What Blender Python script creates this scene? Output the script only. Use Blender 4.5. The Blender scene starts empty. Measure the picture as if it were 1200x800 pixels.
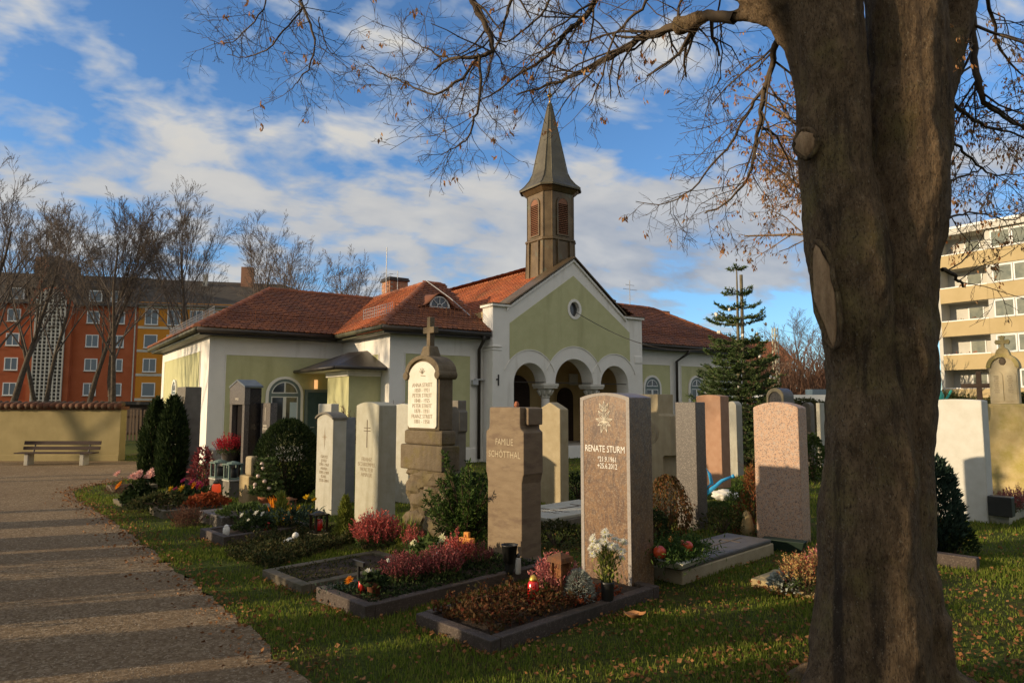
import bpy, bmesh, math, random
import numpy as np
from mathutils import Vector, Matrix, Euler
R = math.radians
SC = bpy.context.scene
COL = SC.collection
rng = np.random.default_rng(7)
random.seed(7)

# ---------------------------------------------------------------- camera
EYE = 1.7
FOC = 800.0                       # focal length in pixels of a 1200 px wide frame (24 mm lens)
PITCH = math.atan(72 / 800)
cam_d = bpy.data.cameras.new('camera')
cam_d.sensor_width = 36; cam_d.lens = 24.0; cam_d.clip_start = 0.05; cam_d.clip_end = 6000
cam = bpy.data.objects.new('camera', cam_d); COL.objects.link(cam)
cam.location = (0, 0, EYE); cam.rotation_euler = (math.pi / 2 + PITCH, 0, 0)
SC.camera = cam

# ---------------------------------------------------------------- light
SUN_AZ = R(72)                    # direction the light travels, clockwise from +Y
SUN_EL = R(12.5)
sd = Vector((math.sin(SUN_AZ) * math.cos(SUN_EL), math.cos(SUN_AZ) * math.cos(SUN_EL), -math.sin(SUN_EL)))
sun_d = bpy.data.lights.new('sun', 'SUN'); sun_d.energy = 5.0; sun_d.angle = R(0.7); sun_d.color = (1.0, 0.79, 0.52)
sun = bpy.data.objects.new('sun', sun_d); COL.objects.link(sun)
sun.rotation_euler = sd.to_track_quat('-Z', 'Y').to_euler(); sun.location = (-20, -5, 12)

SC.view_settings.view_transform = 'Standard'
SC.view_settings.look = 'None'
SC.view_settings.exposure = 0.0
SC.view_settings.gamma = 1.0
SC.cycles.max_bounces = 6
SC.cycles.use_denoising = True

# ---------------------------------------------------------------- node helpers
class NT:
    def __init__(s, tree):
        s.t = tree; s.n = tree.nodes; s.l = tree.links
    def node(s, typ, **kw):
        x = s.n.new(typ)
        for k, v in kw.items():
            if k.startswith('i_'):
                x.inputs[k[2:].replace('_', ' ')].default_value = v
            else:
                setattr(x, k, v)
        return x
    def link(s, a, b): s.l.new(a, b)
    def math(s, op, a, b=None, clamp=False):
        x = s.n.new('ShaderNodeMath'); x.operation = op; x.use_clamp = clamp
        for i, v in ((0, a), (1, b)):
            if v is None: continue
            if hasattr(v, 'is_linked'): s.l.new(v, x.inputs[i])
            else: x.inputs[i].default_value = v
        return x.outputs[0]
    def mix(s, fac, a, b, blend='MIX'):
        x = s.n.new('ShaderNodeMix'); x.data_type = 'RGBA'; x.blend_type = blend; x.clamp_factor = True
        for i, v in ((0, fac), (6, a), (7, b)):
            if hasattr(v, 'is_linked'): s.l.new(v, x.inputs[i])
            elif i == 0: x.inputs[0].default_value = v
            else: x.inputs[i].default_value = (v[0], v[1], v[2], 1)
        return x.outputs[2]
    def ramp(s, fac, stops, interp='LINEAR'):
        x = s.n.new('ShaderNodeValToRGB'); cr = x.color_ramp; cr.interpolation = interp
        while len(cr.elements) > len(stops): cr.elements.remove(cr.elements[-1])
        while len(cr.elements) < len(stops): cr.elements.new(0.5)
        for e, (p, c) in zip(cr.elements, stops):
            e.position = p; e.color = (c, c, c, 1) if isinstance(c, (int, float)) else (c[0], c[1], c[2], 1)
        s.l.new(fac, x.inputs[0]); return x.outputs[0]
    def noise(s, vec, scale, detail=5, rough=0.55, dist=0.0):
        x = s.n.new('ShaderNodeTexNoise'); x.inputs['Scale'].default_value = scale
        x.inputs['Detail'].default_value = detail; x.inputs['Roughness'].default_value = rough
        x.inputs['Distortion'].default_value = dist
        if vec is not None: s.l.new(vec, x.inputs['Vector'])
        return x.outputs[0]
    def mapping(s, vec, scale=(1, 1, 1), loc=(0, 0, 0), rot=(0, 0, 0)):
        x = s.n.new('ShaderNodeMapping')
        x.inputs['Scale'].default_value = scale; x.inputs['Location'].default_value = loc; x.inputs['Rotation'].default_value = rot
        s.l.new(vec, x.inputs['Vector']); return x.outputs[0]

# ---------------------------------------------------------------- world: nishita sky with drifting altocumulus
W = bpy.data.worlds.new('World'); SC.world = W; W.use_nodes = True
w = NT(W.node_tree); w.n.clear()
out = w.node('ShaderNodeOutputWorld')
sky = w.node('ShaderNodeTexSky', sky_type='NISHITA', sun_disc=False, sun_elevation=SUN_EL,
             sun_rotation=SUN_AZ + math.pi, altitude=500, air_density=1.0, dust_density=0.6, ozone_density=2.5)
tc = w.node('ShaderNodeTexCoord')
sep = w.node('ShaderNodeSeparateXYZ'); w.link(tc.outputs['Generated'], sep.inputs[0])
zz = w.math('ADD', w.math('MAXIMUM', sep.outputs[2], 0.0), 0.28)
cx = w.math('DIVIDE', sep.outputs[0], zz); cy = w.math('DIVIDE', sep.outputs[1], zz)
cmb = w.node('ShaderNodeCombineXYZ'); w.link(cx, cmb.inputs[0]); w.link(cy, cmb.inputs[1])
base = w.mapping(cmb.outputs[0], scale=(1.25, 1.5, 1), loc=(5.1, 9.4, 0), rot=(0, 0, R(-38)))
warp = w.node('ShaderNodeTexNoise'); warp.inputs['Scale'].default_value = 1.1; warp.inputs['Detail'].default_value = 3; w.link(base, warp.inputs['Vector'])
wv_ = w.node('ShaderNodeVectorMath', operation='MULTIPLY_ADD'); w.link(warp.outputs['Color'], wv_.inputs[0]); wv_.inputs[1].default_value = (0.35, 0.35, 0); w.link(base, wv_.inputs[2])
base2 = wv_.outputs[0]
n_big = w.noise(base2, 0.75, 3, 0.5)
n_mid = w.noise(w.mapping(base2, scale=(1, 1.15, 1)), 3.1, 4, 0.5)
n_fine = w.noise(w.mapping(base2, scale=(1, 1.3, 1)), 6.5, 4, 0.55)
dens = w.math('ADD', w.math('ADD', w.math('MULTIPLY', n_big, 0.50), w.math('MULTIPLY', n_mid, 0.85)), w.math('MULTIPLY', n_fine, 0.55))
# in front: more cover to the left, clearer to the upper right; a flat bank low down
yf_ = w.math('MAXIMUM', sep.outputs[1], 0.0)
dens = w.math('ADD', dens, w.math('MULTIPLY', w.math('MULTIPLY', sep.outputs[0], yf_), -0.17))
low = w.ramp(sep.outputs[2], [(0.125, 0.0), (0.175, 1.0), (0.28, 1.0), (0.36, 0.0)])
dens = w.math('ADD', dens, w.math('MULTIPLY', w.math('MULTIPLY', low, w.ramp(w.math('ADD', sep.outputs[0], 0.6), [(0.1, 0.15), (0.65, 1.0)])), 0.27))
dens = w.math('ADD', dens, w.math('MULTIPLY', w.ramp(sep.outputs[1], [(0.0, 1.0), (0.25, 0.0)]), 0.24))  # denser cloud added behind the camera to brighten the shaded fronts
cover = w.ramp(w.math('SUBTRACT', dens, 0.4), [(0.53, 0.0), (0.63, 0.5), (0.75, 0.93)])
sunny = w.ramp(w.math('SUBTRACT', dens, 0.4), [(0.60, (0.64, 0.71, 0.79)), (0.70, (0.86, 0.84, 0.79)), (0.84, (0.98, 0.91, 0.78))])
grey = w.mix(w.ramp(n_mid, [(0.36, 0.0), (0.64, 1.0)]), (0.37, 0.43, 0.54), (0.66, 0.67, 0.69))
lowband = w.ramp(sep.outputs[2], [(0.26, 1.0), (0.42, 0.0)])
bright = w.math('MULTIPLY', lowband, w.ramp(sep.outputs[0], [(0.0, 0.65), (0.05, 0.9), (0.25, 1.0)]))
ccol = w.mix(bright, sunny, grey)
b_sky = w.node('ShaderNodeBackground'); b_sky.inputs[1].default_value = 0.15
tint = w.mix(1.0, sky.outputs[0], (0.90, 1.20, 1.48), 'MULTIPLY')
w.link(tint, b_sky.inputs[0])
b_cl = w.node('ShaderNodeBackground'); b_cl.inputs[1].default_value = 0.80; w.link(ccol, b_cl.inputs[0])
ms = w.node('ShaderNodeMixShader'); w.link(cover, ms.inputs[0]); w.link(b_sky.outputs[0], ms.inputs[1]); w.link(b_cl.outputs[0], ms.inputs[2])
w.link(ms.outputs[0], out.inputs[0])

# ---------------------------------------------------------------- geometry of the place: pixel measures of the photograph -> metres
AX = Vector((math.sin(R(55)), math.cos(R(55)), 0))      # along the chapel front / into a grave from its foot
AY = Vector((-math.cos(R(55)), math.sin(R(55)), 0))     # depth of the chapel / along a row of graves
ROT_B = R(35)                                            # turn of the chapel
GX = Vector((math.sin(R(46)), math.cos(R(46)), 0)); GY = Vector((-GX.y, GX.x, 0))   # the rows of graves stand a little askew to the chapel
ROT_S = R(-46)                                           # turn of a gravestone: front (-y) faces the path
def ray(u, v):
    a = (u - 600) / FOC; b = (400 - v) / FOC
    return Vector((a, math.cos(PITCH) - b * math.sin(PITCH), math.sin(PITCH) + b * math.cos(PITCH)))
def gp(u, v, z=0.0):
    d = ray(u, v); t = (z - EYE) / d.z
    return Vector((d.x * t, d.y * t, z))
def at(u, v, Y):
    d = ray(u, v); t = Y / d.y
    return Vector((d.x * t, Y, EYE + d.z * t))
def proj(p):
    x, y, z = p[0], p[1], p[2] - EYE
    f = y * math.cos(PITCH) + z * math.sin(PITCH); up = -y * math.sin(PITCH) + z * math.cos(PITCH)
    return 600 + FOC * x / f, 400 - FOC * up / f
def along(p, d, u):
    lo, hi = 0.0, 4.0
    s = 1 if proj(p + d * 0.3)[0] > proj(p)[0] else -1
    for _ in range(40):
        m = (lo + hi) / 2
        if s * (proj(p + d * m)[0] - u) < 0: lo = m
        else: hi = m
    return lo
def height(p, v):
    lo, hi = 0.0, 14.0
    for _ in range(40):
        m = (lo + hi) / 2
        if proj(p + Vector((0, 0, m)))[1] > v: lo = m
        else: hi = m
    return lo
def sdims(uL, uR, uS, vB, vT):
    """A gravestone seen from its front-right corner: centre of its foot, width, thickness, height."""
    r = gp(uR, vB); wd = along(r, GY, uL); th = along(r, GX, uS); h = height(r, vT)
    return r + GY * (wd / 2) + GX * (th / 2), wd, th, h
def kdims(uFL, uFR, vFR, uBR):
    """A grave border seen from its near corner: centre of its foot end, width, length."""
    r = gp(uFR, vFR); wd = along(r, GY, uFL); ln = along(r, GX, uBR)
    return r + GY * (wd / 2), wd, ln

# ---------------------------------------------------------------- objects
def tag(o, label=None, cat=None, group=None, kind=None):
    for k, v in (('label', label), ('category', cat), ('group', group), ('kind', kind)):
        if v: o[k] = v
    return o
def thing(name, loc=(0, 0, 0), rz=0.0, label=None, cat=None, group=None, kind=None):
    o = bpy.data.objects.new(name, None); COL.objects.link(o)
    o.empty_display_size = 0.2; o.location = loc; o.rotation_euler = (0, 0, rz)
    return tag(o, label, cat, group, kind)
def link_mesh(name, me, mat=None, parent=None, smooth=False):
    if mat is not None: me.materials.append(mat)
    o = bpy.data.objects.new(name, me); COL.objects.link(o)
    if parent is not None: o.parent = parent
    if smooth: me.shade_smooth()
    return o
def copy_tree(o, parent=None):
    c = o.copy(); COL.objects.link(c)
    if parent is not None: c.parent = parent
    for ch in list(o.children): copy_tree(ch, c)
    return c
def np_mesh(name, V, T):
    """Triangle (or quad) mesh from numpy arrays."""
    me = bpy.data.meshes.new(name)
    V = np.asarray(V, np.float32).reshape(-1, 3); T = np.asarray(T, np.int32)
    k = T.shape[1]
    me.vertices.add(len(V)); me.vertices.foreach_set('co', V.ravel())
    me.loops.add(T.size); me.loops.foreach_set('vertex_index', T.ravel())
    me.polygons.add(len(T)); me.polygons.foreach_set('loop_start', np.arange(0, T.size, k, dtype=np.int32))
    me.update(calc_edges=True); me.validate()
    return me

class MB:
    """Collects shapes and links them as one mesh object."""
    def __init__(s): s.v = []; s.f = []
    def add(s, vs, fs, M=None):
        b = len(s.v)
        if M is not None: vs = [M @ Vector(p) for p in vs]
        s.v += [tuple(p) for p in vs]; s.f += [tuple(i + b for i in f) for f in fs]; return s
    def box(s, x0, x1, y0, y1, z0, z1, M=None):
        vs = [(x0, y0, z0), (x1, y0, z0), (x1, y1, z0), (x0, y1, z0), (x0, y0, z1), (x1, y0, z1), (x1, y1, z1), (x0, y1, z1)]
        return s.add(vs, [(0, 3, 2, 1), (4, 5, 6, 7), (0, 1, 5, 4), (1, 2, 6, 5), (2, 3, 7, 6), (3, 0, 4, 7)], M)
    def prism(s, pts, y0, y1, M=None):
        """Outline in the xz plane (counter-clockwise seen from the front, -y) pushed from y0 back to y1."""
        n = len(pts)
        vs = [(x, y0, z) for x, z in pts] + [(x, y1, z) for x, z in pts]
        fs = [tuple(range(n)), tuple(range(2 * n - 1, n - 1, -1))]
        fs += [(i, i + n, (i + 1) % n + n, (i + 1) % n) for i in range(n)]
        return s.add(vs, fs, M)
    def slab(s, pts, z0, z1, M=None):
        n = len(pts)
        vs = [(x, y, z0) for x, y in pts] + [(x, y, z1) for x, y in pts]
        fs = [tuple(range(n - 1, -1, -1)), tuple(range(n, 2 * n))]
        fs += [(i, (i + 1) % n, (i + 1) % n + n, i + n) for i in range(n)]
        return s.add(vs, fs, M)
    def lathe(s, prof, n=16, c=(0, 0, 0), M=None, a0=0.0):
        vs = []; fs = []
        for r, z in prof:
            for i in range(n):
                a = a0 + 2 * math.pi * i / n; vs.append((c[0] + r * math.cos(a), c[1] + r * math.sin(a), c[2] + z))
        for j in range(len(prof) - 1):
            for i in range(n):
                k = (i + 1) % n; fs.append((j * n + i, j * n + k, (j + 1) * n + k, (j + 1) * n + i))
        fs.append(tuple(range(n - 1, -1, -1))); m = (len(prof) - 1) * n; fs.append(tuple(range(m, m + n)))
        return s.add(vs, fs, M)
    def tube(s, pts, rad, n=6, M=None):
        pts = [Vector(p) for p in pts]
        if not hasattr(rad, '__len__'): rad = [rad] * len(pts)
        vs = []; fs = []; ref = Vector((0.31, 0.23, 0.92))
        for i, p in enumerate(pts):
            t = (pts[min(i + 1, len(pts) - 1)] - pts[max(i - 1, 0)]).normalized()
            if abs(t.dot(ref)) > 0.95: ref = Vector((0.95, 0.1, 0.2))
            a = t.cross(ref).normalized(); b = t.cross(a)
            for k in range(n):
                an = 2 * math.pi * k / n; vs.append(p + (a * math.cos(an) + b * math.sin(an)) * rad[i])
        for j in range(len(pts) - 1):
            for i in range(n):
                k = (i + 1) % n; fs.append((j * n + i, j * n + k, (j + 1) * n + k, (j + 1) * n + i))
        m = (len(pts) - 1) * n
        fs += [tuple(range(n - 1, -1, -1)), tuple(range(m, m + n))]
        return s.add(vs, fs, M)
    def poly(s, pts, M=None): return s.add(pts, [tuple(range(len(pts)))], M)
    def build(s, name, mat, parent=None, bevel=0.0, smooth=False, seg=2):
        me = bpy.data.meshes.new(name); me.from_pydata(s.v, [], s.f); me.update()
        bm = bmesh.new(); bm.from_mesh(me); bmesh.ops.recalc_face_normals(bm, faces=bm.faces); bm.to_mesh(me); bm.free()
        o = link_mesh(name, me, mat, parent, smooth)
        if bevel:
            b = o.modifiers.new('bevel', 'BEVEL'); b.width = bevel; b.segments = seg; b.limit_method = 'ANGLE'; b.angle_limit = R(35)
        return o

def arc(cx, cz, r, a0, a1, n):
    return [(cx + r * math.cos(R(a0 + (a1 - a0) * i / n)), cz + r * math.sin(R(a0 + (a1 - a0) * i / n))) for i in range(n + 1)]
def plate(name, loops, y0, y1, mat, parent, bevel=0.0):
    """A plate in the xz plane with any outlines and holes (even-odd), standing from y0 to y1."""
    cu = bpy.data.curves.new(name, 'CURVE'); cu.dimensions = '2D'; cu.fill_mode = 'BOTH'; cu.extrude = abs(y1 - y0) / 2
    for lp in loops:
        sp = cu.splines.new('POLY'); sp.points.add(len(lp) - 1); sp.use_cyclic_u = True
        for p, (x, z) in zip(sp.points, lp): p.co = (x, z, 0, 1)
    o = bpy.data.objects.new(name, cu); COL.objects.link(o)
    dg = bpy.context.evaluated_depsgraph_get()
    me = bpy.data.meshes.new_from_object(o.evaluated_get(dg)); bpy.data.objects.remove(o); bpy.data.curves.remove(cu)
    me.transform(Matrix.Rotation(R(90), 4, 'X')); me.transform(Matrix.Translation((0, (y0 + y1) / 2, 0)))
    me.materials.clear(); me.name = name
    ob = link_mesh(name, me, mat, parent)
    if bevel:
        b = ob.modifiers.new('bevel', 'BEVEL'); b.width = bevel; b.segments = 2; b.limit_method = 'ANGLE'
    return ob
def text(body, size, mat, parent, x, y, z, align='CENTER', name='inscription', depth=0.0015, rot=(math.pi / 2, 0, 0), sx=1.0):
    cu = bpy.data.curves.new(name, 'FONT'); cu.body = body; cu.size = size; cu.align_x = align; cu.extrude = depth; cu.resolution_u = 2
    cu.space_line = 0.92
    o = bpy.data.objects.new(name, cu); COL.objects.link(o)
    me = bpy.data.meshes.new_from_object(o.evaluated_get(bpy.context.evaluated_depsgraph_get())); me.name = name
    bpy.data.objects.remove(o); bpy.data.curves.remove(cu); me.materials.clear()
    o = link_mesh(name, me, mat, parent); o['kind'] = 'stuff'
    o.location = (x, y, z); o.rotation_euler = rot; o.scale = (sx, 1, 1)
    return o

# ---------------------------------------------------------------- materials
def principled(name):
    m = bpy.data.materials.new(name); m.use_nodes = True
    t = NT(m.node_tree); b = t.n['Principled BSDF']
    return m, t, b
def mat(name, c1, c2=None, scale=4.0, rough=0.8, bump=0.0, bscale=60.0, island=None, spec=0.3, metal=0.0,
        c3=None, s3=1.5, t3=0.6, stretch=(1, 1, 1), speck=None, dirt=None):
    """Two-tone noise material; island = colour mixed per loose piece; c3 = large blotches; speck = (colour, scale, amount) crystals."""
    m, t, b = principled(name)
    b.inputs['Roughness'].default_value = rough; b.inputs['Specular IOR Level'].default_value = spec; b.inputs['Metallic'].default_value = metal
    co = t.node('ShaderNodeTexCoord').outputs['Object']
    co = t.mapping(co, scale=stretch)
    col = None
    if c2 is not None:
        col = t.mix(t.ramp(t.noise(co, scale, 6, 0.6), [(0.35, 0.0), (0.66, 1.0)]), c1, c2)
    if speck is not None:
        v = t.node('ShaderNodeTexVoronoi'); v.inputs['Scale'].default_value = speck[1]; t.link(co, v.inputs['Vector'])
        sv = t.node('ShaderNodeSeparateColor'); t.link(v.outputs['Color'], sv.inputs[0])
        col = t.mix(t.ramp(sv.outputs[0], [(1 - speck[2], 0.0), (1 - speck[2] + 0.02, 1.0)]), col if col is not None else c1, speck[0])
    if c3 is not None:
        col = t.mix(t.ramp(t.noise(co, s3, 5, 0.65), [(t3 - 0.12, 0.0), (t3 + 0.08, 1.0)]), col if col is not None else c1, c3)
    if island is not None:
        g = t.node('ShaderNodeNewGeometry')
        col = t.mix(t.ramp(g.outputs['Random Per Island'], [(0.0, 0.0), (1.0, 1.0)]), col if col is not None else c1, island)
    if dirt is not None:       # run-off stains, vertical streaks
        st = t.noise(t.mapping(co, scale=(1, 1, 0.12)), dirt[1], 5, 0.6)
        col = t.mix(t.ramp(st, [(dirt[2], 0.0), (dirt[2] + 0.22, 1.0)]), col if col is not None else c1, dirt[0])
    if col is None: b.inputs['Base Color'].default_value = (*c1, 1)
    else: t.link(col, b.inputs['Base Color'])
    if bump:
        bn = t.node('ShaderNodeBump'); bn.inputs['Strength'].default_value = min(1.0, bump); bn.inputs['Distance'].default_value = 0.02
        t.link(t.noise(co, bscale, 6, 0.65), bn.inputs['Height']); t.link(bn.outputs[0], b.inputs['Normal'])
    return m
def leafmat(name, c1, c2, c3=None, rough=0.55, trans=0.25):
    """Leaves: tone per leaf, a little light through them."""
    m, t, b = principled(name)
    g = t.node('ShaderNodeNewGeometry').outputs['Random Per Island']
    stops = [(0.0, c1), (1.0, c2)] if c3 is None else [(0.0, c1), (0.5, c2), (1.0, c3)]
    col = t.ramp(g, stops)
    t.link(col, b.inputs['Base Color']); b.inputs['Roughness'].default_value = rough + .12; b.inputs['Specular IOR Level'].default_value = 0.1
    tr = t.node('ShaderNodeBsdfTranslucent'); t.link(col, tr.inputs[0])
    mx = t.node('ShaderNodeMixShader'); mx.inputs[0].default_value = trans
    t.link(b.outputs[0], mx.inputs[1]); t.link(tr.outputs[0], mx.inputs[2])
    t.link(mx.outputs[0], t.n['Material Output'].inputs[0])
    return m
def glassmat(name, c, rough=0.06):
    m, t, b = principled(name); b.inputs['Base Color'].default_value = (*c, 1); b.inputs['Roughness'].default_value = rough
    b.inputs['Specular IOR Level'].default_value = 0.8; return m

# ---------------------------------------------------------------- plants and branches (numpy)
def unit(a): return a / np.maximum(np.linalg.norm(a, axis=-1, keepdims=True), 1e-9)
def rdir(n, r=None):
    a = (r or rng).normal(size=(n, 3)); return unit(a)
def leaf_arrays(C, D, L, Wd, fold=0.25):
    """Rhombic folded leaves: base C, direction D, length L, width Wd."""
    n = len(C); S = unit(np.cross(D, rdir(n))); N = np.cross(D, S)
    L = np.broadcast_to(np.asarray(L, float), (n,))[:, None]; Wd = np.broadcast_to(np.asarray(Wd, float), (n,))[:, None]
    mid = C + D * L * 0.45
    V = np.stack([C, mid + S * Wd * 0.5 + N * Wd * fold, C + D * L, mid - S * Wd * 0.5 + N * Wd * fold], 1)
    i = (np.arange(n) * 4)[:, None]
    T = np.concatenate([i + [0, 1, 2], i + [0, 2, 3]], 0)
    return V.reshape(-1, 3), T
def join_arrays(parts):
    Vs, Ts, b = [], [], 0
    for V, T in parts:
        Vs.append(V); Ts.append(T + b); b += len(V)
    return np.concatenate(Vs), np.concatenate(Ts)
def tubes_arrays(P, Rd, sides=4):
    """P (N,k,3) polylines, Rd (N,k) radii -> quads split in triangles."""
    P = np.asarray(P, float); Rd = np.asarray(Rd, float); N, k, _ = P.shape
    Tn = np.empty_like(P); Tn[:, 1:-1] = P[:, 2:] - P[:, :-2]; Tn[:, 0] = P[:, 1] - P[:, 0]; Tn[:, -1] = P[:, -1] - P[:, -2]
    Tn = unit(Tn)
    ref = np.where(np.abs(Tn[:, :1, 2:3]) > 0.8, np.array([1.0, 0.05, 0.03]), np.array([0.05, 0.03, 1.0]))
    A = unit(np.cross(Tn, np.broadcast_to(ref, Tn.shape))); B = np.cross(Tn, A)
    an = np.arange(sides) * 2 * math.pi / sides
    V = P[:, :, None] + (A[:, :, None] * np.cos(an)[None, None, :, None] + B[:, :, None] * np.sin(an)[None, None, :, None]) * Rd[:, :, None, None]
    V = V.reshape(-1, 3)
    n_, j_, i_ = np.meshgrid(np.arange(N), np.arange(k - 1), np.arange(sides), indexing='ij')
    b = n_ * k * sides + j_ * sides; i2 = (i_ + 1) % sides
    q = np.stack([b + i_, b + i2, b + sides + i2, b + sides + i_], -1).reshape(-1, 4)
    return V, np.concatenate([q[:, [0, 1, 2]], q[:, [0, 2, 3]]], 0)
def branches_arrays(polys):
    """polys: list of (points list, r0, r1). Grouped by length and thickness."""
    grp = {}
    for pts, r0, r1 in polys:
        sides = 8 if r0 > 0.05 else 5 if r0 > 0.012 else 3
        grp.setdefault((len(pts), sides), []).append((pts, r0, r1))
    out = []
    for (k, sides), L in grp.items():
        P = np.array([[tuple(p) for p in a[0]] for a in L]); f = np.linspace(0, 1, k)[None]
        r0 = np.array([a[1] for a in L])[:, None]; r1 = np.array([a[2] for a in L])[:, None]
        out.append(tubes_arrays(P, r0 + (r1 - r0) * f, sides))
    return join_arrays(out)
def grow(out, tips, p, d, length, r, lev, cfg, rn):
    """One branch with its side branches. cfg: per-level n, ratio, angle, wiggle, lift."""
    k = 5 if lev < cfg['max'] else 4
    pts = [p]; q = p; dd = d
    for i in range(k - 1):
        dd = dd + Vector((rn.gauss(0, 1), rn.gauss(0, 1), rn.gauss(0, 1))) * cfg['wig'] + Vector((0, 0, cfg['lift'][min(lev, len(cfg['lift']) - 1)]))
        dd.normalize(); q = q + dd * (length / (k - 1)); pts.append(q)
    r1 = max(cfg['rmin'] * 0.7, r * cfg['taper'])
    out.append((pts, r, r1))
    if lev >= cfg['max']:
        tips.append(q); return
    n = cfg['n'][lev]
    for i in range(n):
        f = cfg['from'] + (1 - cfg['from']) * (i + rn.random()) / n
        s = f * (k - 1); j = min(int(s), k - 2); b = pts[j].lerp(pts[j + 1], s - j)
        ax = (pts[j + 1] - pts[j]).normalized()
        side = ax.cross(Vector((rn.gauss(0, 1), rn.gauss(0, 1), rn.gauss(0, 1)))).normalized()
        a = R(cfg['ang'] * rn.uniform(0.7, 1.3))
        nd = (ax * math.cos(a) + side * math.sin(a)).normalized()
        ln = length * cfg['ratio'] * rn.uniform(0.6, 1.15) * (1.15 - 0.55 * f)
        rr = max(cfg['rmin'], (r + (r1 - r) * f) * cfg['rr'])
        grow(out, tips, b, nd, ln, rr, lev + 1, cfg, rn)
# ================================================================ shared materials
M = {}
M['plaster'] = mat('white_plaster', (0.79, 0.75, 0.68), (0.84, 0.80, 0.73), 2.5, 0.9, 0.3, 90, dirt=((0.60, 0.55, 0.47), 2.6, 0.57))
M['green_plaster'] = mat('green_plaster', (0.49, 0.475, 0.25), (0.55, 0.53, 0.29), 3.0, 0.92, 0.4, 70, dirt=((0.39, 0.37, 0.19), 2.0, 0.55))
M['ochre_plaster'] = mat('ochre_plaster', (0.31, 0.245, 0.11), (0.38, 0.30, 0.14), 2.0, 0.92, 0.4, 60, dirt=((0.38, 0.30, 0.13), 1.8, 0.56))
M['tile'] = mat('clay_tile', (0.225, 0.080, 0.034), (0.31, 0.112, 0.046), 2.0, 0.75, 0.3, 50, island=(0.15, 0.060, 0.034), c3=(0.15, 0.078, 0.042), s3=1.1, t3=0.62)
M['wall_tile'] = mat('old_wall_tile', (0.13, 0.048, 0.028), (0.20, 0.075, 0.04), 3.0, 0.85, 0.4, 40, c3=(0.085, 0.06, 0.035), s3=2.5, t3=0.52)
M['tile_bright'] = mat('bright_clay_tile', (0.40, 0.11, 0.035), (0.50, 0.155, 0.055), 2.0, 0.75, 0.3, 50, island=(0.28, 0.085, 0.035), c3=(0.26, 0.12, 0.05), s3=1.3, t3=0.6)  # brighter clay: far roofs, and sunlight put into sunward chapel slopes
M['ridge_tile'] = mat('ridge_tile', (0.30, 0.095, 0.042), (0.38, 0.14, 0.065), 3.0, 0.8, 0.3, 40, island=(0.20, 0.075, 0.04))
M['copper'] = mat('weathered_copper', (0.105, 0.068, 0.032), (0.17, 0.115, 0.058), 2.5, 0.45, 0.15, 20, spec=0.5, metal=0.35, c3=(0.13, 0.15, 0.10), s3=1.4, t3=0.66, dirt=((0.07, 0.05, 0.032), 4.0, 0.6))
M['copper_green'] = mat('greened_copper', (0.085, 0.070, 0.040), (0.135, 0.115, 0.070), 3.0, 0.5, 0.15, 20, spec=0.5, metal=0.25, dirt=((0.085, 0.072, 0.042), 5.0, 0.52))
M['dark_metal'] = mat('dark_sheet_metal', (0.030, 0.024, 0.020), (0.045, 0.035, 0.028), 5, 0.45, 0.1, 30, spec=0.5)
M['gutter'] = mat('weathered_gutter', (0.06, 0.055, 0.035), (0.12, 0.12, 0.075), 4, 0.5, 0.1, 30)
M['wood_red'] = mat('red_louvre_wood', (0.20, 0.085, 0.045), (0.27, 0.12, 0.065), 4, 0.7, 0.2, 40)
M['dark_wood'] = mat('dark_wood', (0.035, 0.022, 0.015), (0.060, 0.038, 0.025), 6, 0.7, 0.3, 40, stretch=(1, 6, 6))
M['timber'] = mat('grey_timber', (0.13, 0.085, 0.05), (0.20, 0.14, 0.09), 5, 0.85, 0.4, 40, island=(0.10, 0.065, 0.045))
M['window_white'] = mat('white_window_paint', (0.72, 0.72, 0.70), rough=0.5)
M['window_grey'] = mat('grey_green_window_frame', (0.13, 0.17, 0.17), (0.16, 0.20, 0.19), 6, 0.6)
M['glass'] = glassmat('window_glass', (0.035, 0.04, 0.045))
M['glass_blue'] = glassmat('pale_blue_glass', (0.08, 0.11, 0.13), 0.08)  # paler, bluer glass than the chapel panes
M['brick'] = mat('chimney_brick', (0.36, 0.13, 0.065), (0.44, 0.19, 0.10), 6, 0.9, 0.4, 50, island=(0.50, 0.27, 0.16))
M['mortar'] = mat('mortar', (0.35, 0.31, 0.26), (0.42, 0.38, 0.32), 9, 0.95, 0.3, 60)
M['steel'] = mat('galvanised_steel', (0.45, 0.46, 0.47), (0.55, 0.55, 0.55), 8, 0.45, metal=0.4)
M['shadow_wall'] = mat('porch_plaster', (0.50, 0.36, 0.17), (0.58, 0.43, 0.21), 2, 0.9, 0.2, 50)

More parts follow.
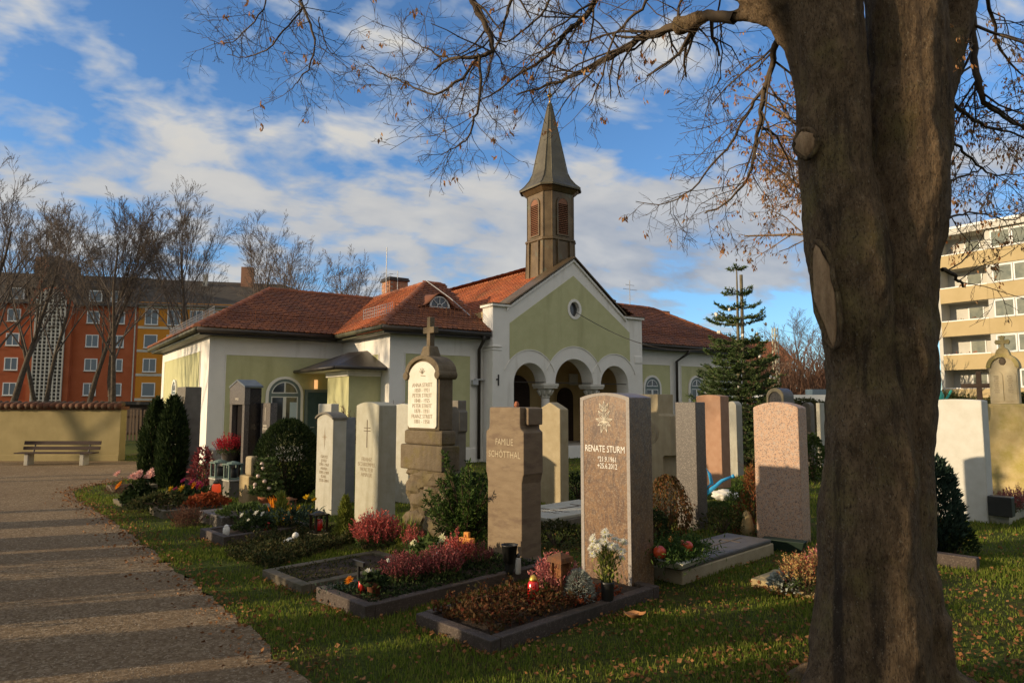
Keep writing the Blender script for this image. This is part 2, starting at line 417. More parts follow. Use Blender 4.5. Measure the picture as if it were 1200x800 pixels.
# ================================================================ ground
def path_mat():
    m, t, b = principled('gravel_path'); co = t.node('ShaderNodeTexCoord').outputs['Object']
    v = t.node('ShaderNodeTexVoronoi'); v.inputs['Scale'].default_value = 55; t.link(co, v.inputs['Vector'])
    sv = t.node('ShaderNodeSeparateColor'); t.link(v.outputs['Color'], sv.inputs[0])
    c = t.ramp(sv.outputs[0], [(0.0, (0.13, 0.086, 0.046)), (0.6, (0.225, 0.156, 0.087)), (1.0, (0.37, 0.28, 0.18))])
    c = t.mix(t.ramp(t.noise(co, 0.8, 6, 0.65), [(0.4, 0.0), (0.7, 0.7)]), c, (0.165, 0.108, 0.06))
    c = t.mix(t.ramp(t.noise(co, 7, 5, 0.7), [(0.5, 0.0), (0.75, 0.6)]), c, (0.28, 0.20, 0.12))
    t.link(c, b.inputs['Base Color']); b.inputs['Roughness'].default_value = 0.95; b.inputs['Specular IOR Level'].default_value = 0.15
    bn = t.node('ShaderNodeBump'); bn.inputs['Strength'].default_value = 0.9; bn.inputs['Distance'].default_value = 0.012
    h = t.math('ADD', t.noise(co, 90, 4, 0.7), t.math('MULTIPLY', t.noise(co, 6, 4, 0.6), 1.2)); t.link(h, bn.inputs['Height']); t.link(bn.outputs[0], b.inputs['Normal'])
    return m
def lawn_mat():
    m, t, b = principled('lawn'); co = t.node('ShaderNodeTexCoord').outputs['Object']
    c = t.mix(t.ramp(t.noise(co, 22, 6, 0.7), [(0.35, 0.0), (0.65, 1.0)]), (0.040, 0.052, 0.010), (0.095, 0.120, 0.022))
    c = t.mix(t.ramp(t.noise(co, 1.4, 6, 0.7), [(0.46, 0.0), (0.66, 0.8)]), c, (0.075, 0.048, 0.022))
    t.link(c, b.inputs['Base Color']); b.inputs['Roughness'].default_value = 0.95; b.inputs['Specular IOR Level'].default_value = 0.1
    bn = t.node('ShaderNodeBump'); bn.inputs['Strength'].default_value = 1.0; bn.inputs['Distance'].default_value = 0.03
    t.link(t.noise(co, 45, 5, 0.75), bn.inputs['Height']); t.link(bn.outputs[0], b.inputs['Normal'])
    return m
M['path'] = path_mat(); M['lawn'] = lawn_mat()
M['soil'] = mat('grave_soil', (0.030, 0.020, 0.013), (0.060, 0.042, 0.028), 14, 0.95, 0.9, 45)
mb = MB(); mb.poly([(-1500, -300, 0), (1500, -300, 0), (1500, 3500, 0), (-1500, 3500, 0)])
tag(mb.build('ground', M['lawn']), kind='structure')

# path: a band along the graves that opens into the forecourt before the wall and the chapel
edge_px = [(392, 838), (352, 792), (303, 745), (262, 712), (226, 682), (190, 655), (160, 632), (134, 612), (108, 596), (88, 583), (84, 577), (97, 571), (122, 566), (150, 561), (176, 558)]
edge = [gp(u, v) for u, v in edge_px]
path_edge = []
for i in range(len(edge) - 1):
    n = max(2, int((edge[i + 1] - edge[i]).length / 0.12))
    for k in range(n):
        p = edge[i].lerp(edge[i + 1], k / n); path_edge.append((p.x + random.gauss(0, 0.028), p.y + random.gauss(0, 0.028)))
start = gp(392, 838)
C0 = Vector((-8.417, 18.934, 0))
def BW(s, t, z=0.0): return C0 + AX * s + AY * t + Vector((0, 0, z))
far = [BW(-0.9, -1.2), BW(-0.25, -0.3), BW(-0.25, 1.2), gp(139.5, 540), gp(139.5, 537)]
ring = [(start - AY * 9).to_tuple()[:2]] + path_edge + [(p.x, p.y) for p in far] + [(-48, gp(100, 540).y + 0.1), (-48, 12)]
lft = AX * -2.1
ring += [(lft + AY * 16).to_tuple()[:2], (lft + AY * -8).to_tuple()[:2]]
me = bpy.data.meshes.new('path'); bm = bmesh.new()
vs = [bm.verts.new((x, y, 0.004)) for x, y in ring]; bm.faces.new(vs); bmesh.ops.triangulate(bm, faces=bm.faces); bm.normal_update()
for f in bm.faces:
    if f.normal.z < 0: f.normal_flip()
bm.to_mesh(me); bm.free()
tag(link_mesh('path', me, M['path']), kind='structure')

# ================================================================ bench, boundary wall, picket fence
YW = gp(60, 540).y
xr = gp(139, 540).x
wall = thing('garden_wall', (0, YW, 0), 0, 'low ochre plaster wall with a red tiled coping behind the bench', 'wall')
mb = MB(); mb.box(-34, xr, 0, 0.32, 0, 1.50); mb.build('wall_body', M['ochre_plaster'], wall, 0.01)
mb = MB(); mb.box(-34, xr + 0.004, -0.035, 0, 0, 0.17); mb.build('plinth', M['ochre_plaster'], wall, 0.008)
tm = None; n_t = int((xr + 20) / 0.2)
mb = MB(); mb.prism([(-34, 1.502), (xr + 0.03, 1.502), (xr + 0.03, 1.60), (-34, 1.60)], -0.06, 0.38); mb.build('coping_bed', M['wall_tile'], wall)
mb = MB(); mb.lathe([(0.085, 0.0), (0.10, 0.3)], 10, M=Matrix.Rotation(R(-78), 4, 'X')); tme = mb.build('coping_tile', M['wall_tile'], wall, smooth=True)
tme.location = (xr - 0.07, -0.13, 1.60)
for i in range(1, 92):
    c = tme.copy(); COL.objects.link(c); c.parent = wall
    c.location = (xr - 0.07 - 0.19 * i, -0.13 + random.uniform(-0.012, 0.012), 1.60 + random.uniform(-0.008, 0.012)); c.rotation_euler = (random.uniform(-0.04, 0.04), 0, random.uniform(-0.06, 0.06))

bp = gp(68, 544.5)
bench = thing('park_bench', (bp.x, bp.y, 0), 0, 'dark wooden slatted bench on two pale legs against the ochre wall', 'bench')
M['bench_wood'] = mat('brown_bench_wood', (0.038, 0.021, 0.016), (0.060, 0.034, 0.025), 5, 0.75, 0.3, 30, stretch=(1, 7, 7))
M['bench_leg'] = mat('concrete_bench_leg', (0.40, 0.37, 0.30), (0.48, 0.44, 0.36), 8, 0.9, 0.3, 50)
L2 = 1.07
for (y, z, hy, hz, rx) in ((-0.20, 0.335, 0.05, 0.016, 0), (-0.085, 0.335, 0.05, 0.016, 0), (0.03, 0.335, 0.05, 0.016, 0), (0.125, 0.45, 0.014, 0.045, -10), (0.155, 0.595, 0.014, 0.05, -10)):
    mb = MB(); mb.box(-L2, L2, -hy, hy, -hz, hz); o = mb.build('slat', M['bench_wood'], bench, 0.006); o.location = (0, y, z); o.rotation_euler = (R(rx), 0, 0)
for x in (-0.76, 0.76):
    mb = MB(); mb.box(x - 0.055, x + 0.055, -0.2, 0.06, 0, 0.317); mb.build('leg', M['bench_leg'], bench, 0.012)
    mb = MB(); mb.tube([(x, 0.06, 0.15), (x, 0.10, 0.34), (x, 0.178, 0.62)], 0.018, 6); mb.build('back_bracket', M['dark_metal'], bench)

fp0 = gp(135, 517); fp1 = gp(196, 517)
fence = thing('picket_fence', (fp0.x, fp0.y, 0), math.atan2(fp1.y - fp0.y, fp1.x - fp0.x), 'weathered picket fence between the ochre wall and the chapel corner', 'fence')
fl = (fp1 - fp0).length; fh = height(fp0, 479)
mb = MB(); mb.box(-0.045, 0.045, -0.012, 0.012, 0.05, fh - 0.06); mb.add([(-0.045, -0.012, fh - 0.06), (0.045, -0.012, fh - 0.06), (0, -0.012, fh), (-0.045, 0.012, fh - 0.06), (0.045, 0.012, fh - 0.06), (0, 0.012, fh)], [(0, 1, 2), (5, 4, 3), (0, 2, 5, 3), (1, 4, 5, 2)])
pk = mb.build('picket', M['timber'], fence); pk.location = (0, -0.03, 0)
np_ = int(fl / 0.16)
for i in range(1, np_):
    c = pk.copy(); COL.objects.link(c); c.parent = fence; c.location = (i * 0.16, -0.03, random.uniform(-0.02, 0.01)); c.rotation_euler = (0, random.uniform(-0.02, 0.02), 0)
for z in (0.35, fh - 0.35):
    mb = MB(); mb.box(-0.1, fl, 0, 0.05, z - 0.05, z + 0.05); mb.build('rail', M['timber'], fence)
for i in range(3):
    mb = MB(); x = 0.3 + i * fl / 2.4; mb.box(x - 0.06, x + 0.06, 0.05, 0.16, 0, fh - 0.05); mb.build('post', M['timber'], fence)
mb = MB(); q0 = gp(120, 512); mb.box(-2.6, 3.6, -0.4, 0.4, 0, 1.0)
M['dark_slate'] = mat('shed_felt', (0.06, 0.055, 0.05), (0.09, 0.08, 0.07), 6, 0.9, 0.3, 40)
shed = thing('garden_shed', (q0.x + 1.4, q0.y + 3.0, 0), 0, 'low dark shed with a sloping felt roof behind the picket fence', 'shed')
mb = MB(); mb.box(-3, 3.2, 0, 2.2, 0, 1.6); mb.build('wall', M['dark_wood'], shed)
mb = MB(); mb.slab([(-3.2, -0.25), (3.4, -0.25), (3.4, 2.4), (-3.2, 2.4)], 1.603, 1.78); mb.build('roof', M['dark_slate'], shed)

# ================================================================ chapel
chapel = thing('chapel', C0, ROT_B, 'pale green and white cemetery chapel with red tiled roofs, arcade and copper spire', 'chapel')
E = 0.4; ZE = 3.78; ZR = 5.5; D = 8.4; RT = 3.0
S0, T0, S1 = 3.87, -3.4, 6.87      # projecting middle wing: corner, front, its end at the gable hall
G0, G1, GT, GC = 6.87, 12.95, -3.9, 9.92
S2 = 19.2                           # end of the right wing
def wallbox(name, s0, s1, t0, t1, z0, z1, m, bevel=0.0, parent=chapel):
    b = MB(); b.box(s0, s1, t0, t1, z0, z1); return b.build(name, m, parent, bevel)
wallbox('wall', 0, S0, 0, D, 0, 3.55, M['plaster'])
wallbox('wall', S0, G0, T0, D, 0, 3.55, M['plaster'])
wallbox('wall', G1, S2, T0, 4.6, 0, 3.55, M['plaster'])
# eaves: soffit board, fascia
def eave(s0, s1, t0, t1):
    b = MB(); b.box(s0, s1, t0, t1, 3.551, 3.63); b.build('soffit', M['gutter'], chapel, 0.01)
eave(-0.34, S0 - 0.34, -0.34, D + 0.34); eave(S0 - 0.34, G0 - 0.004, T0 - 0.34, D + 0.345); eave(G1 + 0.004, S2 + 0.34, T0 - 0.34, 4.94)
def cornice(pts):
    b = MB()
    b.tube([(*a, 3.69) for a in pts], 0.075, 10)
    b.build('gutter', M['gutter'], chapel, smooth=True)
cornice([(-0.42, D + 0.4), (-0.42, -0.42)]); cornice([(3.45, -0.42), (3.45, T0 - 0.42)])
for a, c in (((-0.42, -0.42), (3.45, -0.42)), ((3.45, T0 - 0.42), (G0 - 0.03, T0 - 0.42)), ((G1 + 0.03, T0 - 0.42), (S2 + 0.42, T0 - 0.42))):
    b = MB(); b.tube([(*a, 3.69), (*c, 3.69)], 0.08, 10); b.build('gutter', M['dark_metal'], chapel, smooth=True)
for (s0, s1, t) in ((-0.34, 3.53, -0.345), (3.53, G0 - 0.01, T0 - 0.345), (G1 + 0.01, S2 + 0.34, T0 - 0.345)):
    b = MB(); b.box(s0, s1, t - 0.02, t, 3.56, 3.76); b.build('fascia', M['dark_metal'], chapel)

# green fields between the white pilaster strips (set 12 mm proud so the edge reads)
def field_front(s0, s1, z0, z1, t): wallbox('green_panel', s0, s1, t - 0.012, t + 0.02, z0, z1, M['green_plaster'], 0.006)
def trim_front(s0, s1, z0, z1, t, w=0.025):
    b = MB(); b.box(s0 - w, s1 + w, t - 0.022, t - 0.002, z1, z1 + w); b.box(s0 - w, s0, t - 0.022, t - 0.002, z0, z1); b.box(s1, s1 + w, t - 0.022, t - 0.002, z0, z1)
    b.build('panel_trim', M['plaster'], chapel)
for (s0, s1, t) in ((0.45, S0 - 0.004, 0.0), (4.33, 6.40, T0), (13.15, 14.85, T0), (15.45, 18.7, T0)):
    field_front(s0, s1, 0.45, 3.05, t); trim_front(s0, min(s1, 99), 0.45, 3.05, t)
def field_side(s, t0, t1, z0, z1):
    wallbox('green_panel', s - 0.012, s + 0.02, t0, t1, z0, z1, M['green_plaster'], 0.006)
    b = MB(); w = 0.025
    b.box(s - 0.022, s - 0.002, t0 - w, t1 + w, z1, z1 + w); b.box(s - 0.022, s - 0.002, t0 - w, t0, z0, z1); b.box(s - 0.022, s - 0.002, t1, t1 + w, z0, z1); b.build('panel_trim', M['plaster'], chapel)
field_side(0.0, 1.15, 7.7, 0.45, 3.2); field_side(S0, -2.7, -0.35, 0.45, 3.05)
wallbox('plinth', -0.03, S0 - 0.002, -0.03, -0.002, 0, 0.4, M['plaster'], 0.01); wallbox('plinth', S0 - 0.03, G0 - 0.002, T0 - 0.03, T0 - 0.002, 0, 0.4, M['plaster'], 0.01)

# arched windows
def arched(s, t, w, z0, z1, mframe, side=False, surround=True, sash=None):
    """Round-headed window in a front wall (or in the left wall when side)."""
    r = w / 2; zs = z1 - r
    g = bpy.data.objects.new('window', None); COL.objects.link(g); g.parent = chapel
    g.location = (s, t, 0); g.rotation_euler = (0, 0, R(-90) if side else 0)
    o = [(-r, z0), (r, z0)] + arc(0, zs, r, 0, 180, 14)
    def off(d): return [(-r - d, z0 - d * 0), (r + d, z0)] + arc(0, zs, r + d, 0, 180, 14)
    if surround: plate('surround', [off(0.075), off(0.0)], -0.06, 0.0, M['plaster'], g, 0.006)
    inn = lambda d: [(-r + d, z0 + d), (r - d, z0 + d)] + arc(0, zs, r - d, 0, 180, 14)
    plate('frame', [o, inn(0.075)], -0.045, 0.0, mframe, g)
    b = MB(); q = r - 0.076
    b.box(-q, q, -0.043, -0.003, zs - 0.045, zs + 0.045); b.build('transom', mframe, g)
    sm = sash or M['window_white']
    b = MB()
    b.box(-q, q, -0.038, -0.008, zs + 0.046, zs + 0.072); b.box(-0.018, 0.018, -0.0375, -0.0085, zs + 0.073, z1 - 0.08)
    b.box(-q, q, -0.038, -0.008, zs - 0.075, zs - 0.046); b.box(-0.045, 0.045, -0.0375, -0.0085, z0 + 0.08, zs - 0.076)
    b.box(-q, -q + 0.03, -0.0365, -0.0095, z0 + 0.08, zs - 0.076); b.box(q - 0.03, q, -0.0365, -0.0095, z0 + 0.08, zs - 0.076); b.build('sash', sm, g)
    plate('arch_sash', [[(-q, zs + 0.0725), (q, zs + 0.0725)] + arc(0, zs, q, 8, 172, 12), [(-q + 0.03, zs + 0.0735), (q - 0.03, zs + 0.0735)] + arc(0, zs, q - 0.03, 10, 170, 12)], -0.0372, -0.0088, sm, g)
    plate('pane', [inn(0.05)], -0.022, -0.014, M['glass'], g)
    return g
g = arched(2.1, -0.012, 0.93, 0.9, 2.40, M['window_grey'])
b = MB(); b.box(0.16, 0.36, -0.0235, -0.0222, 1.15, 1.72); b.build('notice', mat('pale_blue_notice', (0.45, 0.56, 0.62), (0.5, 0.6, 0.66), 4, 0.6), g)
b = MB(); b.box(-0.3, -0.06, -0.06, -0.045, 0.97, 1.12); b.build('paper', M['window_white'], g)
arched(13.89, T0 - 0.012, 0.74, 0.9, 2.60, M['window_grey']); arched(16.25, T0 - 0.012, 0.74, 0.9, 2.64, M['window_grey']); arched(17.9, T0 - 0.012, 0.7, 0.9, 2.64, M['window_grey'])
arched(-0.012, 5.2, 0.75, 0.9, 2.42, M['window_grey'], side=True)

# vestibule in the inner corner
wallbox('vestibule_wall', 2.95, S0 - 0.002, -2.85, -1.25, 0, 2.5, M['green_plaster'])
wallbox('vestibule_cornice', 2.90, S0 - 0.004, -2.90, -1.2, 2.42, 2.56, M['plaster'], 0.012)
b = MB(); b.slab([(2.5, -3.2), (S0 - 0.003, -3.2), (S0 - 0.003, -0.016), (2.5, -0.016)], 2.57, 2.62); b.build('porch_soffit', M['plaster'], chapel)
b = MB()
e = [(2.42, -3.28, 2.66), (S0 - 0.003, -3.28, 2.66), (S0 - 0.003, -0.016, 2.66), (2.42, -0.016, 2.66)]
k = [(S0 - 0.003, -1.9, 3.2), (S0 - 0.003, -1.1, 3.2), (3.45, -1.5, 3.15)]
lo = [(x, y, 2.622) for x, y, z in e]
b.add(e + k + lo, [(0, 1, 4, 6), (0, 6, 3), (3, 6, 5, 2), (6, 4, 5), (7, 10, 9, 8), (0, 7, 8, 1), (1, 8, 9, 2), (2, 9, 10, 3), (3, 10, 7, 0), (1, 2, 5, 4)])
b.build('porch_roof', M['dark_metal'], chapel, 0.01)
b = MB(); b.tube([(2.38, -3.3, 2.62), (2.38, -0.03, 2.62)], 0.05, 8); b.tube([(2.38, -3.32, 2.62), (S0 - 0.06, -3.32, 2.62)], 0.05, 8); b.build('porch_gutter', M['dark_metal'], chapel, smooth=True)
M['teal'] = mat('teal_door_paint', (0.035, 0.075, 0.085), (0.05, 0.095, 0.105), 5, 0.5)
b = MB(); b.box(2.78, 3.62, -0.06, -0.014, 0, 2.02); dr = b.build('door', M['teal'], chapel, 0.006)
b = MB(); b.box(2.70, 2.78, -0.075, -0.014, 0, 2.1); b.box(3.62, 3.70, -0.075, -0.014, 0, 2.1); b.box(2.78, 3.62, -0.075, -0.014, 2.021, 2.1); b.build('frame', M['window_grey'], dr)
b = MB(); b.tube([(2.86, -0.11, 0.98), (2.98, -0.11, 0.98)], 0.012, 6); b.build('handle', M['steel'], dr)
b = MB(); b.lathe([(0.05, 2.12), (0.055, 2.15), (0.055, 2.36), (0.05, 2.39)], 12, (3.0, -0.11, 0))
m, t_, bs = principled('lamp_glow'); bs.inputs['Base Color'].default_value = (0.9, 0.55, 0.25, 1); bs.inputs['Emission Color'].default_value = (1, 0.5, 0.18, 1); bs.inputs['Emission Strength'].default_value = 0.9
lp_ = b.build('wall_lamp', m, chapel, smooth=True)
b = MB(); b.box(2.97, 3.03, -0.06, -0.014, 2.15, 2.36); b.build('bracket', M['dark_metal'], lp_)

# ---------------- gable front with three arches
imp = 2.30
ops = [(8.21, 0.60), (9.945, 0.78), (11.66, 0.615)]
outline = [(G0, 0), (G1, 0), (G1, 4.50), (12.22, 4.50)] + [(12.06, 4.60), (GC, 6.25), (7.48, 4.60)] + [(7.32, 4.50), (G0, 4.50)]
holes = [[(ops[0][0] - ops[0][1], 0.35), (ops[2][0] + ops[2][1], 0.35)] + sum([arc(c, imp, r, 0, 180, 18) for c, r in ops[::-1]], [])]
oc = [(GC + 0.03 + 0.2 * math.cos(2 * math.pi * i / 20), 4.65 + 0.24 * math.sin(2 * math.pi * i / 20)) for i in range(20)]
gab = plate('gable_wall', [outline] + holes + [oc], GT, GT + 0.55, M['plaster'], chapel)
# green field: bounded below by the three archivolts
fl_, fr_ = 7.46, 12.36
low_ = []
for c, r in ops:
    R2 = r + 0.40; a_ = arc(c, imp, R2, 180, 0, 40)
    low_ += a_
def env(x):
    z = imp
    for c, r in ops:
        R2 = r + 0.40
        if abs(x - c) < R2: z = max(z, imp + math.sqrt(R2 * R2 - (x - c) ** 2))
    return z
xs = np.linspace(fl_, fr_, 90)
green = [(x, env(x)) for x in xs] + [(fr_, 4.05), (GC, 5.72), (fl_, 4.05)]
oc2 = [(GC + 0.03 + 0.285 * math.cos(2 * math.pi * i / 20), 4.65 + 0.325 * math.sin(2 * math.pi * i / 20)) for i in range(20)]
plate('green_gable_field', [green, oc2], GT - 0.012, GT + 0.02, M['green_plaster'], chapel)
plate('oculus_ring', [oc2, oc], GT - 0.03, GT + 0.02, M['plaster'], chapel, 0.006)
plate('oculus_pane', [[(GC + 0.03 + (x - GC - 0.03) * 1.15, 4.65 + (z - 4.65) * 1.15) for x, z in oc]], GT + 0.12, GT + 0.14, M['glass'], chapel)
# archivolt fillets
for c, r in ops:
    plate('archivolt', [arc(c, imp, r + 0.40, 20, 160, 30) + arc(c, imp, r + 0.375, 160, 20, 30)], GT - 0.022, GT + 0.01, M['plaster'], chapel)
# copings
def coping(pts, w=0.09, m=M['copper']):
    lo_ = pts; hi_ = [(x, z + w) for x, z in pts][::-1]
    plate('coping', [lo_ + hi_], GT - 0.10, GT + 0.65, m, chapel)
coping([(7.40, 4.605), (GC, 6.292), (12.14, 4.605)], 0.05)
for s0, s1 in ((G0 - 0.06, 7.46), (12.08, G1 + 0.06)):
    wallbox('shoulder_coping', s0, s1, GT - 0.08, GT + 0.62, 4.505, 4.58, M['plaster'], 0.015)
    wallbox('shoulder_flashing', s0 - 0.01, s1 + 0.01, GT - 0.095, GT + 0.63, 4.583, 4.605, M['copper'])
# rake moulding
plate('rake_moulding', [[(7.34, 4.40), (7.48, 4.52), (GC, 6.17), (12.06, 4.52), (12.2, 4.40), (12.2, 4.48), (12.06, 4.597), (GC, 6.248), (7.48, 4.597), (7.34, 4.48)]], GT - 0.05, GT - 0.001, M['plaster'], chapel, 0.01)
# base moulding round the corner pilasters
for s0, s1 in ((G0 - 0.05, 7.30), (12.5, G1 + 0.05)):
    for z in (3.22, 3.31): wallbox('pilaster_moulding', s0, s0 + 0.34 if s0 < 8 else s1, GT - 0.05, GT + 0.56, z, z + 0.05, M['plaster'], 0.015) if s0 < 8 else None
wallbox('pilaster', G0 - 0.03, 7.20, GT - 0.03, GT + 0.5, 0, 3.22, M['plaster'], 0.01)
wallbox('pilaster_corbel', 12.55, G1 + 0.02, GT - 0.02, GT + 0.5, 3.0, 3.3, M['plaster'], 0.05)
# iron cross-shaped wall anchor and small plate
b = MB(); b.box(7.02, 7.06, GT - 0.05, GT - 0.031, 2.2, 2.52); b.box(6.96, 7.02, GT - 0.05, GT - 0.031, 2.36, 2.40); b.build('wall_anchor', M['dark_metal'], chapel)
# columns
M['stone_pale'] = mat('pale_sandstone', (0.58, 0.54, 0.46), (0.66, 0.62, 0.54), 6, 0.85, 0.4, 60)
for c in ((8.21 + 0.6 + 9.945 - 0.78) / 2, (9.945 + 0.78 + 11.66 - 0.615) / 2):
    g = bpy.data.objects.new('column', None); COL.objects.link(g); g.parent = chapel; g.location = (c, GT + 0.27, 0)
    b = MB(); b.lathe([(0.17, 0.35), (0.17, 0.42), (0.145, 0.48), (0.135, 0.55), (0.125, 1.86)], 18); b.build('shaft', M['stone_pale'], g, smooth=True)
    b = MB(); b.lathe([(0.14, 1.86), (0.15, 1.89), (0.13, 1.91), (0.15, 2.0), (0.20, 2.10), (0.235, 2.14)], 16)
    for i in range(8):
        a = math.pi / 4 * i; b.tube([(0.15 * math.cos(a), 0.15 * math.sin(a), 1.93), (0.20 * math.cos(a), 0.20 * math.sin(a), 2.02), (0.25 * math.cos(a), 0.25 * math.sin(a), 2.10), (0.22 * math.cos(a), 0.22 * math.sin(a), 2.08)], [0.035, 0.04, 0.03, 0.012], 6)
    b.build('capital', M['stone_pale'], g, smooth=True)
    b = MB(); b.box(-0.27, 0.27, -0.285, 0.285, 2.141, 2.20); b.box(-0.30, 0.30, -0.30, 0.30, 2.202, 2.295); b.build('impost', M['stone_pale'], g, 0.015)
b = MB(); b.tube([(7.5, GT + 0.1, imp + 0.02), (12.4, GT + 0.1, imp + 0.02)], 0.014, 6); b.build('tie_rod', M['dark_metal'], chapel)
# porch behind the arches
wallbox('porch_floor', G0 + 0.05, G1 - 0.05, GT + 0.56, -0.9, 0.28, 0.34, M['stone_pale'])
wallbox('parapet', G0 + 0.1, 7.6, GT + 0.08, GT + 0.5, 0, 0.34, M['plaster'])
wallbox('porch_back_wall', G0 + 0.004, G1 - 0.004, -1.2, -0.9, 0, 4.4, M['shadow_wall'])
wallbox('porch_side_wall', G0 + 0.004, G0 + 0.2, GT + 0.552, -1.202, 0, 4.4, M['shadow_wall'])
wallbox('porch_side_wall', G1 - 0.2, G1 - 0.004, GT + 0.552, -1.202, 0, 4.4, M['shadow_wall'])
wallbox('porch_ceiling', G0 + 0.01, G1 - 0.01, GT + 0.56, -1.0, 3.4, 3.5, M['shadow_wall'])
for c, wd_, hh in ((7.75, 0.7, 1.9), (9.6, 1.1, 2.1), (11.75, 0.7, 1.9)):
    dd = plate('door', [[(c - wd_ / 2, 0.34), (c + wd_ / 2, 0.34)] + arc(c, hh, wd_ / 2, 0, 180, 12)], -1.26, -1.203, M['dark_wood'], chapel)
for s in (8.98, 10.9):
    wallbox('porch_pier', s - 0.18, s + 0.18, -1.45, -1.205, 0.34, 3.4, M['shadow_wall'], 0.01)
wallbox('notice_box', 11.9, 12.3, -1.30, -1.262, 2.35, 2.75, M['stone_pale'])

# downpipes
def pipe(pts, r=0.045):
    b = MB(); b.tube(pts, r, 8); return b.build('downpipe', M['dark_metal'], chapel, smooth=True)
pipe([(6.62, T0 - 0.42, 3.66), (6.62, T0 - 0.40, 3.5), (6.66, T0 - 0.09, 3.25), (6.66, T0 - 0.09, 0.1)], 0.05)
pipe([(15.45, T0 - 0.42, 3.66), (15.43, T0 - 0.40, 3.5), (15.12, T0 - 0.1, 3.2), (15.1, T0 - 0.09, 0.1)], 0.05)
b = MB(); b.box(6.52, 6.80, T0 - 0.16, T0 - 0.02, 2.36, 2.40); b.box(6.42, 6.6, T0 - 0.15, T0 - 0.03, 2.22, 2.36); b.build('pipe_bracket', M['steel'], chapel)

# ---------------- roofs
def tile_face(poly, e0, e1, m, parent, tw=0.165, row=0.155):
    """Lays clay tiles on the planar roof face poly; e0-e1 is its eave."""
    P = [Vector(p) for p in poly]; o = Vector(e0); h = (Vector(e1) - o).normalized()
    nrm = Vector((0, 0, 0))
    for i in range(len(P)): nrm += (P[i] - P[0]).cross(P[(i + 1) % len(P)] - P[0])
    nrm.normalize()
    if nrm.z < 0: nrm = -nrm
    up = nrm.cross(h).normalized()
    if up.z < 0: up = -up
    Q = [((p - o).dot(h), (p - o).dot(up)) for p in P]
    def inside(x, y):
        c = False
        for i in range(len(Q)):
            (x1, y1), (x2, y2) = Q[i], Q[i - 1]
            if (y1 > y) != (y2 > y) and x < (x2 - x1) * (y - y1) / (y2 - y1) + x1: c = not c
        return c
    x0 = min(q[0] for q in Q); x1 = max(q[0] for q in Q); y1 = max(q[1] for q in Q)
    b = MB(); r = 0; y = 0.0
    while y < y1 + row:
        x = x0 + (tw / 2 if r % 2 else 0)
        while x < x1 + tw:
            if inside(x, min(max(y + 0.05, 0.01), y1 - 0.01)):
                lift = random.uniform(0, 0.006); jy = random.uniform(-0.008, 0.008)
                w2 = tw / 2 - 0.003; v = []
                for (dx, dy, dz) in ((-w2, -0.06, 0.05), (-w2 * 0.55, -0.095, 0.05), (w2 * 0.55, -0.095, 0.05), (w2, -0.06, 0.05), (w2, 0.15, 0.014), (-w2, 0.15, 0.014)):
                    v.append(o + h * (x + dx) + up * (y + dy + jy) + nrm * (dz + lift))
                v += [p - nrm * 0.034 for p in v]
                b.add(v, [(0, 1, 2, 3, 4, 5), (0, 6, 7, 1), (1, 7, 8, 2), (2, 8, 9, 3), (3, 9, 10, 4), (5, 11, 6, 0)])
            x += tw
        y += row; r += 1
    t = b.build('roof_tile', m, parent); t['kind'] = 'stuff'
    return t
def roof_face(poly, e0, e1, m, tiles=True):
    b = MB(); b.poly(poly); f = b.build('roof', M['dark_wood'], chapel)
    if tiles: tile_face(poly, e0, e1, m, f)
    return f
A = (-E, -E, ZE); Bv = (S0 - E, -E, ZE); Cc = (6.16, RT, ZR); Dd = (2.40, RT, ZR); Bk = (-E, D + E, ZE)
roof_face([A, Bv, Cc, Dd], A, Bv, M['tile'])
roof_face([Bk, A, Dd], Bk, A, M['tile'])
roof_face([(G0, D + E, ZE), Bk, Dd, (G0, RT, ZR)], (G0, D + E, ZE), Bk, M['tile'], False)
Pm = (6.16, -1.0, ZR); Q0 = (S0 - E, T0 - E, ZE)
roof_face([Bv, Q0, Pm, Cc], Bv, Q0, M['tile_bright'])  # sunward slope: sunlight put into its brighter tile colour
roof_face([Q0, (G0, T0 - E, ZE), (G0, -1.0, ZR), Pm], Q0, (G0, T0 - E, ZE), M['tile'])
b = MB(); b.poly([Pm, (G0, -1.0, ZR), (G0, RT, ZR), Cc]); b.build('roof', M['tile'], chapel)
# gable hall roof
gl, gr_, gz = 7.3, 12.55, 4.45; gtop = 6.20
slopeL = (gtop - gz) / (GC - gl)
left_low = (G0 - 0.1, gz + slopeL * (G0 - 0.1 - gl))
roof_face([(G0 - 0.1, D, left_low[1]), (G0 - 0.1, GT + 0.6, left_low[1]), (GC, GT + 0.6, gtop), (GC, D, gtop)], (G0 - 0.1, D, left_low[1]), (G0 - 0.1, GT + 0.6, left_low[1]), M['tile_bright'])  # sunlit side of the gable roof, painted in the brighter tile
rlow = gz + slopeL * (gl - (2 * GC - G1 - 0.1))
roof_face([(G1 + 0.1, GT + 0.6, rlow), (G1 + 0.1, D, rlow), (GC, D, gtop), (GC, GT + 0.6, gtop)], (G1 + 0.1, GT + 0.6, rlow), (G1 + 0.1, D, rlow), M['tile'])
# hall side walls up to the roof
wallbox('hall_wall', G0 + 0.004, G0 + 0.3, -0.9, D - 0.1, 0, left_low[1], M['plaster'])
wallbox('hall_wall', G1 - 0.3, G1 - 0.004, -0.9, D - 0.1, 0, rlow, M['plaster'])
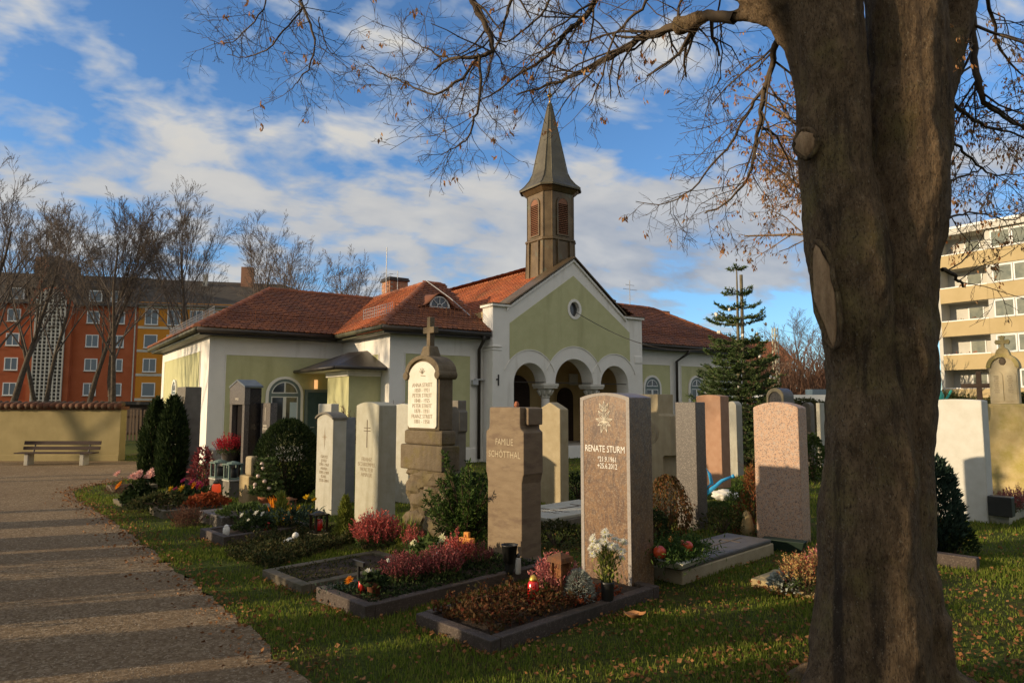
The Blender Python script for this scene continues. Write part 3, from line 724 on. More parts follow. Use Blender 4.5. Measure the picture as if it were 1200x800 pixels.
# right wing
Pr = (S2 - 2.6, -1.0, ZR); Er = (S2 + E, T0 - E, ZE)
roof_face([(G1, T0 - E, ZE), Er, Pr, (G1 - 1.5, -1.0, ZR), (G1 - 1.5, -2.6, 4.56), (G1, -2.6, 4.56)], (G1, T0 - E, ZE), Er, M['tile'])
roof_face([Er, (S2 + E, 5.0, ZE), (S2 - 2.6, 1.8, ZR), Pr], Er, (S2 + E, 5.0, ZE), M['tile'], False)
b = MB(); b.poly([(G1, -1.0, ZR), Pr, (S2 - 2.6, 1.8, ZR), (G1, 1.8, ZR)]); b.build('roof', M['tile'], chapel)
b = MB(); b.poly([(G1, 1.8, ZR), (S2 - 2.6, 1.8, ZR), (S2 + E, 5.0, ZE), (G1, 5.0, ZE)]); b.build('roof', M['tile'], chapel)
# hip and ridge tiles
def ridge(a, c, m=M['ridge_tile'], n_=None):
    a, c = Vector(a), Vector(c); d = c - a; n = max(2, int(d.length / 0.32)); b = MB()
    q = d.to_track_quat('Y', 'Z').to_matrix().to_4x4()
    for i in range(n):
        p = a + d * (i / n); Mx = Matrix.Translation(p + Vector((0, 0, 0.005))) @ q
        L_ = d.length / n
        vs = []; ns = 7
        for (y, r) in ((-0.02, 0.105), (L_ * 1.04, 0.09)):
            for k in range(ns): an = R(-10 + 200 * k / (ns - 1)); vs.append((r * math.cos(an), y, r * math.sin(an) * 0.85))
        fs = [(k, k + 1, ns + k + 1, ns + k) for k in range(ns - 1)] + [tuple(range(ns))[::-1]]
        b.add(vs, fs, Mx)
    o = b.build('ridge_tile', m, chapel); o['kind'] = 'stuff'
for a, c in ((A, Dd), (Bk, Dd), (Dd, Cc), (Q0, Pm), (Cc, Pm), (Pm, (G0, -1.0, ZR)), (Er, Pr), ((GC + 1.6, -1.0, ZR), Pr), ((GC, GT + 0.62, gtop), (GC, D, gtop))): ridge(a, c)
# snow guards
def guard(a, c, nrm, h=0.30):
    a, c = Vector(a), Vector(c); d = c - a; n = int(d.length / 0.13); b = MB()
    for z in (0.03, 0.12, 0.21, h): b.tube([a + Vector((0, 0, z)), c + Vector((0, 0, z))], 0.007, 4)
    for i in range(n + 1):
        p = a + d * (i / n); b.tube([p, p + Vector((0, 0, h))], 0.006 if i % 6 else 0.012, 4)
    b.build('snow_guard', M['steel'] if nrm else M['tile'], chapel)
up_ = 0.55
def on(sl): return ZE + up_ * sl + 0.03
guard((-E + up_ + 0.3, -E + up_, on(0.506)), (S0 - E + 0.3, -E + up_, on(0.506)), 0)
guard((-E + up_, D - 0.4, on(0.614)), (-E + up_, 0.3, on(0.614)), 1)
guard((S0 - E + up_, -1.2, on(0.64)), (S0 - E + up_, T0 + 0.2, on(0.64)), 1)
guard((S0 + 0.2, T0 - E + up_, on(0.614)), (G0 - 0.1, T0 - E + up_, on(0.614)), 0)
guard((G1 + 0.15, T0 - E + up_, on(0.614)), (S2 - 0.1, T0 - E + up_, on(0.614)), 0)
# eyebrow dormer
dm = bpy.data.objects.new('dormer', None); COL.objects.link(dm); dm.parent = chapel; dm.location = (5.75, -2.72, 4.50)
dm.scale = (.85, .9, .85)
arcp = arc(0, 0, 0.40, 0, 180, 14)
plate('frame', [arcp, arc(0, 0.03, 0.33, 0, 180, 14)], -0.03, 0.04, M['window_white'], dm)
plate('pane', [arc(0, 0.01, 0.36, 0, 180, 14)], 0.0, 0.02, M['glass'], dm)
b = MB()
for an in (45, 90, 135): b.tube([(0.1 * math.cos(R(an)), -0.02, 0.03 + 0.1 * math.sin(R(an))), (0.34 * math.cos(R(an)), -0.02, 0.02 + 0.34 * math.sin(R(an)))], 0.014, 5)
b.tube([(0.1 * math.cos(R(i * 15)), -0.02, 0.03 + 0.1 * math.sin(R(i * 15))) for i in range(13)], 0.013, 5); b.build('glazing_bar', M['window_white'], dm)
vs = []; n = 17
for (y, k) in ((-0.10, 1.0), (0.3, 0.98), (0.95, 0.55)):
    for i in range(n):
        x = -0.85 + 1.7 * i / (n - 1); zc = max(0.0, 0.52 * math.exp(-(x / 0.42) ** 2)) * k - 0.04; vs.append((x, y, zc + (0.0 if y < 0.9 else 0.30)))
b = MB(); b.add(vs, [(j * n + i, j * n + i + 1, (j + 1) * n + i + 1, (j + 1) * n + i) for j in range(2) for i in range(n - 1)])
o = b.build('dormer_roof', M['tile'], dm, smooth=True); sm_ = o.modifiers.new('t', 'SOLIDIFY'); sm_.thickness = 0.04
# chimney
ch = bpy.data.objects.new('chimney', None); COL.objects.link(ch); ch.parent = chapel; ch.location = (7.25, 3.55, 0)
b = MB(); b.box(-0.36, 0.36, -0.36, 0.36, 4.9, 6.32); b.build('mortar_core', M['mortar'], ch)
b = MB(); z = 5.2; r = 0
while z < 6.30:
    for fx in range(4):
        for i in range(3):
            x0 = -0.375 + i * 0.25 + (0.0 if r % 2 else 0.0); off_ = 0.125 if r % 2 else 0
            x0 = -0.375 + ((i * 0.25 + off_) % 0.75); x1 = min(x0 + 0.235, 0.375)
            b.box(x0, x1, -0.372, -0.34, z, z + 0.065, Matrix.Rotation(R(90 * fx), 4, 'Z'))
    z += 0.078; r += 1
bk = b.build('brick', M['brick'], ch); bk['kind'] = 'stuff'
b = MB(); b.box(-0.43, 0.43, -0.43, 0.43, 6.32, 6.40); b.box(-0.40, 0.40, -0.40, 0.40, 6.401, 6.46); b.build('cap', M['dark_metal'], ch, 0.01)
b = MB(); b.tube([(-0.45, -0.2, 5.3), (-0.45, -0.2, 7.6)], 0.02, 6); b.tube([(-0.1, -0.45, 5.3), (-0.1, -0.45, 6.7)], 0.015, 6); b.tube([(-0.45, -0.2, 6.1), (-0.36, -0.2, 6.1)], 0.02, 5); b.build('lightning_rod', M['steel'], ch)
b = MB(); b.tube([(6.18, -1.02, ZR + 0.12), (6.4, -2.2, 4.92), (6.55, -3.2, 4.25)], 0.012, 5); b.build('lightning_wire', M['steel'], chapel)

# ---------------- bell tower
tw = bpy.data.objects.new('bell_tower', None); COL.objects.link(tw); tw.parent = chapel; tw.location = (GC, -2.75, 0)
def octo(hw, ch_):
    return [(hw - ch_, -hw), (hw, -hw + ch_), (hw, hw - ch_), (hw - ch_, hw), (-hw + ch_, hw), (-hw, hw - ch_), (-hw, -hw + ch_), (-hw + ch_, -hw)]
def loft(name, levels, m, bevel=0.0):
    b = MB(); n = 8; vs = []; fs = []
    for hw, c_, z in levels: vs += [(x, y, z) for x, y in octo(hw, c_)]
    for j in range(len(levels) - 1): fs += [(j * n + i, j * n + (i + 1) % n, (j + 1) * n + (i + 1) % n, (j + 1) * n + i) for i in range(n)]
    fs += [tuple(range(n - 1, -1, -1)), tuple(range((len(levels) - 1) * n, len(levels) * n))]
    b.add(vs, fs); return b.build(name, m, tw, bevel)
loft('shaft', [(0.72, 0.24, 4.2), (0.66, 0.22, 6.95)], M['copper'])
loft('string_course', [(0.69, 0.23, 6.951), (0.705, 0.235, 6.97), (0.705, 0.235, 7.02), (0.65, 0.215, 7.06)], M['copper'])
loft('belfry', [(0.635, 0.205, 7.061), (0.635, 0.205, 8.62)], M['copper'])
loft('eaves', [(0.66, 0.21, 8.56), (0.80, 0.26, 8.70), (0.83, 0.27, 8.70)], M['copper'])
loft('spire', [(0.86, 0.28, 8.705), (0.865, 0.28, 8.76), (0.72, 0.24, 8.90), (0.585, 0.21, 9.10), (0.50, 0.19, 9.32), (0.40, 0.155, 9.9), (0.05, 0.02, 11.82)], M['copper_green'])
b = MB()
for i in range(8):          # standing seams of the spire and belfry corners
    x, y = octo(1.0, 0.33)[i]
    b.tube([(x * 0.868, y * 0.868, 8.76), (x * 0.725, y * 0.725, 8.905), (x * 0.59, y * 0.59, 9.105), (x * 0.50, y * 0.50, 9.33), (x * 0.40, y * 0.40, 9.9), (x * 0.05, y * 0.05, 11.82)], 0.014, 5)
b.build('spire_seam', M['copper_green'], tw)
b = MB()
for i in range(8):
    x, y = octo(1.0, 0.323)[i]; b.tube([(x * 0.638, y * 0.638, 7.06), (x * 0.638, y * 0.638, 8.6)], 0.02, 5); b.tube([(x * 0.722, y * 0.722, 4.25), (x * 0.662, y * 0.662, 6.95)], 0.018, 5)
b.build('corner_seam', M['copper'], tw)
for k in range(4):
    Mr = Matrix.Rotation(R(90 * k), 4, 'Z')
    g = bpy.data.objects.new('louvre_window', None); COL.objects.link(g); g.parent = tw; g.rotation_euler = (0, 0, R(90 * k))
    # frame and slats as sub-parts of the tower
    fr2 = plate('louvre_frame', [[(-0.26, 7.12), (0.26, 7.12)] + arc(0, 8.16, 0.26, 0, 180, 12), [(-0.20, 7.16), (0.20, 7.16)] + arc(0, 8.16, 0.20, 0, 180, 12)], -0.675, -0.636, M['copper'], g)
    plate('louvre_back', [[(-0.20, 7.16), (0.20, 7.16)] + arc(0, 8.16, 0.20, 0, 180, 12)], -0.639, -0.636, M['dark_wood'], g)
    b = MB(); z = 7.19
    while z < 8.16: b.box(-0.195, 0.195, -0.028, 0.028, -0.007, 0.007, Matrix.Translation((0, -0.655, z)) @ Matrix.Rotation(R(38), 4, 'X')); z += 0.062
    ls = b.build('louvre_slat', M['wood_red'], g); ls['kind'] = 'stuff'
    plate('louvre_head', [[(-0.195, 8.165), (0.195, 8.165)] + arc(0, 8.16, 0.195, 2, 178, 12)], -0.668, -0.645, M['wood_red'], g)
    b = MB(); b.box(-0.27, -0.23, -0.725, -0.66, 4.4, 6.94, ); b.box(0.23, 0.27, -0.725, -0.66, 4.4, 6.94); b.build('panel_seam', M['copper'], g)
b = MB(); b.lathe([(0.05, 11.80), (0.02, 11.92), (0.02, 12.0), (0.07, 12.05), (0.085, 12.1), (0.06, 12.16), (0.015, 12.2), (0.012, 12.75)], 10); b.box(-0.14, 0.14, -0.012, 0.012, 12.52, 12.545)
M['gold'] = mat('gilding', (0.75, 0.48, 0.10), rough=0.35, metal=0.8)
b.build('finial', M['gold'], tw, smooth=True)
# roof antenna on the right slope, small roof window dashes
b = MB(); a0 = Vector((15.4, -0.9, 5.6)); b.tube([a0, a0 + Vector((0, 0, 1.0))], 0.015, 5); b.tube([a0 + Vector((-0.4, 0, 0.62)), a0 + Vector((0.4, 0, 0.62))], 0.01, 4); b.tube([a0 + Vector((-0.25, 0, 0.8)), a0 + Vector((0.25, 0, 0.8))], 0.01, 4); b.build('antenna', M['steel'], chapel)
wallbox('chimney', 18.6, 19.05, 0.3, 0.75, 4.6, 5.75, M['brick']).parent = chapel
# ================================================================ far apartment houses on the left
def solve_l(o, d, u):
    lo, hi = -60.0, 80.0
    for _ in range(50):
        m = (lo + hi) / 2; p = o + d * m
        if 600 + FOC * p.x / (p.y * math.cos(PITCH)) < u: lo = m
        else: hi = m
    return lo
M['red_render'] = mat('brick_red_render', (0.34, 0.085, 0.030), (0.40, 0.11, 0.045), 0.7, 0.9, 0.2, 20, dirt=((0.27, 0.075, 0.03), 0.8, 0.58))
M['orange_render'] = mat('orange_render', (0.50, 0.20, 0.020), (0.55, 0.23, 0.03), 0.7, 0.9, 0.2, 20)
M['roof_grey'] = mat('dark_roof_tile', (0.050, 0.042, 0.034), (0.085, 0.070, 0.054), 1.2, 0.85, 0.4, 9, stretch=(1, 1, 4))
M['band'] = mat('pale_concrete', (0.46, 0.44, 0.38), (0.54, 0.51, 0.45), 2, 0.9, 0.2, 30)
o_ = at(0, 440, 72.0); o_.z = 0; q_ = at(245, 440, 77.0); q_.z = 0
dl = (q_ - o_).normalized(); rzb = math.atan2(dl.y, dl.x)
def LU(u): return solve_l(o_, dl, u)
def wall_window(parent, x, z, wd, ht, y=-0.002, fm=None, gm=None, mull=True):
    b = MB(); f = 0.09
    b.box(x - wd / 2, x + wd / 2, y - 0.06, y, z, z + f); b.box(x - wd / 2, x + wd / 2, y - 0.06, y, z + ht - f, z + ht)
    b.box(x - wd / 2, x - wd / 2 + f, y - 0.06, y, z + f, z + ht - f); b.box(x + wd / 2 - f, x + wd / 2, y - 0.06, y, z + f, z + ht - f)
    if mull: b.box(x - 0.035, x + 0.035, y - 0.055, y, z + f, z + ht - f)
    wn = b.build('window', fm or M['window_white'], parent)
    b = MB(); b.box(x - wd / 2 + 0.02, x + wd / 2 - 0.02, y - 0.03, y - 0.01, z + 0.02, z + ht - 0.02); b.build('pane', gm or M['glass_blue'], wn)
    b = MB(); b.box(x - wd / 2 - 0.06, x + wd / 2 + 0.06, y - 0.14, y, z - 0.06, z - 0.002); b.build('sill', M['band'], wn)
    return wn
lr = LU(157)
red = thing('apartment_building', o_, rzb, 'brick red apartment house with dark roof and white lattice stair window', 'building')
b = MB(); b.box(-12, lr, 0, 11, 0, 12.5); b.build('wall', M['red_render'], red)
b = MB(); b.add([(-12.3, -0.5, 12.4), (lr, -0.5, 12.4), (lr, 5.5, 16.5), (-12.3, 5.5, 16.5), (lr, 11.5, 12.4), (-12.3, 11.5, 12.4)], [(0, 1, 2, 3), (3, 2, 4, 5), (0, 3, 5), (1, 4, 2)]); b.build('roof', M['roof_grey'], red)
b = MB(); b.box(-12.3, lr, -0.6, -0.45, 12.25, 12.45); b.build('gutter', M['dark_metal'], red)
for u in (10, 104, 134):
    for z in (10.35, 7.75, 5.15, 2.5): wall_window(red, LU(u), z, 1.25, 1.35)
for u in (-30,):
    for z in (10.35, 7.75, 5.15): wall_window(red, LU(u), z, 1.25, 1.35)
xm = LU(57)
plate_pts = [(xm - 2.1, 12.0), (xm + 2.1, 12.0), (xm + 0.55, 16.6), (xm + 0.55, 17.4), (xm - 0.55, 17.4), (xm - 0.55, 16.6)]
b = MB(); b.prism(plate_pts, -0.7, 5.5); b.build('gable', M['roof_grey'], red)
b = MB(); b.prism([(xm - 2.12, 12.0), (xm - 1.82, 12.0), (xm - 0.45, 16.4), (xm - 0.62, 16.7)], -0.85, -0.702); b.prism([(xm + 1.82, 12.0), (xm + 2.12, 12.0), (xm + 0.62, 16.7), (xm + 0.45, 16.4)], -0.85, -0.702); b.build('verge', M['red_render'], red)
b = MB(); b.box(xm - 1.95, xm + 1.95, -0.65, 0.0, 0.0, 12.3); b.prism([(xm - 1.7, 12.3), (xm + 1.7, 12.3)] + arc(xm, 12.6, 1.5, 10, 170, 12), -0.78, -0.3); b.build('stair_bay', M['red_render'], red)
lt = bpy.data.objects.new('stair_window', None); COL.objects.link(lt); lt.parent = red
b = MB(); b.prism([(xm - 1.4, 1.5), (xm + 1.4, 1.5)] + arc(xm, 12.55, 1.35, 0, 180, 10), -0.80, -0.79); b.build('pane', M['dark_slate'], lt)
b = MB()
for i in range(8):
    x = xm - 1.38 + i * 2.76 / 7; top = 12.55 + math.sqrt(max(0.05, 1.36 ** 2 - (x - xm) ** 2)); b.box(x - 0.06, x + 0.06, -1.0, -0.802, 1.5, top)
z = 1.6
while z < 13.7:
    hw = 1.38 if z < 12.55 else math.sqrt(max(0.04, 1.36 ** 2 - (z - 12.55) ** 2)); b.box(xm - hw, xm + hw, -0.98, -0.81, z - 0.055, z + 0.055); z += 0.394
b.build('lattice_bar', M['band'], lt)['kind'] = 'stuff'
for u in (12, 105, 131):
    x = LU(u); d = bpy.data.objects.new('dormer', None); COL.objects.link(d); d.parent = red
    b = MB(); b.box(x - 0.8, x + 0.8, 0.1, 3.2, 12.5, 14.1); b.build('dormer_wall', M['roof_grey'], d)
    b = MB(); b.box(x - 0.95, x + 0.95, -0.05, 3.4, 14.102, 14.25); b.build('dormer_roof', M['roof_grey'], d)
    b = MB(); b.box(x - 0.65, x + 0.65, 0.03, 0.098, 12.7, 14.0); b.build('frame', M['window_white'], d)
    b = MB(); b.box(x - 0.52, x + 0.52, 0.01, 0.028, 12.83, 13.87); b.build('pane', M['glass_blue'], d)
b = MB(); b.box(LU(15) - 0.7, LU(15) + 0.7, 5, 6, 15.5, 18.4); b.build('chimney', M['brick'], red)
b = MB(); x = LU(31); b.tube([(x, -0.08, 0), (x, -0.08, 12.3)], 0.06, 6); b.build('downpipe', M['steel'], red)
b = MB(); x = lr - 0.25; b.tube([(x, -0.08, 0), (x, -0.08, 12.3)], 0.07, 6); b.build('downpipe', M['band'], red)
org = thing('apartment_building', o_ + dl * (lr + 0.02) + Vector((0, 0, 0)), rzb, 'bright orange apartment house with white floor bands beside the red one', 'building')
def LO(u): return LU(u) - lr - 0.02
b = MB(); b.box(0, 24, 0, 11, 0, 12.9); b.build('wall', M['orange_render'], org)
b = MB(); b.add([(0, -0.5, 12.5), (24.5, -0.5, 12.5), (14.5, 5.5, 16.4), (0, 5.5, 16.4), (24.5, 11.5, 12.5), (0, 11.5, 12.5)], [(0, 1, 2, 3), (3, 2, 4, 5), (1, 4, 2), (0, 3, 5)]); b.build('roof', M['roof_grey'], org)
for z in (1.95, 4.65, 7.3, 9.9):
    b = MB(); b.box(0, 24, -0.04, -0.002, z, z + 0.28); b.build('floor_band', M['band'], org)
b = MB(); b.box(0, 24.1, -0.06, -0.002, 12.2, 12.52); b.build('eaves_band', M['band'], org)
for u in (173, 199.5, 226, 253):
    for k, z in enumerate((10.35, 7.75, 5.1, 2.42)): wall_window(org, LO(u), z, 1.35, 1.75 if k == 0 else 1.5, mull=(k % 2 == 0))
b = MB(); x = LO(278); b.box(x - 0.7, x + 0.7, 4.5, 5.8, 14.5, 18.2); b.build('chimney', M['brick'], org)
b = MB(); x = LO(226); b.box(x - 0.25, x + 0.25, 4.2, 4.7, 15, 17.0); b.build('chimney', M['band'], org)

# ================================================================ apartment block on the right
M['sand_render'] = mat('sand_yellow_render', (0.43, 0.33, 0.17), (0.48, 0.37, 0.20), 0.8, 0.92, 0.2, 20)
M['cream_render'] = mat('cream_render', (0.52, 0.50, 0.44), (0.58, 0.56, 0.50), 0.8, 0.9, 0.2, 20)
M['curtain'] = mat('curtain_glass', (0.13, 0.15, 0.13), (0.25, 0.26, 0.21), 1.5, 0.6, spec=0.15)
M['terracotta'] = mat('terracotta_planting', (0.45, 0.14, 0.05), (0.30, 0.12, 0.06), 6, 0.9)
ob = at(1103, 440, 56.0); ob.z = 0
blk = thing('apartment_building', ob, R(-55), 'sand coloured apartment block with white balconies behind the right graves', 'building')
b = MB(); b.box(0, 22, 1.6, 13, 0, 15.3); b.build('wall', M['cream_render'], blk)
b = MB(); b.box(0, 0.28, 0, 1.598, 0, 15.3); b.build('end_wall', M['cream_render'], blk)
floors = [-0.85, 1.88, 4.6, 7.32, 10.05, 12.77]
for x0 in (0.3, 9.6):
    for z in floors:
        bal = bpy.data.objects.new('balcony', None); COL.objects.link(bal); bal.parent = blk
        b = MB(); b.box(x0, x0 + 3.4, 0.02, 1.598, z - 0.22, z); b.build('floor_slab', M['band'], bal)
        b = MB(); b.box(x0 - 0.01, x0 + 3.42, -0.10, 0.018, z - 0.25, z + 0.95); b.build('parapet', M['sand_render'], bal)
        b = MB(); b.box(x0, x0 + 3.4, -0.05, 0.0, z + 0.953, z + 1.04); b.build('handrail', M['window_white'], bal)
        b = MB(); b.box(x0 + 1.35, x0 + 2.5, 1.55, 1.597, z + 0.05, z + 2.2); b.build('door_frame', M['window_white'], bal)
        b = MB(); b.box(x0 + 1.45, x0 + 2.4, 1.52, 1.548, z + 0.15, z + 2.1); b.build('pane', M['curtain'], bal)
        for k in range(random.randint(1, 4)):
            px = x0 + random.uniform(0.3, 3.1); C = np.array([[px, 0.35, z + 0.9]]) + rng.normal(size=(60, 3)) * [0.16, 0.1, 0.13]
            V, T = leaf_arrays(C, rdir(60), 0.14, 0.09); link_mesh('balcony_plant', np_mesh('balcony_plant', V, T), M['terracotta'], bal)['kind'] = 'stuff'
    
for x0, x1 in ((3.7, 9.58), (13.0, 22.0)):
    for z in floors:
        b = MB(); b.box(x0, x1, -0.10, 1.598, z - 0.25, z + 0.95); b.build('spandrel', M['sand_render'], blk)
        b = MB(); b.box(x0, x1, 0.0, 1.598, z + 0.951, z + 2.47); b.build('window_wall', M['cream_render'], blk)
        n = int((x1 - x0) / 1.45)
        for i in range(n):
            wn = wall_window(blk, x0 + 0.35 + 0.72 + i * 1.42, z + 1.0, 1.36, 1.35, -0.002, None, M['curtain'], False)
b = MB(); b.box(-0.2, 22.2, -0.35, 13.2, 15.3, 15.75); b.build('roof', M['cream_render'], blk)
b = MB(); b.box(-0.25, 22.3, -0.42, 13.3, 15.751, 15.95); b.build('roof_edge', M['window_white'], blk)
b = MB(); b.box(6.2, 7.6, 3, 5, 15.95, 17.8); b.build('roof_chimney', M['cream_render'], blk)

# ================================================================ far things on the right
house = thing('house', at(838, 460, 78), R(12), 'far house with a bright red roof showing behind the right chapel wing', 'house'); house.location.z = 0
b = MB(); b.box(-4, 4, 0, 8, 0, 7.6); b.build('wall', M['cream_render'], house)
b = MB(); b.add([(-4.5, -0.5, 7.5), (4.5, -0.5, 7.5), (3.2, 4, 10.2), (-3.2, 4, 10.2), (4.5, 8.5, 7.5), (-4.5, 8.5, 7.5)], [(0, 1, 2, 3), (1, 4, 2), (4, 5, 3, 2), (5, 0, 3)]); b.build('roof', M['tile_bright'], house)
b = MB(); b.box(-1.2, -0.4, 2.6, 3.4, 9, 11); b.build('chimney', M['brick'], house)
house2 = thing('house', at(893, 460, 95), R(-8), 'far house with a low orange roof among the brown bare trees', 'house'); house2.location.z = 0
b = MB(); b.box(-4, 4, 0, 8, 0, 7.6); b.build('wall', M['cream_render'], house2)
b = MB(); b.add([(-4.5, -0.5, 7.5), (4.5, -0.5, 7.5), (3.2, 4, 10.6), (-3.2, 4, 10.6), (4.5, 8.5, 7.5), (-4.5, 8.5, 7.5)], [(0, 1, 2, 3), (1, 4, 2), (4, 5, 3, 2), (5, 0, 3)]); b.build('roof', M['tile_bright'], house2)
hut = thing('flat_roofed_shed', at(952, 473, 42), R(4), 'long low shed with a white roof edge beyond the far graves', 'shed'); hut.location.z = 0
b = MB(); b.box(-2.2, 6, 0, 3, 0, 1.75); b.build('wall', M['dark_wood'], hut)
b = MB(); b.box(-2.4, 6.2, -0.25, 3.2, 1.76, 2.2); b.build('roof', M['window_white'], hut)
b = MB(); b.box(0.3, 1.4, 0.5, 1.4, 2.2, 2.55); b.build('roof_light', M['glass_blue'], hut)
mast = thing('lattice_mast', at(911, 470, 60), R(20), 'pale steel lattice mast rising beyond the fir tree', 'mast'); mast.location.z = 0
b = MB(); hm = 8.3
cor = [(-0.22, -0.22), (0.22, -0.22), (0.22, 0.22), (-0.22, 0.22)]
M['mast_paint'] = mat('pale_green_mast', (0.50, 0.50, 0.36), (0.58, 0.57, 0.44), 3, 0.6)
for x, y in cor: b.tube([(x, y, 0), (x * 0.75, y * 0.75, hm)], 0.045, 5)
b.build('mast_leg', M['mast_paint'], mast)['kind'] = 'stuff'
b = MB()
for k in range(18):
    z0, z1 = hm * k / 18, hm * (k + 1) / 18
    for i in range(4):
        p, q = cor[i], cor[(i + 1) % 4]; f0 = 1 - 0.25 * k / 18; f1 = 1 - 0.25 * (k + 1) / 18
        b.tube([(p[0] * f0, p[1] * f0, z0), (q[0] * f1, q[1] * f1, z1)], 0.022, 4)
b.build('brace', M['mast_paint'], mast)['kind'] = 'stuff'

# ================================================================ bare trees
M['bark'] = mat('grey_brown_bark', (0.060, 0.045, 0.032), (0.12, 0.092, 0.066), 9, 0.95, 0.6, 40)
M['twig'] = mat('twig_bark', (0.095, 0.074, 0.060), (0.15, 0.118, 0.095), 8, 0.9)
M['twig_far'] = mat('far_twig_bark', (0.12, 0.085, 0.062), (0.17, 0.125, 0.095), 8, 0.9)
def bare_tree(seed, h, fork, cfg, stems=1, spread=0.1):
    rn = random.Random(seed); trunk = []; crown = []; tips = []
    r0 = h * 0.0145
    for s in range(stems):
        lean = Vector((rn.uniform(-spread, spread), rn.uniform(-spread, spread), 1)).normalized()
        p = Vector((0.12 * s, 0.05 * s, -0.1)); pts = [p]
        n = 9; d = lean.copy()
        for i in range(n):
            d = (d + Vector((rn.gauss(0, 0.06), rn.gauss(0, 0.06), 0.03))).normalized(); p = p + d * (h * 0.80 / n); pts.append(p)
        r1 = r0 * 0.18
        trunk.append((pts, r0 * (0.85 if stems > 1 else 1), r1))
        nb = 15 if stems == 1 else 10
        for i in range(nb):
            f = fork + (0.97 - fork) * (i + rn.random() * 0.8) / nb; s_ = f * n; j = min(int(s_), n - 1); bpt = pts[j].lerp(pts[j + 1], s_ - j)
            az = rn.uniform(0, 2 * math.pi); el = R(rn.uniform(40, 70)) + f * 0.15
            dd = Vector((math.cos(az) * math.cos(el), math.sin(az) * math.cos(el), math.sin(el)))
            grow(crown, tips, bpt, dd, h * rn.uniform(0.40, 0.58) * (1.25 - 0.75 * f), max(0.014, r0 * (1 - f * 0.8) * 0.42), 0, cfg, rn)
    return trunk, crown
CF = dict(max=3, n=[10, 7, 5], ratio=0.44, ang=31, wig=0.04, lift=[0.03, 0.035, 0.03, 0.02], taper=0.30, rmin=0.0062, rr=0.42, **{'from': 0.25})
protos = []
def tree_meshes(seed, h, fork, stems=1, cfg=CF, spread=0.1, tm=None):
    t, c = bare_tree(seed, h, fork, cfg, stems, spread)
    V, T = branches_arrays(t); mt = np_mesh('trunk', V, T); mt.materials.append(M['bark']); mt.shade_smooth()
    V, T = branches_arrays(c); mc = np_mesh('crown', V, T); mc.materials.append(tm or M['twig'])
    return mt, mc
tm_a = tree_meshes(11, 11.5, 0.40, 1); tm_b = tree_meshes(23, 11.0, 0.38, 2, spread=0.17); tm_c = tree_meshes(5, 11.0, 0.42, 1, spread=0.13)
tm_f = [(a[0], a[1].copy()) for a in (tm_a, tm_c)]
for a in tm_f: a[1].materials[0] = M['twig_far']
def put_tree(tm, p, rz, sc, label, group, name='bare_tree', leanx=0.0):
    t = thing(name, p, rz, label, 'tree', group); t.scale = (sc[0], sc[0], sc[1]); t.rotation_euler = (0, leanx, rz)
    for nm, me in zip(('trunk', 'crown'), tm):
        o = bpy.data.objects.new(nm, me); COL.objects.link(o); o.parent = t
    return t
g_ = 'bare trees between the garden wall and the apartment houses'
def tg(u, Y): p = at(u, 470, Y); p.z = 0; return p
put_tree(tm_a, tg(-14, 27), 0.3, (1.0, 0.95), 'tallest bare tree at the left edge behind the ochre wall', g_)
put_tree(tm_c, tg(8, 30), 2.1, (1.0, 1.02), 'bare tree close beside the tallest one behind the left end of the wall', g_)
put_tree(tm_c, tg(98, 28), 1.2, (0.8, 0.95), 'slender bare tree in front of the red house right of its lattice window', g_)
put_tree(tm_b, tg(138, 28), 4.0, (0.95, 0.93), 'twin-stemmed bare tree rising above the right end of the ochre wall', g_)
put_tree(tm_a, tg(211, 32), 2.6, (0.88, 1.0), 'bare tree in front of the orange house left of the chapel roof hip', g_)
put_tree(tm_c, tg(240, 35), 5.0, (0.82, 1.04), 'bare tree behind the left hip of the chapel roof', g_)
put_tree(tm_b, tg(48, 36), 5.5, (1.0, 1.12), 'bare tree standing before the lattice stair window of the red house', g_)
g2 = 'pale bare trees far behind the chapel'
put_tree(tm_f[0], tg(305, 50), 0.8, (1.25, 1.3), 'far bare tree left of the pair behind the long roof ridge', g2)
put_tree(tm_f[1], tg(345, 55), 3.3, (1.35, 1.45), 'tall far bare tree above the middle of the left chapel roof', g2)
put_tree(tm_f[0], tg(401, 62), 4.4, (1.4, 1.3), 'smaller far bare tree just left of the brick chimney', g2)
g3 = 'bare trees far to the right beyond the graves'
put_tree(tm_f[0], tg(938, 70), 1.9, (1.1, 0.93), 'far brown bare tree left of the thick trunk', g3)
put_tree(tm_f[1], tg(962, 60), 0.4, (1.1, 0.80), 'far brown bare tree half hidden by the thick trunk', g3)
# brown wood beyond the graves: one mass
rn = random.Random(77); polys = []; CW = dict(max=2, n=[5, 4], ratio=0.5, ang=30, wig=0.14, lift=[0.12, 0.1, 0.1], taper=0.5, rmin=0.018, rr=0.55, **{'from': 0.2})
for i in range(150):
    u = rn.uniform(855, 1075); Y = rn.uniform(52, 84); p = tg(u, Y); h = rn.uniform(4.5, 7.5)
    for k in range(4): grow(polys, [], p, Vector((rn.gauss(0, 0.22), rn.gauss(0, 0.22), 1)).normalized(), h * rn.uniform(0.6, 1), 0.06, 0, CW, rn)
V, T = branches_arrays(polys)
M['red_twig'] = mat('reddish_twigs', (0.11, 0.055, 0.035), (0.17, 0.095, 0.06), 0.5, 0.95)
tag(link_mesh('far_woods', np_mesh('far_woods', V, T), M['red_twig']), 'brown leafless thicket beyond the far graves', 'woods', kind='stuff')
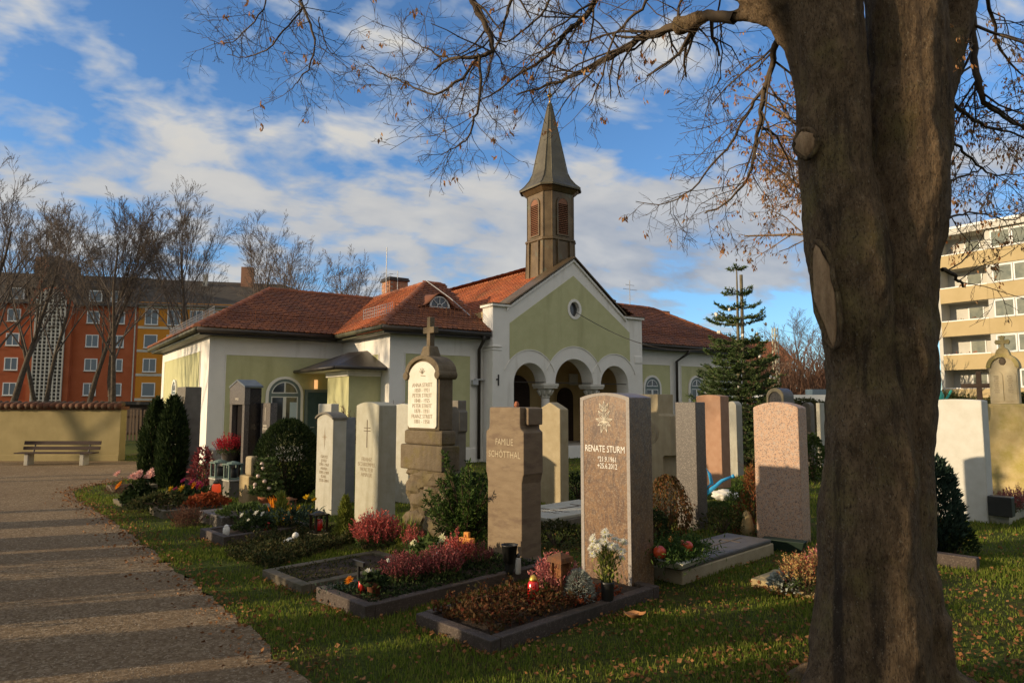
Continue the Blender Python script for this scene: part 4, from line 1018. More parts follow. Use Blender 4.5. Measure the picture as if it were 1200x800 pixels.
# clipped hedges
M['hedge'] = leafmat('hedge_leaf', (0.030, 0.040, 0.012), (0.075, 0.085, 0.028), (0.11, 0.085, 0.03))
def leaf_box(name, p0, p1, wd, h, n, size, mt, label, cat, kind=None, group=None):
    d = (p1 - p0); L = d.length; d.normalize(); nn = Vector((-d.y, d.x, 0)); t = rng.uniform(0, L, n); s = rng.uniform(-0.5, 0.5, n); z = rng.uniform(0, 1, n)
    k = rng.integers(0, 3, n); s = np.where(k == 0, np.sign(s) * 0.5 + rng.normal(size=n) * 0.06, s); z = np.where(k == 1, 1 + rng.normal(size=n) * 0.03, z)
    C = np.stack([p0.x + d.x * t + nn.x * s * wd, p0.y + d.y * t + nn.y * s * wd, z * h * (1 + 0.05 * np.sin(t * 3))], 1)
    V, T = leaf_arrays(C, unit(rdir(n) + [0, 0, 0.4]), size, size * 0.55)
    root = thing(name, (p0 + p1) / 2, 0, label, cat, group); V = V - np.array(root.location)
    o = link_mesh('foliage', np_mesh('foliage', V, T), mt, root); o['kind'] = 'stuff'
    b = MB(); r0_ = p0 - root.location; 
    for i in range(int(L / 0.6) + 1):
        q = r0_ + d * (i * 0.6); b.tube([(q.x, q.y, 0), (q.x + 0.05, q.y, h * 0.8)], 0.03, 5)
    b.build('stem', M['bark'], root)['kind'] = 'stuff'
    return root
leaf_box('hedge', tg(930, 34), tg(1400, 30), 0.9, 1.75, 16000, 0.11, M['hedge'], 'long clipped hedge behind the far graves on the right', 'hedge')
leaf_box('hedge', tg(1060, 16), tg(1330, 13.5), 0.7, 1.78, 14000, 0.07, M['hedge'], 'clipped hedge showing above the white headstone', 'hedge')

# ================================================================ fir hung with lamps
M['fir_needle'] = leafmat('fir_needle', (0.045, 0.080, 0.026), (0.085, 0.130, 0.040), (0.13, 0.16, 0.06), 0.6, 0.1)
M['fir_bark'] = mat('fir_bark', (0.13, 0.11, 0.07), (0.20, 0.17, 0.11), 8, 0.9, 0.4, 30)
def fir(p, h, prof, whorls, seed, name, label, needle, upturn=0.25, nb=7, mat_=None):
    rn = random.Random(seed); root = thing(name, p, 0, label, 'tree')
    b = MB(); b.tube([(0, 0, -0.05), (0, 0, h * 0.5), (0.02, 0, h * 0.97)], [h * 0.014, h * 0.010, h * 0.003], 8); b.build('trunk', M['fir_bark'], root, smooth=True)
    Cs, Ds, Ls = [], [], []; bars = []
    for z in whorls:
        rad = prof(z); nbz = nb if z < h * 0.62 or h < 2 else 4
        for k in range(nbz):
            az = 2 * math.pi * (k + rn.random() * 0.7) / nbz + z * 7; L = rad * rn.uniform(0.7, 1.12)
            d = Vector((math.cos(az), math.sin(az), 0)); pts = [Vector((0, 0, z)) + d * (L * t) + Vector((0, 0, L * (-0.22 * t + (0.22 + upturn) * t * t))) for t in np.linspace(0, 1, 6)]
            bars.append((pts, 0.012, 0.004)); axis = [(pts, 0.5)]
            for m in range(int(4 + L * 13)):
                t = 0.25 + 0.72 * rn.random(); s_ = t * 5; j = min(int(s_), 4); q = pts[j].lerp(pts[j + 1], s_ - j); sg = rn.choice((-1, 1))
                side = Vector((-d.y, d.x, 0)) * sg; l2 = L * 0.42 * (1.15 - t) + 0.06
                dd = (d * 0.75 + side * 0.8 + Vector((0, 0, rn.uniform(-0.1, 0.15)))).normalized(); q2 = [q, q + dd * l2 * 0.5, q + dd * l2 + Vector((0, 0, 0.03))]
                bars.append((q2, 0.006, 0.003)); axis.append((q2, 1.0))
            for pl_, w_ in axis:
                tot = sum((pl_[i + 1] - pl_[i]).length for i in range(len(pl_) - 1)); n = max(5, int(tot / needle * 6.5))
                for i in range(n):
                    s_ = (0.12 + 0.88 * rn.random()) * (len(pl_) - 1); j = min(int(s_), len(pl_) - 2); q = pl_[j].lerp(pl_[j + 1], s_ - j); ax = (pl_[j + 1] - pl_[j]).normalized()
                    Cs.append(q); Ds.append((ax * 0.8 + Vector((rn.gauss(0, 0.6), rn.gauss(0, 0.6), rn.gauss(0.15, 0.4)))).normalized()); Ls.append(needle * rn.uniform(0.7, 1.3))
    V, T = leaf_arrays(np.array([tuple(c) for c in Cs]), np.array([tuple(c) for c in Ds]), np.array(Ls), np.array(Ls) * 0.30, 0.1)
    V2, T2 = branches_arrays(bars)
    link_mesh('crown', np_mesh('crown', V, T), mat_ or M['fir_needle'], root)['kind'] = 'stuff'
    link_mesh('branches', np_mesh('branches', V2, T2), M['fir_bark'], root)['kind'] = 'stuff'
    return root
pf = tg(867, 19.0); hf = height(pf, 308)
def zf(v): return height(pf, v)
ws = [zf(v) for v in (316, 345, 361, 373, 379)] + [zf(v) for v in np.linspace(402, 545, 18)]
def proff(z):
    v = proj(pf + Vector((0, 0, z)))[1]
    return np.interp(v, [308, 316, 345, 372, 390, 402, 430, 455, 490, 520, 550], [0.1, 0.26, 0.6, 0.85, 0.7, 0.72, 1.0, 1.22, 1.28, 1.2, 1.05])
fr_t = fir(pf, hf, proff, ws, 3, 'fir_tree', 'sparse green fir with a bare pale top and small lamps', 0.085)
b = MB(); b.tube([(0.08, -0.12, 0), (0.10, -0.12, zf(323))], 0.045, 8); b.build('support_pole', M['fir_bark'], fr_t)
M['bulb'] = mat('frosted_bulb', (0.75, 0.70, 0.62), rough=0.3)
bulb_mb = MB(); bulb_mb.lathe([(0.012, 0), (0.032, 0.02), (0.04, 0.05), (0.03, 0.085), (0.008, 0.10)], 8); bulb0 = None
rn = random.Random(9)
for i in range(46):
    z = zf(rn.uniform(350, 540)); az = rn.uniform(0, 2 * math.pi); r_ = proff(z) * rn.uniform(0.55, 0.98)
    if bulb0 is None: bulb0 = bulb_mb.build('lamp_bulb', M['bulb'], fr_t, smooth=True); o = bulb0
    else: o = bulb0.copy(); COL.objects.link(o); o.parent = fr_t
    o.location = (r_ * math.cos(az), r_ * math.sin(az), z)
# lamp cord from the round gable window to the fir
p0 = BW(GC + 0.1, GT - 0.02, 4.55); p1 = pf + Vector((0, 0, zf(405)))
pts = [p0.lerp(p1, t) - Vector((0, 0, 0.55 * math.sin(math.pi * t))) for t in np.linspace(0, 1, 16)]
b = MB(); b.tube(pts, 0.011, 5); tag(b.build('lamp_cord', M['dark_metal']), 'thin cord from the round gable window to the fir', 'cable')
# overhead wire far right
b = MB(); a0, a1 = mast.location + Vector((0, 0, 8.25)), at(1010, 395, 48); b.tube([a0.lerp(a1, t) - Vector((0, 0, 0.3 * math.sin(math.pi * t))) for t in np.linspace(0, 1, 12)], 0.012, 4); tag(b.build('overhead_wire', M['dark_metal']), 'thin overhead wire running from the lattice mast towards the thick trunk', 'wire')
# ================================================================ the great hornbeam-barked maple in the foreground
from mathutils import noise as mnoise
def PP(u, v, Y): return at(u, v, Y)
def bark_mat():
    m, t, b = principled('old_maple_bark'); co = t.node('ShaderNodeTexCoord').outputs['Object']
    g = t.noise(t.mapping(co, scale=(8, 8, 3.2)), 2.4, 9, 0.74, 0.5)
    c = t.mix(t.ramp(g, [(0.33, 0.0), (0.68, 1.0)]), (0.090, 0.058, 0.033), (0.28, 0.19, 0.108))
    c = t.mix(t.ramp(t.noise(co, 2.6, 6, 0.7), [(0.50, 0.0), (0.70, 0.75)]), c, (0.25, 0.20, 0.075))        # algae
    v = t.node('ShaderNodeTexVoronoi'); v.inputs['Scale'].default_value = 70; t.link(t.mapping(co, scale=(1, 1, 0.7)), v.inputs['Vector'])
    spots = t.math('MULTIPLY', t.ramp(v.outputs['Distance'], [(0.12, 1.0), (0.34, 0.0)]), t.ramp(t.noise(co, 4, 6, 0.7), [(0.48, 0.0), (0.66, 0.55)]))
    c = t.mix(spots, c, (0.32, 0.30, 0.24))
    streak = t.ramp(t.noise(t.mapping(co, scale=(5, 5, 0.55), loc=(3, 1, 0)), 1.6, 5, 0.6), [(0.54, 0.0), (0.66, 0.92)])
    c = t.mix(streak, c, (0.050, 0.036, 0.026))
    fl = t.noise(t.mapping(co, scale=(80, 80, 24)), 1.6, 4, 0.7)
    c = t.mix(t.ramp(fl, [(0.52, 0.0), (0.64, 0.85)]), c, (0.040, 0.028, 0.020))
    c = t.mix(t.ramp(t.noise(t.mapping(co, scale=(40, 40, 26)), 1.9, 5, 0.75), [(0.60, 0.0), (0.67, 0.75)]), c, (0.36, 0.31, 0.22))
    t.link(c, b.inputs['Base Color']); b.inputs['Roughness'].default_value = 0.92; b.inputs['Specular IOR Level'].default_value = 0.2
    bn = t.node('ShaderNodeBump'); bn.inputs['Strength'].default_value = 1.0; bn.inputs['Distance'].default_value = 0.045
    h = t.math('ADD', g, t.math('MULTIPLY', t.noise(t.mapping(co, scale=(1, 1, 0.35)), 34, 6, 0.7), 0.8)); t.link(h, bn.inputs['Height']); t.link(bn.outputs[0], b.inputs['Normal'])
    return m
M['maple_bark'] = bark_mat()
TB = Vector((2.15, 4.0, 0))
maple = thing('maple_tree', TB, 0, 'massive twin-stemmed bare maple filling the right foreground', 'tree')
def stem_pts(rows, Y): return [(PP(u, v, Y) - TB) for u, v, r in rows], [r * Y / FOC for u, v, r in rows]
mb = MB()
Lrows = [(1002, 860, 62), (1003, 800, 50), (1000, 740, 47), (1002, 650, 44), (1003, 560, 42), (1006, 450, 40), (997, 340, 46), (984, 250, 46), (974, 180, 43), (969, 110, 42), (963, 50, 47), (956, -20, 46), (950, -110, 42), (940, -260, 36)]
Rrows = [(1066, 860, 62), (1063, 800, 52), (1058, 740, 48), (1052, 650, 47), (1048, 560, 46), (1051, 450, 44), (1056, 340, 48), (1063, 250, 50), (1067, 180, 50), (1068, 110, 51), (1067, 40, 50), (1064, -40, 48), (1060, -160, 42), (1055, -300, 36)]
slim = lambda rows, sh: [(u + (sh if v < 360 else 0), v, r * (.94 if v < 360 else .88 if v < 770 else .95)) for u, v, r in rows]
p, r = stem_pts(slim(Lrows, 3), 3.95); mb.tube(p, r, 18)
p, r = stem_pts(slim(Rrows, -5), 4.05); mb.tube(p, r, 18)
mid = [(1033, 860, 64), (1032, 800, 58), (1029, 700, 50), (1028, 560, 40), (1030, 450, 32), (1029, 360, 20), (1027, 310, 8)]
p, r = stem_pts(mid, 3.96); mb.tube(p, r, 14)
def limb(rows): mb.tube([PP(u, v, Y) - TB for u, v, Y, rr in rows], [rr * Y / FOC for u, v, Y, rr in rows], 14)
limb([(975, 105, 4.0, 30), (956, 50, 4.0, 33), (922, 2, 4.0, 31), (872, -28, 4.1, 29), (790, -66, 4.3, 26), (660, -130, 4.6, 24), (560, -170, 5.0, 22)])
limb([(1090, 110, 4.05, 26), (1114, 50, 4.05, 21), (1130, -5, 4.1, 18), (1148, -70, 4.3, 16), (1180, -150, 4.6, 14)])
limb([(905, 22, 4.03, 9), (868, 20, 4.15, 8.5), (830, 18, 4.3, 8), (795, 30, 4.5, 7.5)])
for (u, v, Y, dx, dy) in ((950, 840, 3.9, -0.28, -0.12), (1120, 840, 3.95, 0.30, -0.15), (1040, 860, 3.75, 0.05, -0.35), (1090, 850, 4.2, 0.2, 0.3), (980, 850, 4.2, -0.2, 0.25)):
    c = PP(u, v, Y) - TB; c.z = 0.0; mb.tube([Vector((c.x * 0.55, c.y * 0.55, 0.50)), Vector((c.x * 0.8, c.y * 0.8, 0.16)), Vector((c.x + dx, c.y + dy, -0.06))], [0.14, 0.12, 0.06], 10)
# healed branch collars
def knob(u, v, Y, ru, rv):
    c = PP(u, v, Y) - TB; k = Y / FOC; mb.lathe([(0.02 * k, -rv * k), (ru * k * 0.75, -rv * k * 0.65), (ru * k, 0), (ru * k * 0.75, rv * k * 0.65), (0.02 * k, rv * k)], 12, tuple(c))
for a in ((1046, 108, 3.90, 10, 14), (1098, 122, 3.93, 9, 9), (1040, 505, 3.87, 10, 16), (1005, 620, 3.85, 10, 10)): knob(*a)
me = bpy.data.meshes.new('trunk'); me.from_pydata(mb.v, [], mb.f); me.update()
bm = bmesh.new(); bm.from_mesh(me); bmesh.ops.recalc_face_normals(bm, faces=bm.faces); bm.to_mesh(me); bm.free()
to = bpy.data.objects.new('trunk_build', me); COL.objects.link(to)
rmm = to.modifiers.new('r', 'REMESH'); rmm.mode = 'VOXEL'; rmm.voxel_size = 0.02
smm = to.modifiers.new('s', 'SMOOTH'); smm.iterations = 5; smm.factor = 0.5
dg = bpy.context.evaluated_depsgraph_get(); me2 = bpy.data.meshes.new_from_object(to.evaluated_get(dg)); bpy.data.objects.remove(to)
n = len(me2.vertices); co = np.empty(n * 3, np.float32); no = np.empty(n * 3, np.float32)
me2.vertices.foreach_get('co', co); me2.vertices.foreach_get('normal', no); co = co.reshape(-1, 3); no = no.reshape(-1, 3)
dsp = np.array([0.032 * mnoise.fractal(Vector((c[0] * 5, c[1] * 5, c[2] * 2.4)), 1.0, 2.0, 4) + 0.007 * mnoise.fractal(Vector((c[0] * 22, c[1] * 22, c[2] * 3.5)), 1.0, 2.0, 3) for c in co])
co += no * dsp[:, None].astype(np.float32)
me2.vertices.foreach_set('co', co.ravel()); me2.update(); me2.name = 'trunk'; me2.materials.clear()
trunk = link_mesh('trunk', me2, M['maple_bark'], maple, smooth=True)
# bark scars: pale wood where limbs came off
M['scar_wood'] = mat('bare_scar_wood', (0.26, 0.165, 0.09), (0.42, 0.28, 0.16), 7, 0.9, 0.9, 20, stretch=(4, 4, 1))
def scar(u, v, Y, ru, rv, tilt, yaw=R(-48)):
    b = MB(); k = Y / FOC; c = PP(u, v, Y) - TB
    b.lathe([(0.01, -1), (0.35, -0.85), (0.62, -0.6), (0.85, -0.3), (1.0, 0), (0.8, 0.25), (0.92, 0.45), (0.5, 0.75), (0.3, 0.9), (0.01, 1)], 16, M=Matrix.Translation(c) @ Matrix.Rotation(yaw, 4, 'Z') @ Matrix.Rotation(tilt, 4, 'Y') @ Matrix.Diagonal((ru * k, 0.022, rv * k, 1)))
    o = b.build('bark_scar', M['scar_wood'], maple, smooth=True)
    for vx in o.data.vertices: vx.co += Vector((1, .4, 1)) * (0.018 * mnoise.noise(vx.co * 9)) + Vector((0, 1, 0)) * (.012 * mnoise.noise(vx.co * 16))
    lip = MB(); Mx = Matrix.Translation(c) @ Matrix.Rotation(yaw, 4, 'Z') @ Matrix.Rotation(tilt, 4, 'Y')
    pts = [Mx @ Vector((ru * k * 1.05 * math.cos(t) * (1 - .25 * abs(math.sin(t)) ** 3), .004, rv * k * 1.03 * math.sin(t))) + Vector((1, 0, 1)) * (.012 * mnoise.noise(Vector((math.cos(t) * 2, math.sin(t) * 2, u)))) for t in np.linspace(0, 2 * math.pi, 25)]
    lip.tube(pts, [.016 + .007 * mnoise.noise(Vector((i * .7, u, 0))) for i in range(25)], 7); lip.build('bark_lip', M['maple_bark'], maple, smooth=True)
scar(944, 168, 3.83, 13, 18, R(-8)); scar(967, 345, 3.80, 13, 64, R(-7))

# boughs whose course shows against the sky: (u, v, distance) along each
boughs = [
    ([(862, 22, 4.15), (830, 18, 4.3), (795, 30, 4.5), (749, 46, 4.8), (716, 66, 5.0), (674, 88, 5.2), (640, 100, 5.4), (605, 112, 5.6)], 0.042, 0.006, 26),
    ([(740, -60, 4.6), (706, -8, 4.9), (681, 24, 5.1), (662, 40, 5.2), (648, 60, 5.3), (620, 80, 5.4), (590, 100, 5.6), (560, 122, 5.7)], 0.030, 0.005, 22),
    ([(800, -60, 4.4), (770, -20, 4.5), (752, 12, 4.6), (722, 40, 4.7), (705, 90, 4.8), (690, 125, 4.9)], 0.016, 0.004, 14),
    ([(560, -120, 5.0), (548, -20, 5.0), (558, 8, 5.0), (571, 35, 5.0), (576, 60, 5.0), (556, 66, 5.0), (526, 69, 5.1), (508, 82, 5.2)], 0.034, 0.008, 12),
    ([(560, 66, 5.0), (540, 91, 5.05), (510, 111, 5.1), (478, 98, 5.2), (450, 87, 5.3), (428, 74, 5.4)], 0.013, 0.003, 12),
    ([(562, 68, 5.0), (563, 120, 5.0), (556, 140, 5.05), (548, 160, 5.1), (534, 173, 5.15), (514, 181, 5.2)], 0.013, 0.003, 12),
    ([(526, 69, 5.1), (505, 60, 5.2), (490, 52, 5.3), (470, 42, 5.4)], 0.010, 0.003, 8),
    ([(640, -90, 4.7), (610, -30, 4.9), (596, 10, 5.0), (588, 40, 5.1), (575, 75, 5.2), (566, 110, 5.3)], 0.018, 0.004, 14),
    ([(660, -90, 4.7), (648, -20, 4.9), (640, 10, 5.0), (610, 40, 5.1), (580, 52, 5.2)], 0.015, 0.004, 12),
    ([(470, -160, 5.2), (385, -70, 5.3), (355, -8, 5.4), (357, 12, 5.4), (369, 45, 5.4), (366, 70, 5.4), (352, 92, 5.5), (342, 104, 5.5)], 0.018, 0.003, 14),
    ([(356, 8, 5.4), (332, 38, 5.4), (306, 63, 5.5), (284, 66, 5.6), (266, 64, 5.7)], 0.010, 0.003, 9),
    ([(330, -70, 5.4), (314, -10, 5.5), (308, 12, 5.5), (285, 40, 5.6), (260, 52, 5.7), (244, 44, 5.8)], 0.010, 0.003, 9),
    ([(372, 20, 5.4), (379, 44, 5.45), (388, 62, 5.5), (392, 64, 5.5)], 0.006, 0.003, 5),
    ([(935, 5, 4.1), (909, 51, 4.3), (905, 76, 4.4), (893, 118, 4.5), (891, 144, 4.6), (884, 180, 4.7), (875, 211, 4.8), (851, 237, 5.0), (826, 250, 5.2)], 0.026, 0.005, 20),
    ([(900, 96, 4.45), (884, 118, 4.6), (866, 152, 4.8), (845, 182, 5.0), (809, 222, 5.2), (782, 238, 5.4), (745, 236, 5.6)], 0.014, 0.003, 14),
    ([(893, 150, 4.6), (910, 160, 4.8), (925, 190, 5.0), (935, 230, 5.2)], 0.012, 0.003, 10),
    ([(850, -30, 4.2), (842, 15, 4.5), (846, 60, 4.7), (842, 100, 4.9), (850, 130, 5.1)], 0.009, 0.003, 10),
    ([(1132, 0, 4.1), (1140, 30, 4.1), (1139, 58, 4.1), (1146, 95, 4.1), (1153, 120, 4.15), (1172, 134, 4.3), (1195, 148, 4.5), (1225, 160, 4.7)], 0.030, 0.006, 16),
    ([(1117, 120, 4.1), (1142, 140, 4.3), (1160, 150, 4.4), (1190, 158, 4.6), (1215, 168, 4.8)], 0.014, 0.004, 12),
    ([(1113, 160, 4.1), (1130, 178, 4.3), (1150, 195, 4.5), (1172, 205, 4.7), (1205, 202, 5.0)], 0.012, 0.004, 12),
    ([(1108, 212, 4.1), (1130, 206, 4.3), (1150, 198, 4.5), (1166, 186, 4.8)], 0.010, 0.003, 8),
    ([(1108, 255, 4.1), (1124, 252, 4.4), (1150, 250, 4.7), (1185, 258, 5.0), (1210, 250, 5.3)], 0.010, 0.003, 9),
    ([(1104, 316, 4.05), (1118, 322, 4.15), (1124, 330, 4.2), (1130, 336, 4.25)], 0.014, 0.006, 3),
    ([(1145, -60, 4.3), (1160, 10, 4.6), (1170, 50, 4.8), (1190, 80, 5.0), (1215, 95, 5.2)], 0.016, 0.004, 14),
]
CT = dict(max=2, n=[4, 4], ratio=0.55, ang=46, wig=0.20, lift=[-0.03, -0.05, -0.04], taper=0.5, rmin=0.0017, rr=0.55, **{'from': 0.15})
rn = random.Random(41); polys = []; tips = []
for rows, r0, r1, nch in boughs:
    P_ = [PP(*a) - TB for a in rows]
    # smooth the drawn course
    Q = []
    for i in range(len(P_) - 1):
        a, b_, c, d = P_[max(i - 1, 0)], P_[i], P_[i + 1], P_[min(i + 2, len(P_) - 1)]
        for t in (0, 0.25, 0.5, 0.75):
            Q.append(0.5 * ((2 * b_) + (c - a) * t + (2 * a - 5 * b_ + 4 * c - d) * t * t + (3 * b_ - a - 3 * c + d) * t ** 3) + Vector((rn.gauss(0, 0.006), rn.gauss(0, 0.006), rn.gauss(0, 0.006))))
    Q.append(P_[-1]); polys.append((Q, r0, r1)); tips.append(Q[-1])
    for i in range(int(nch * 1.1)):
        f = (i + rn.random()) / (nch * 1.1); f = 0.12 + 0.88 * f; s_ = f * (len(Q) - 1); j = min(int(s_), len(Q) - 2); q = Q[j].lerp(Q[j + 1], s_ - j); ax = (Q[j + 1] - Q[j]).normalized()
        side = ax.cross(Vector((rn.gauss(0, 1), rn.gauss(0, 1), rn.gauss(0, 1)))).normalized(); a = R(rn.uniform(30, 60))
        dd = (ax * math.cos(a) + side * math.sin(a)).normalized()
        grow(polys, tips, q, dd, rn.uniform(0.28, 0.75) * (1.1 - 0.4 * f), max(0.0032, (r0 + (r1 - r0) * f) * 0.42), 0, CT, rn)
V, T = branches_arrays(polys)
M['maple_twig'] = mat('maple_twig_bark', (0.060, 0.042, 0.030), (0.11, 0.080, 0.05), 10, 0.9, 0.3, 60)
link_mesh('crown', np_mesh('crown', V, T), M['maple_twig'], maple, smooth=True)
M['dry_key'] = leafmat('dry_seed_keys', (0.28, 0.12, 0.05), (0.44, 0.22, 0.095), (0.50, 0.31, 0.15), 0.7, 0.35)
def keys(tips, prob, size, nmin, nmax, rn):
    Cs, Ds, Ls = [], [], []
    for t_ in tips:
        if rn.random() > prob: continue
        for k in range(rn.randint(nmin, nmax)):
            Cs.append(t_ + Vector((rn.gauss(0, 0.012), rn.gauss(0, 0.012), rn.gauss(-0.01, 0.012)))); Ds.append(Vector((rn.gauss(0, 0.45), rn.gauss(0, 0.45), -1)).normalized()); Ls.append(size * rn.uniform(0.6, 1.3))
    return leaf_arrays(np.array([tuple(c) for c in Cs]), np.array([tuple(c) for c in Ds]), np.array(Ls), np.array(Ls) * 0.42, 0.2)
near = [t_ for t_ in tips if t_.x < -0.6]
far_ = [t_ for t_ in tips if t_.x >= -0.6]
V, T = join_arrays([keys(near, 0.035, 0.045, 3, 7, rn), keys(far_, 0.35, 0.034, 2, 6, rn)])
link_mesh('seed_keys', np_mesh('seed_keys', V, T), M['dry_key'], maple)['kind'] = 'stuff'
# second maple standing behind, hidden trunk, its tawny hanging twigs show on both sides
M['tawny_twig'] = mat('tawny_twigs', (0.20, 0.13, 0.075), (0.30, 0.20, 0.12), 8, 0.9)
mp2 = thing('maple_tree', (6.65, 13.0, 0), 0, 'smaller maple with tawny seed clusters standing behind the massive trunk', 'tree')
rn = random.Random(12); polys = []; tips = []; tr = []
pts = [Vector((0, 0, -0.1))]; d = Vector((0, 0, 1))
for i in range(8): d = (d + Vector((rn.gauss(0, 0.04), rn.gauss(0, 0.04), 0))).normalized(); pts.append(pts[-1] + d * 0.95)
tr.append((pts, 0.19, 0.05))
C2 = dict(max=3, n=[6, 5, 3], ratio=0.55, ang=44, wig=0.16, lift=[0.0, -0.05, -0.07, -0.05], taper=0.45, rmin=0.0042, rr=0.5, **{'from': 0.2})
for i in range(22):
    f = 0.64 + 0.35 * i / 22; s_ = f * 8; j = min(int(s_), 7); q = pts[j].lerp(pts[j + 1], s_ - j); az = 2.4 * i + rn.uniform(-0.3, 0.3); el = R(rn.uniform(5, 50))
    grow(polys, tips, q, Vector((math.cos(az) * math.cos(el), math.sin(az) * math.cos(el), math.sin(el))), rn.uniform(2.0, 3.0) * (1.1 - 0.45 * f), 0.05 * (1.1 - f * 0.5), 0, C2, rn)
V, T = branches_arrays(tr); link_mesh('trunk', np_mesh('trunk', V, T), M['bark'], mp2, smooth=True)
V, T = branches_arrays(polys); link_mesh('crown', np_mesh('crown', V, T), M['tawny_twig'], mp2)
V, T = keys(tips, 0.55, 0.075, 2, 6, rn); link_mesh('seed_keys', np_mesh('seed_keys', V, T), M['dry_key'], mp2)['kind'] = 'stuff'
# ================================================================ gravestones
def stonemat(name, c1, c2, speck=None, **kw):
    return mat(name, c1, c2, kw.pop('scale', 7), kw.pop('rough', 0.75), kw.pop('bump', 0.25), kw.pop('bscale', 70), speck=speck, **kw)
def swirl_granite():
    m, t, b = principled('swirled_brown_granite'); co = t.node('ShaderNodeTexCoord').outputs['Object']
    q = t.mapping(co, scale=(3.2, 3.2, 1.9), rot=(0, R(32), 0))
    n1 = t.noise(q, 2.1, 8, 0.66, 1.4); n2 = t.noise(t.mapping(co, scale=(26, 26, 8), rot=(0, R(40), 0)), 3.0, 6, 0.75, 0.6)
    c = t.ramp(n1, [(0.30, (0.060, 0.033, 0.023)), (0.43, (0.152, 0.082, 0.044)), (0.52, (0.240, 0.133, 0.060)), (0.60, (0.120, 0.073, 0.049)), (0.72, (0.256, 0.155, 0.071))])
    c = t.mix(t.ramp(n2, [(0.46, 0.0), (0.66, 0.75)]), c, (0.056, 0.035, 0.029))
    v = t.node('ShaderNodeTexVoronoi'); v.inputs['Scale'].default_value = 120; t.link(co, v.inputs['Vector']); sv = t.node('ShaderNodeSeparateColor'); t.link(v.outputs['Color'], sv.inputs[0])
    c = t.mix(t.ramp(sv.outputs[0], [(0.80, 0.0), (0.84, 0.55)]), c, (0.298, 0.230, 0.163))
    t.link(c, b.inputs['Base Color']); b.inputs['Roughness'].default_value = 0.38; return m
M['renate'] = swirl_granite()
M['edge_sheen'] = mat('granite_edge_sheen', (0.288, 0.252, 0.225), (0.368, 0.336, 0.306), 60, 0.8)  # pale colour stands in for light off a polished chamfer
M['brown_stone'] = stonemat('brown_veined_stone', (0.190, 0.135, 0.082), (0.243, 0.179, 0.112), bump=0.3, stretch=(1, 1, 3), scale=5, c3=(0.145, 0.098, 0.065), s3=4, t3=0.62)
M['lime'] = stonemat('weathered_limestone', (0.386, 0.359, 0.262), (0.445, 0.424, 0.333), bump=0.3, dirt=((0.252, 0.228, 0.153), 3.0, 0.55))
M['lime2'] = stonemat('pale_shell_limestone', (0.407, 0.384, 0.308), (0.474, 0.456, 0.387), bump=0.4, dirt=((0.281, 0.264, 0.202), 3.5, 0.57))
M['grey_stone'] = stonemat('grey_sandstone', (0.147, 0.128, 0.101), (0.191, 0.169, 0.135), bump=0.35, dirt=((0.096, 0.083, 0.064), 4, 0.56))
M['blue_grey'] = stonemat('blue_grey_slate', (0.13, 0.145, 0.16), (0.18, 0.195, 0.21), bump=0.2)
M['black_gran'] = mat('polished_black_granite', (0.014, 0.012, 0.012), (0.026, 0.022, 0.020), 30, 0.22, spec=0.5)
M['dark_gran'] = mat('dark_granite', (0.070, 0.058, 0.050), (0.115, 0.098, 0.085), 40, 0.5, 0.1, 80, spec=0.4, speck=((0.22, 0.19, 0.16), 140, 0.12))
M['tan'] = stonemat('tan_sandstone', (0.333, 0.265, 0.155), (0.400, 0.328, 0.206), bump=0.4, dirt=((0.229, 0.183, 0.112), 2.6, 0.57))
M['pink_gran'] = mat('pink_granite', (0.462, 0.284, 0.184), (0.538, 0.361, 0.252), 24, 0.6, 0.15, 90, speck=((0.202, 0.146, 0.122), 110, 0.22), c3=(0.420, 0.344, 0.288), s3=30, t3=0.62)
M['rose_stone'] = stonemat('rose_sandstone', (0.352, 0.193, 0.115), (0.416, 0.246, 0.157), bump=0.3)
M['salmon'] = stonemat('salmon_marble', (0.527, 0.360, 0.247), (0.595, 0.450, 0.332), bump=0.15)
M['white_stone'] = stonemat('cream_white_stone', (0.571, 0.549, 0.480), (0.638, 0.621, 0.560), bump=0.25)
M['ochre_stone'] = stonemat('mossy_ochre_stone', (0.469, 0.354, 0.154), (0.551, 0.435, 0.218), bump=0.4, c3=(0.367, 0.304, 0.079), s3=2.5, t3=0.58)
M['old_stone'] = stonemat('lichened_tuff', (0.131, 0.096, 0.055), (0.176, 0.134, 0.082), bump=0.8, bscale=35, dirt=((0.072, 0.054, 0.033), 3, 0.52), c3=(0.163, 0.125, 0.022), s3=2.2, t3=0.66)
M['marble'] = stonemat('cream_marble', (0.619, 0.576, 0.470), (0.688, 0.657, 0.568), bump=0.1, rough=0.55, dirt=((0.473, 0.414, 0.314), 3, 0.62))
M['tablet_warm'] = stonemat('warm_weathered_limestone', (0.50, 0.41, 0.25), (0.58, 0.49, 0.32), bump=0.4)
M['ink'] = mat('dark_engraving', (0.13, 0.10, 0.07), rough=0.9)
M['ink_soft'] = mat('worn_engraving', (0.33, 0.27, 0.19), rough=0.9)
M['pale_letter'] = mat('pale_raised_letters', (0.70, 0.64, 0.52), rough=0.7)
M['dim_letter'] = mat('worn_pale_letters', (0.46, 0.38, 0.26), rough=0.8)
M['white_letter'] = mat('white_painted_letters', (0.82, 0.79, 0.72), rough=0.6)
M['kerb'] = mat('granite_kerb', (0.058, 0.042, 0.033), (0.081, 0.059, 0.046), 30, 0.7, 0.25, 70, spec=0.35, speck=((0.127, 0.098, 0.078), 130, 0.12), c3=(0.037, 0.030, 0.020), s3=3, t3=0.62)
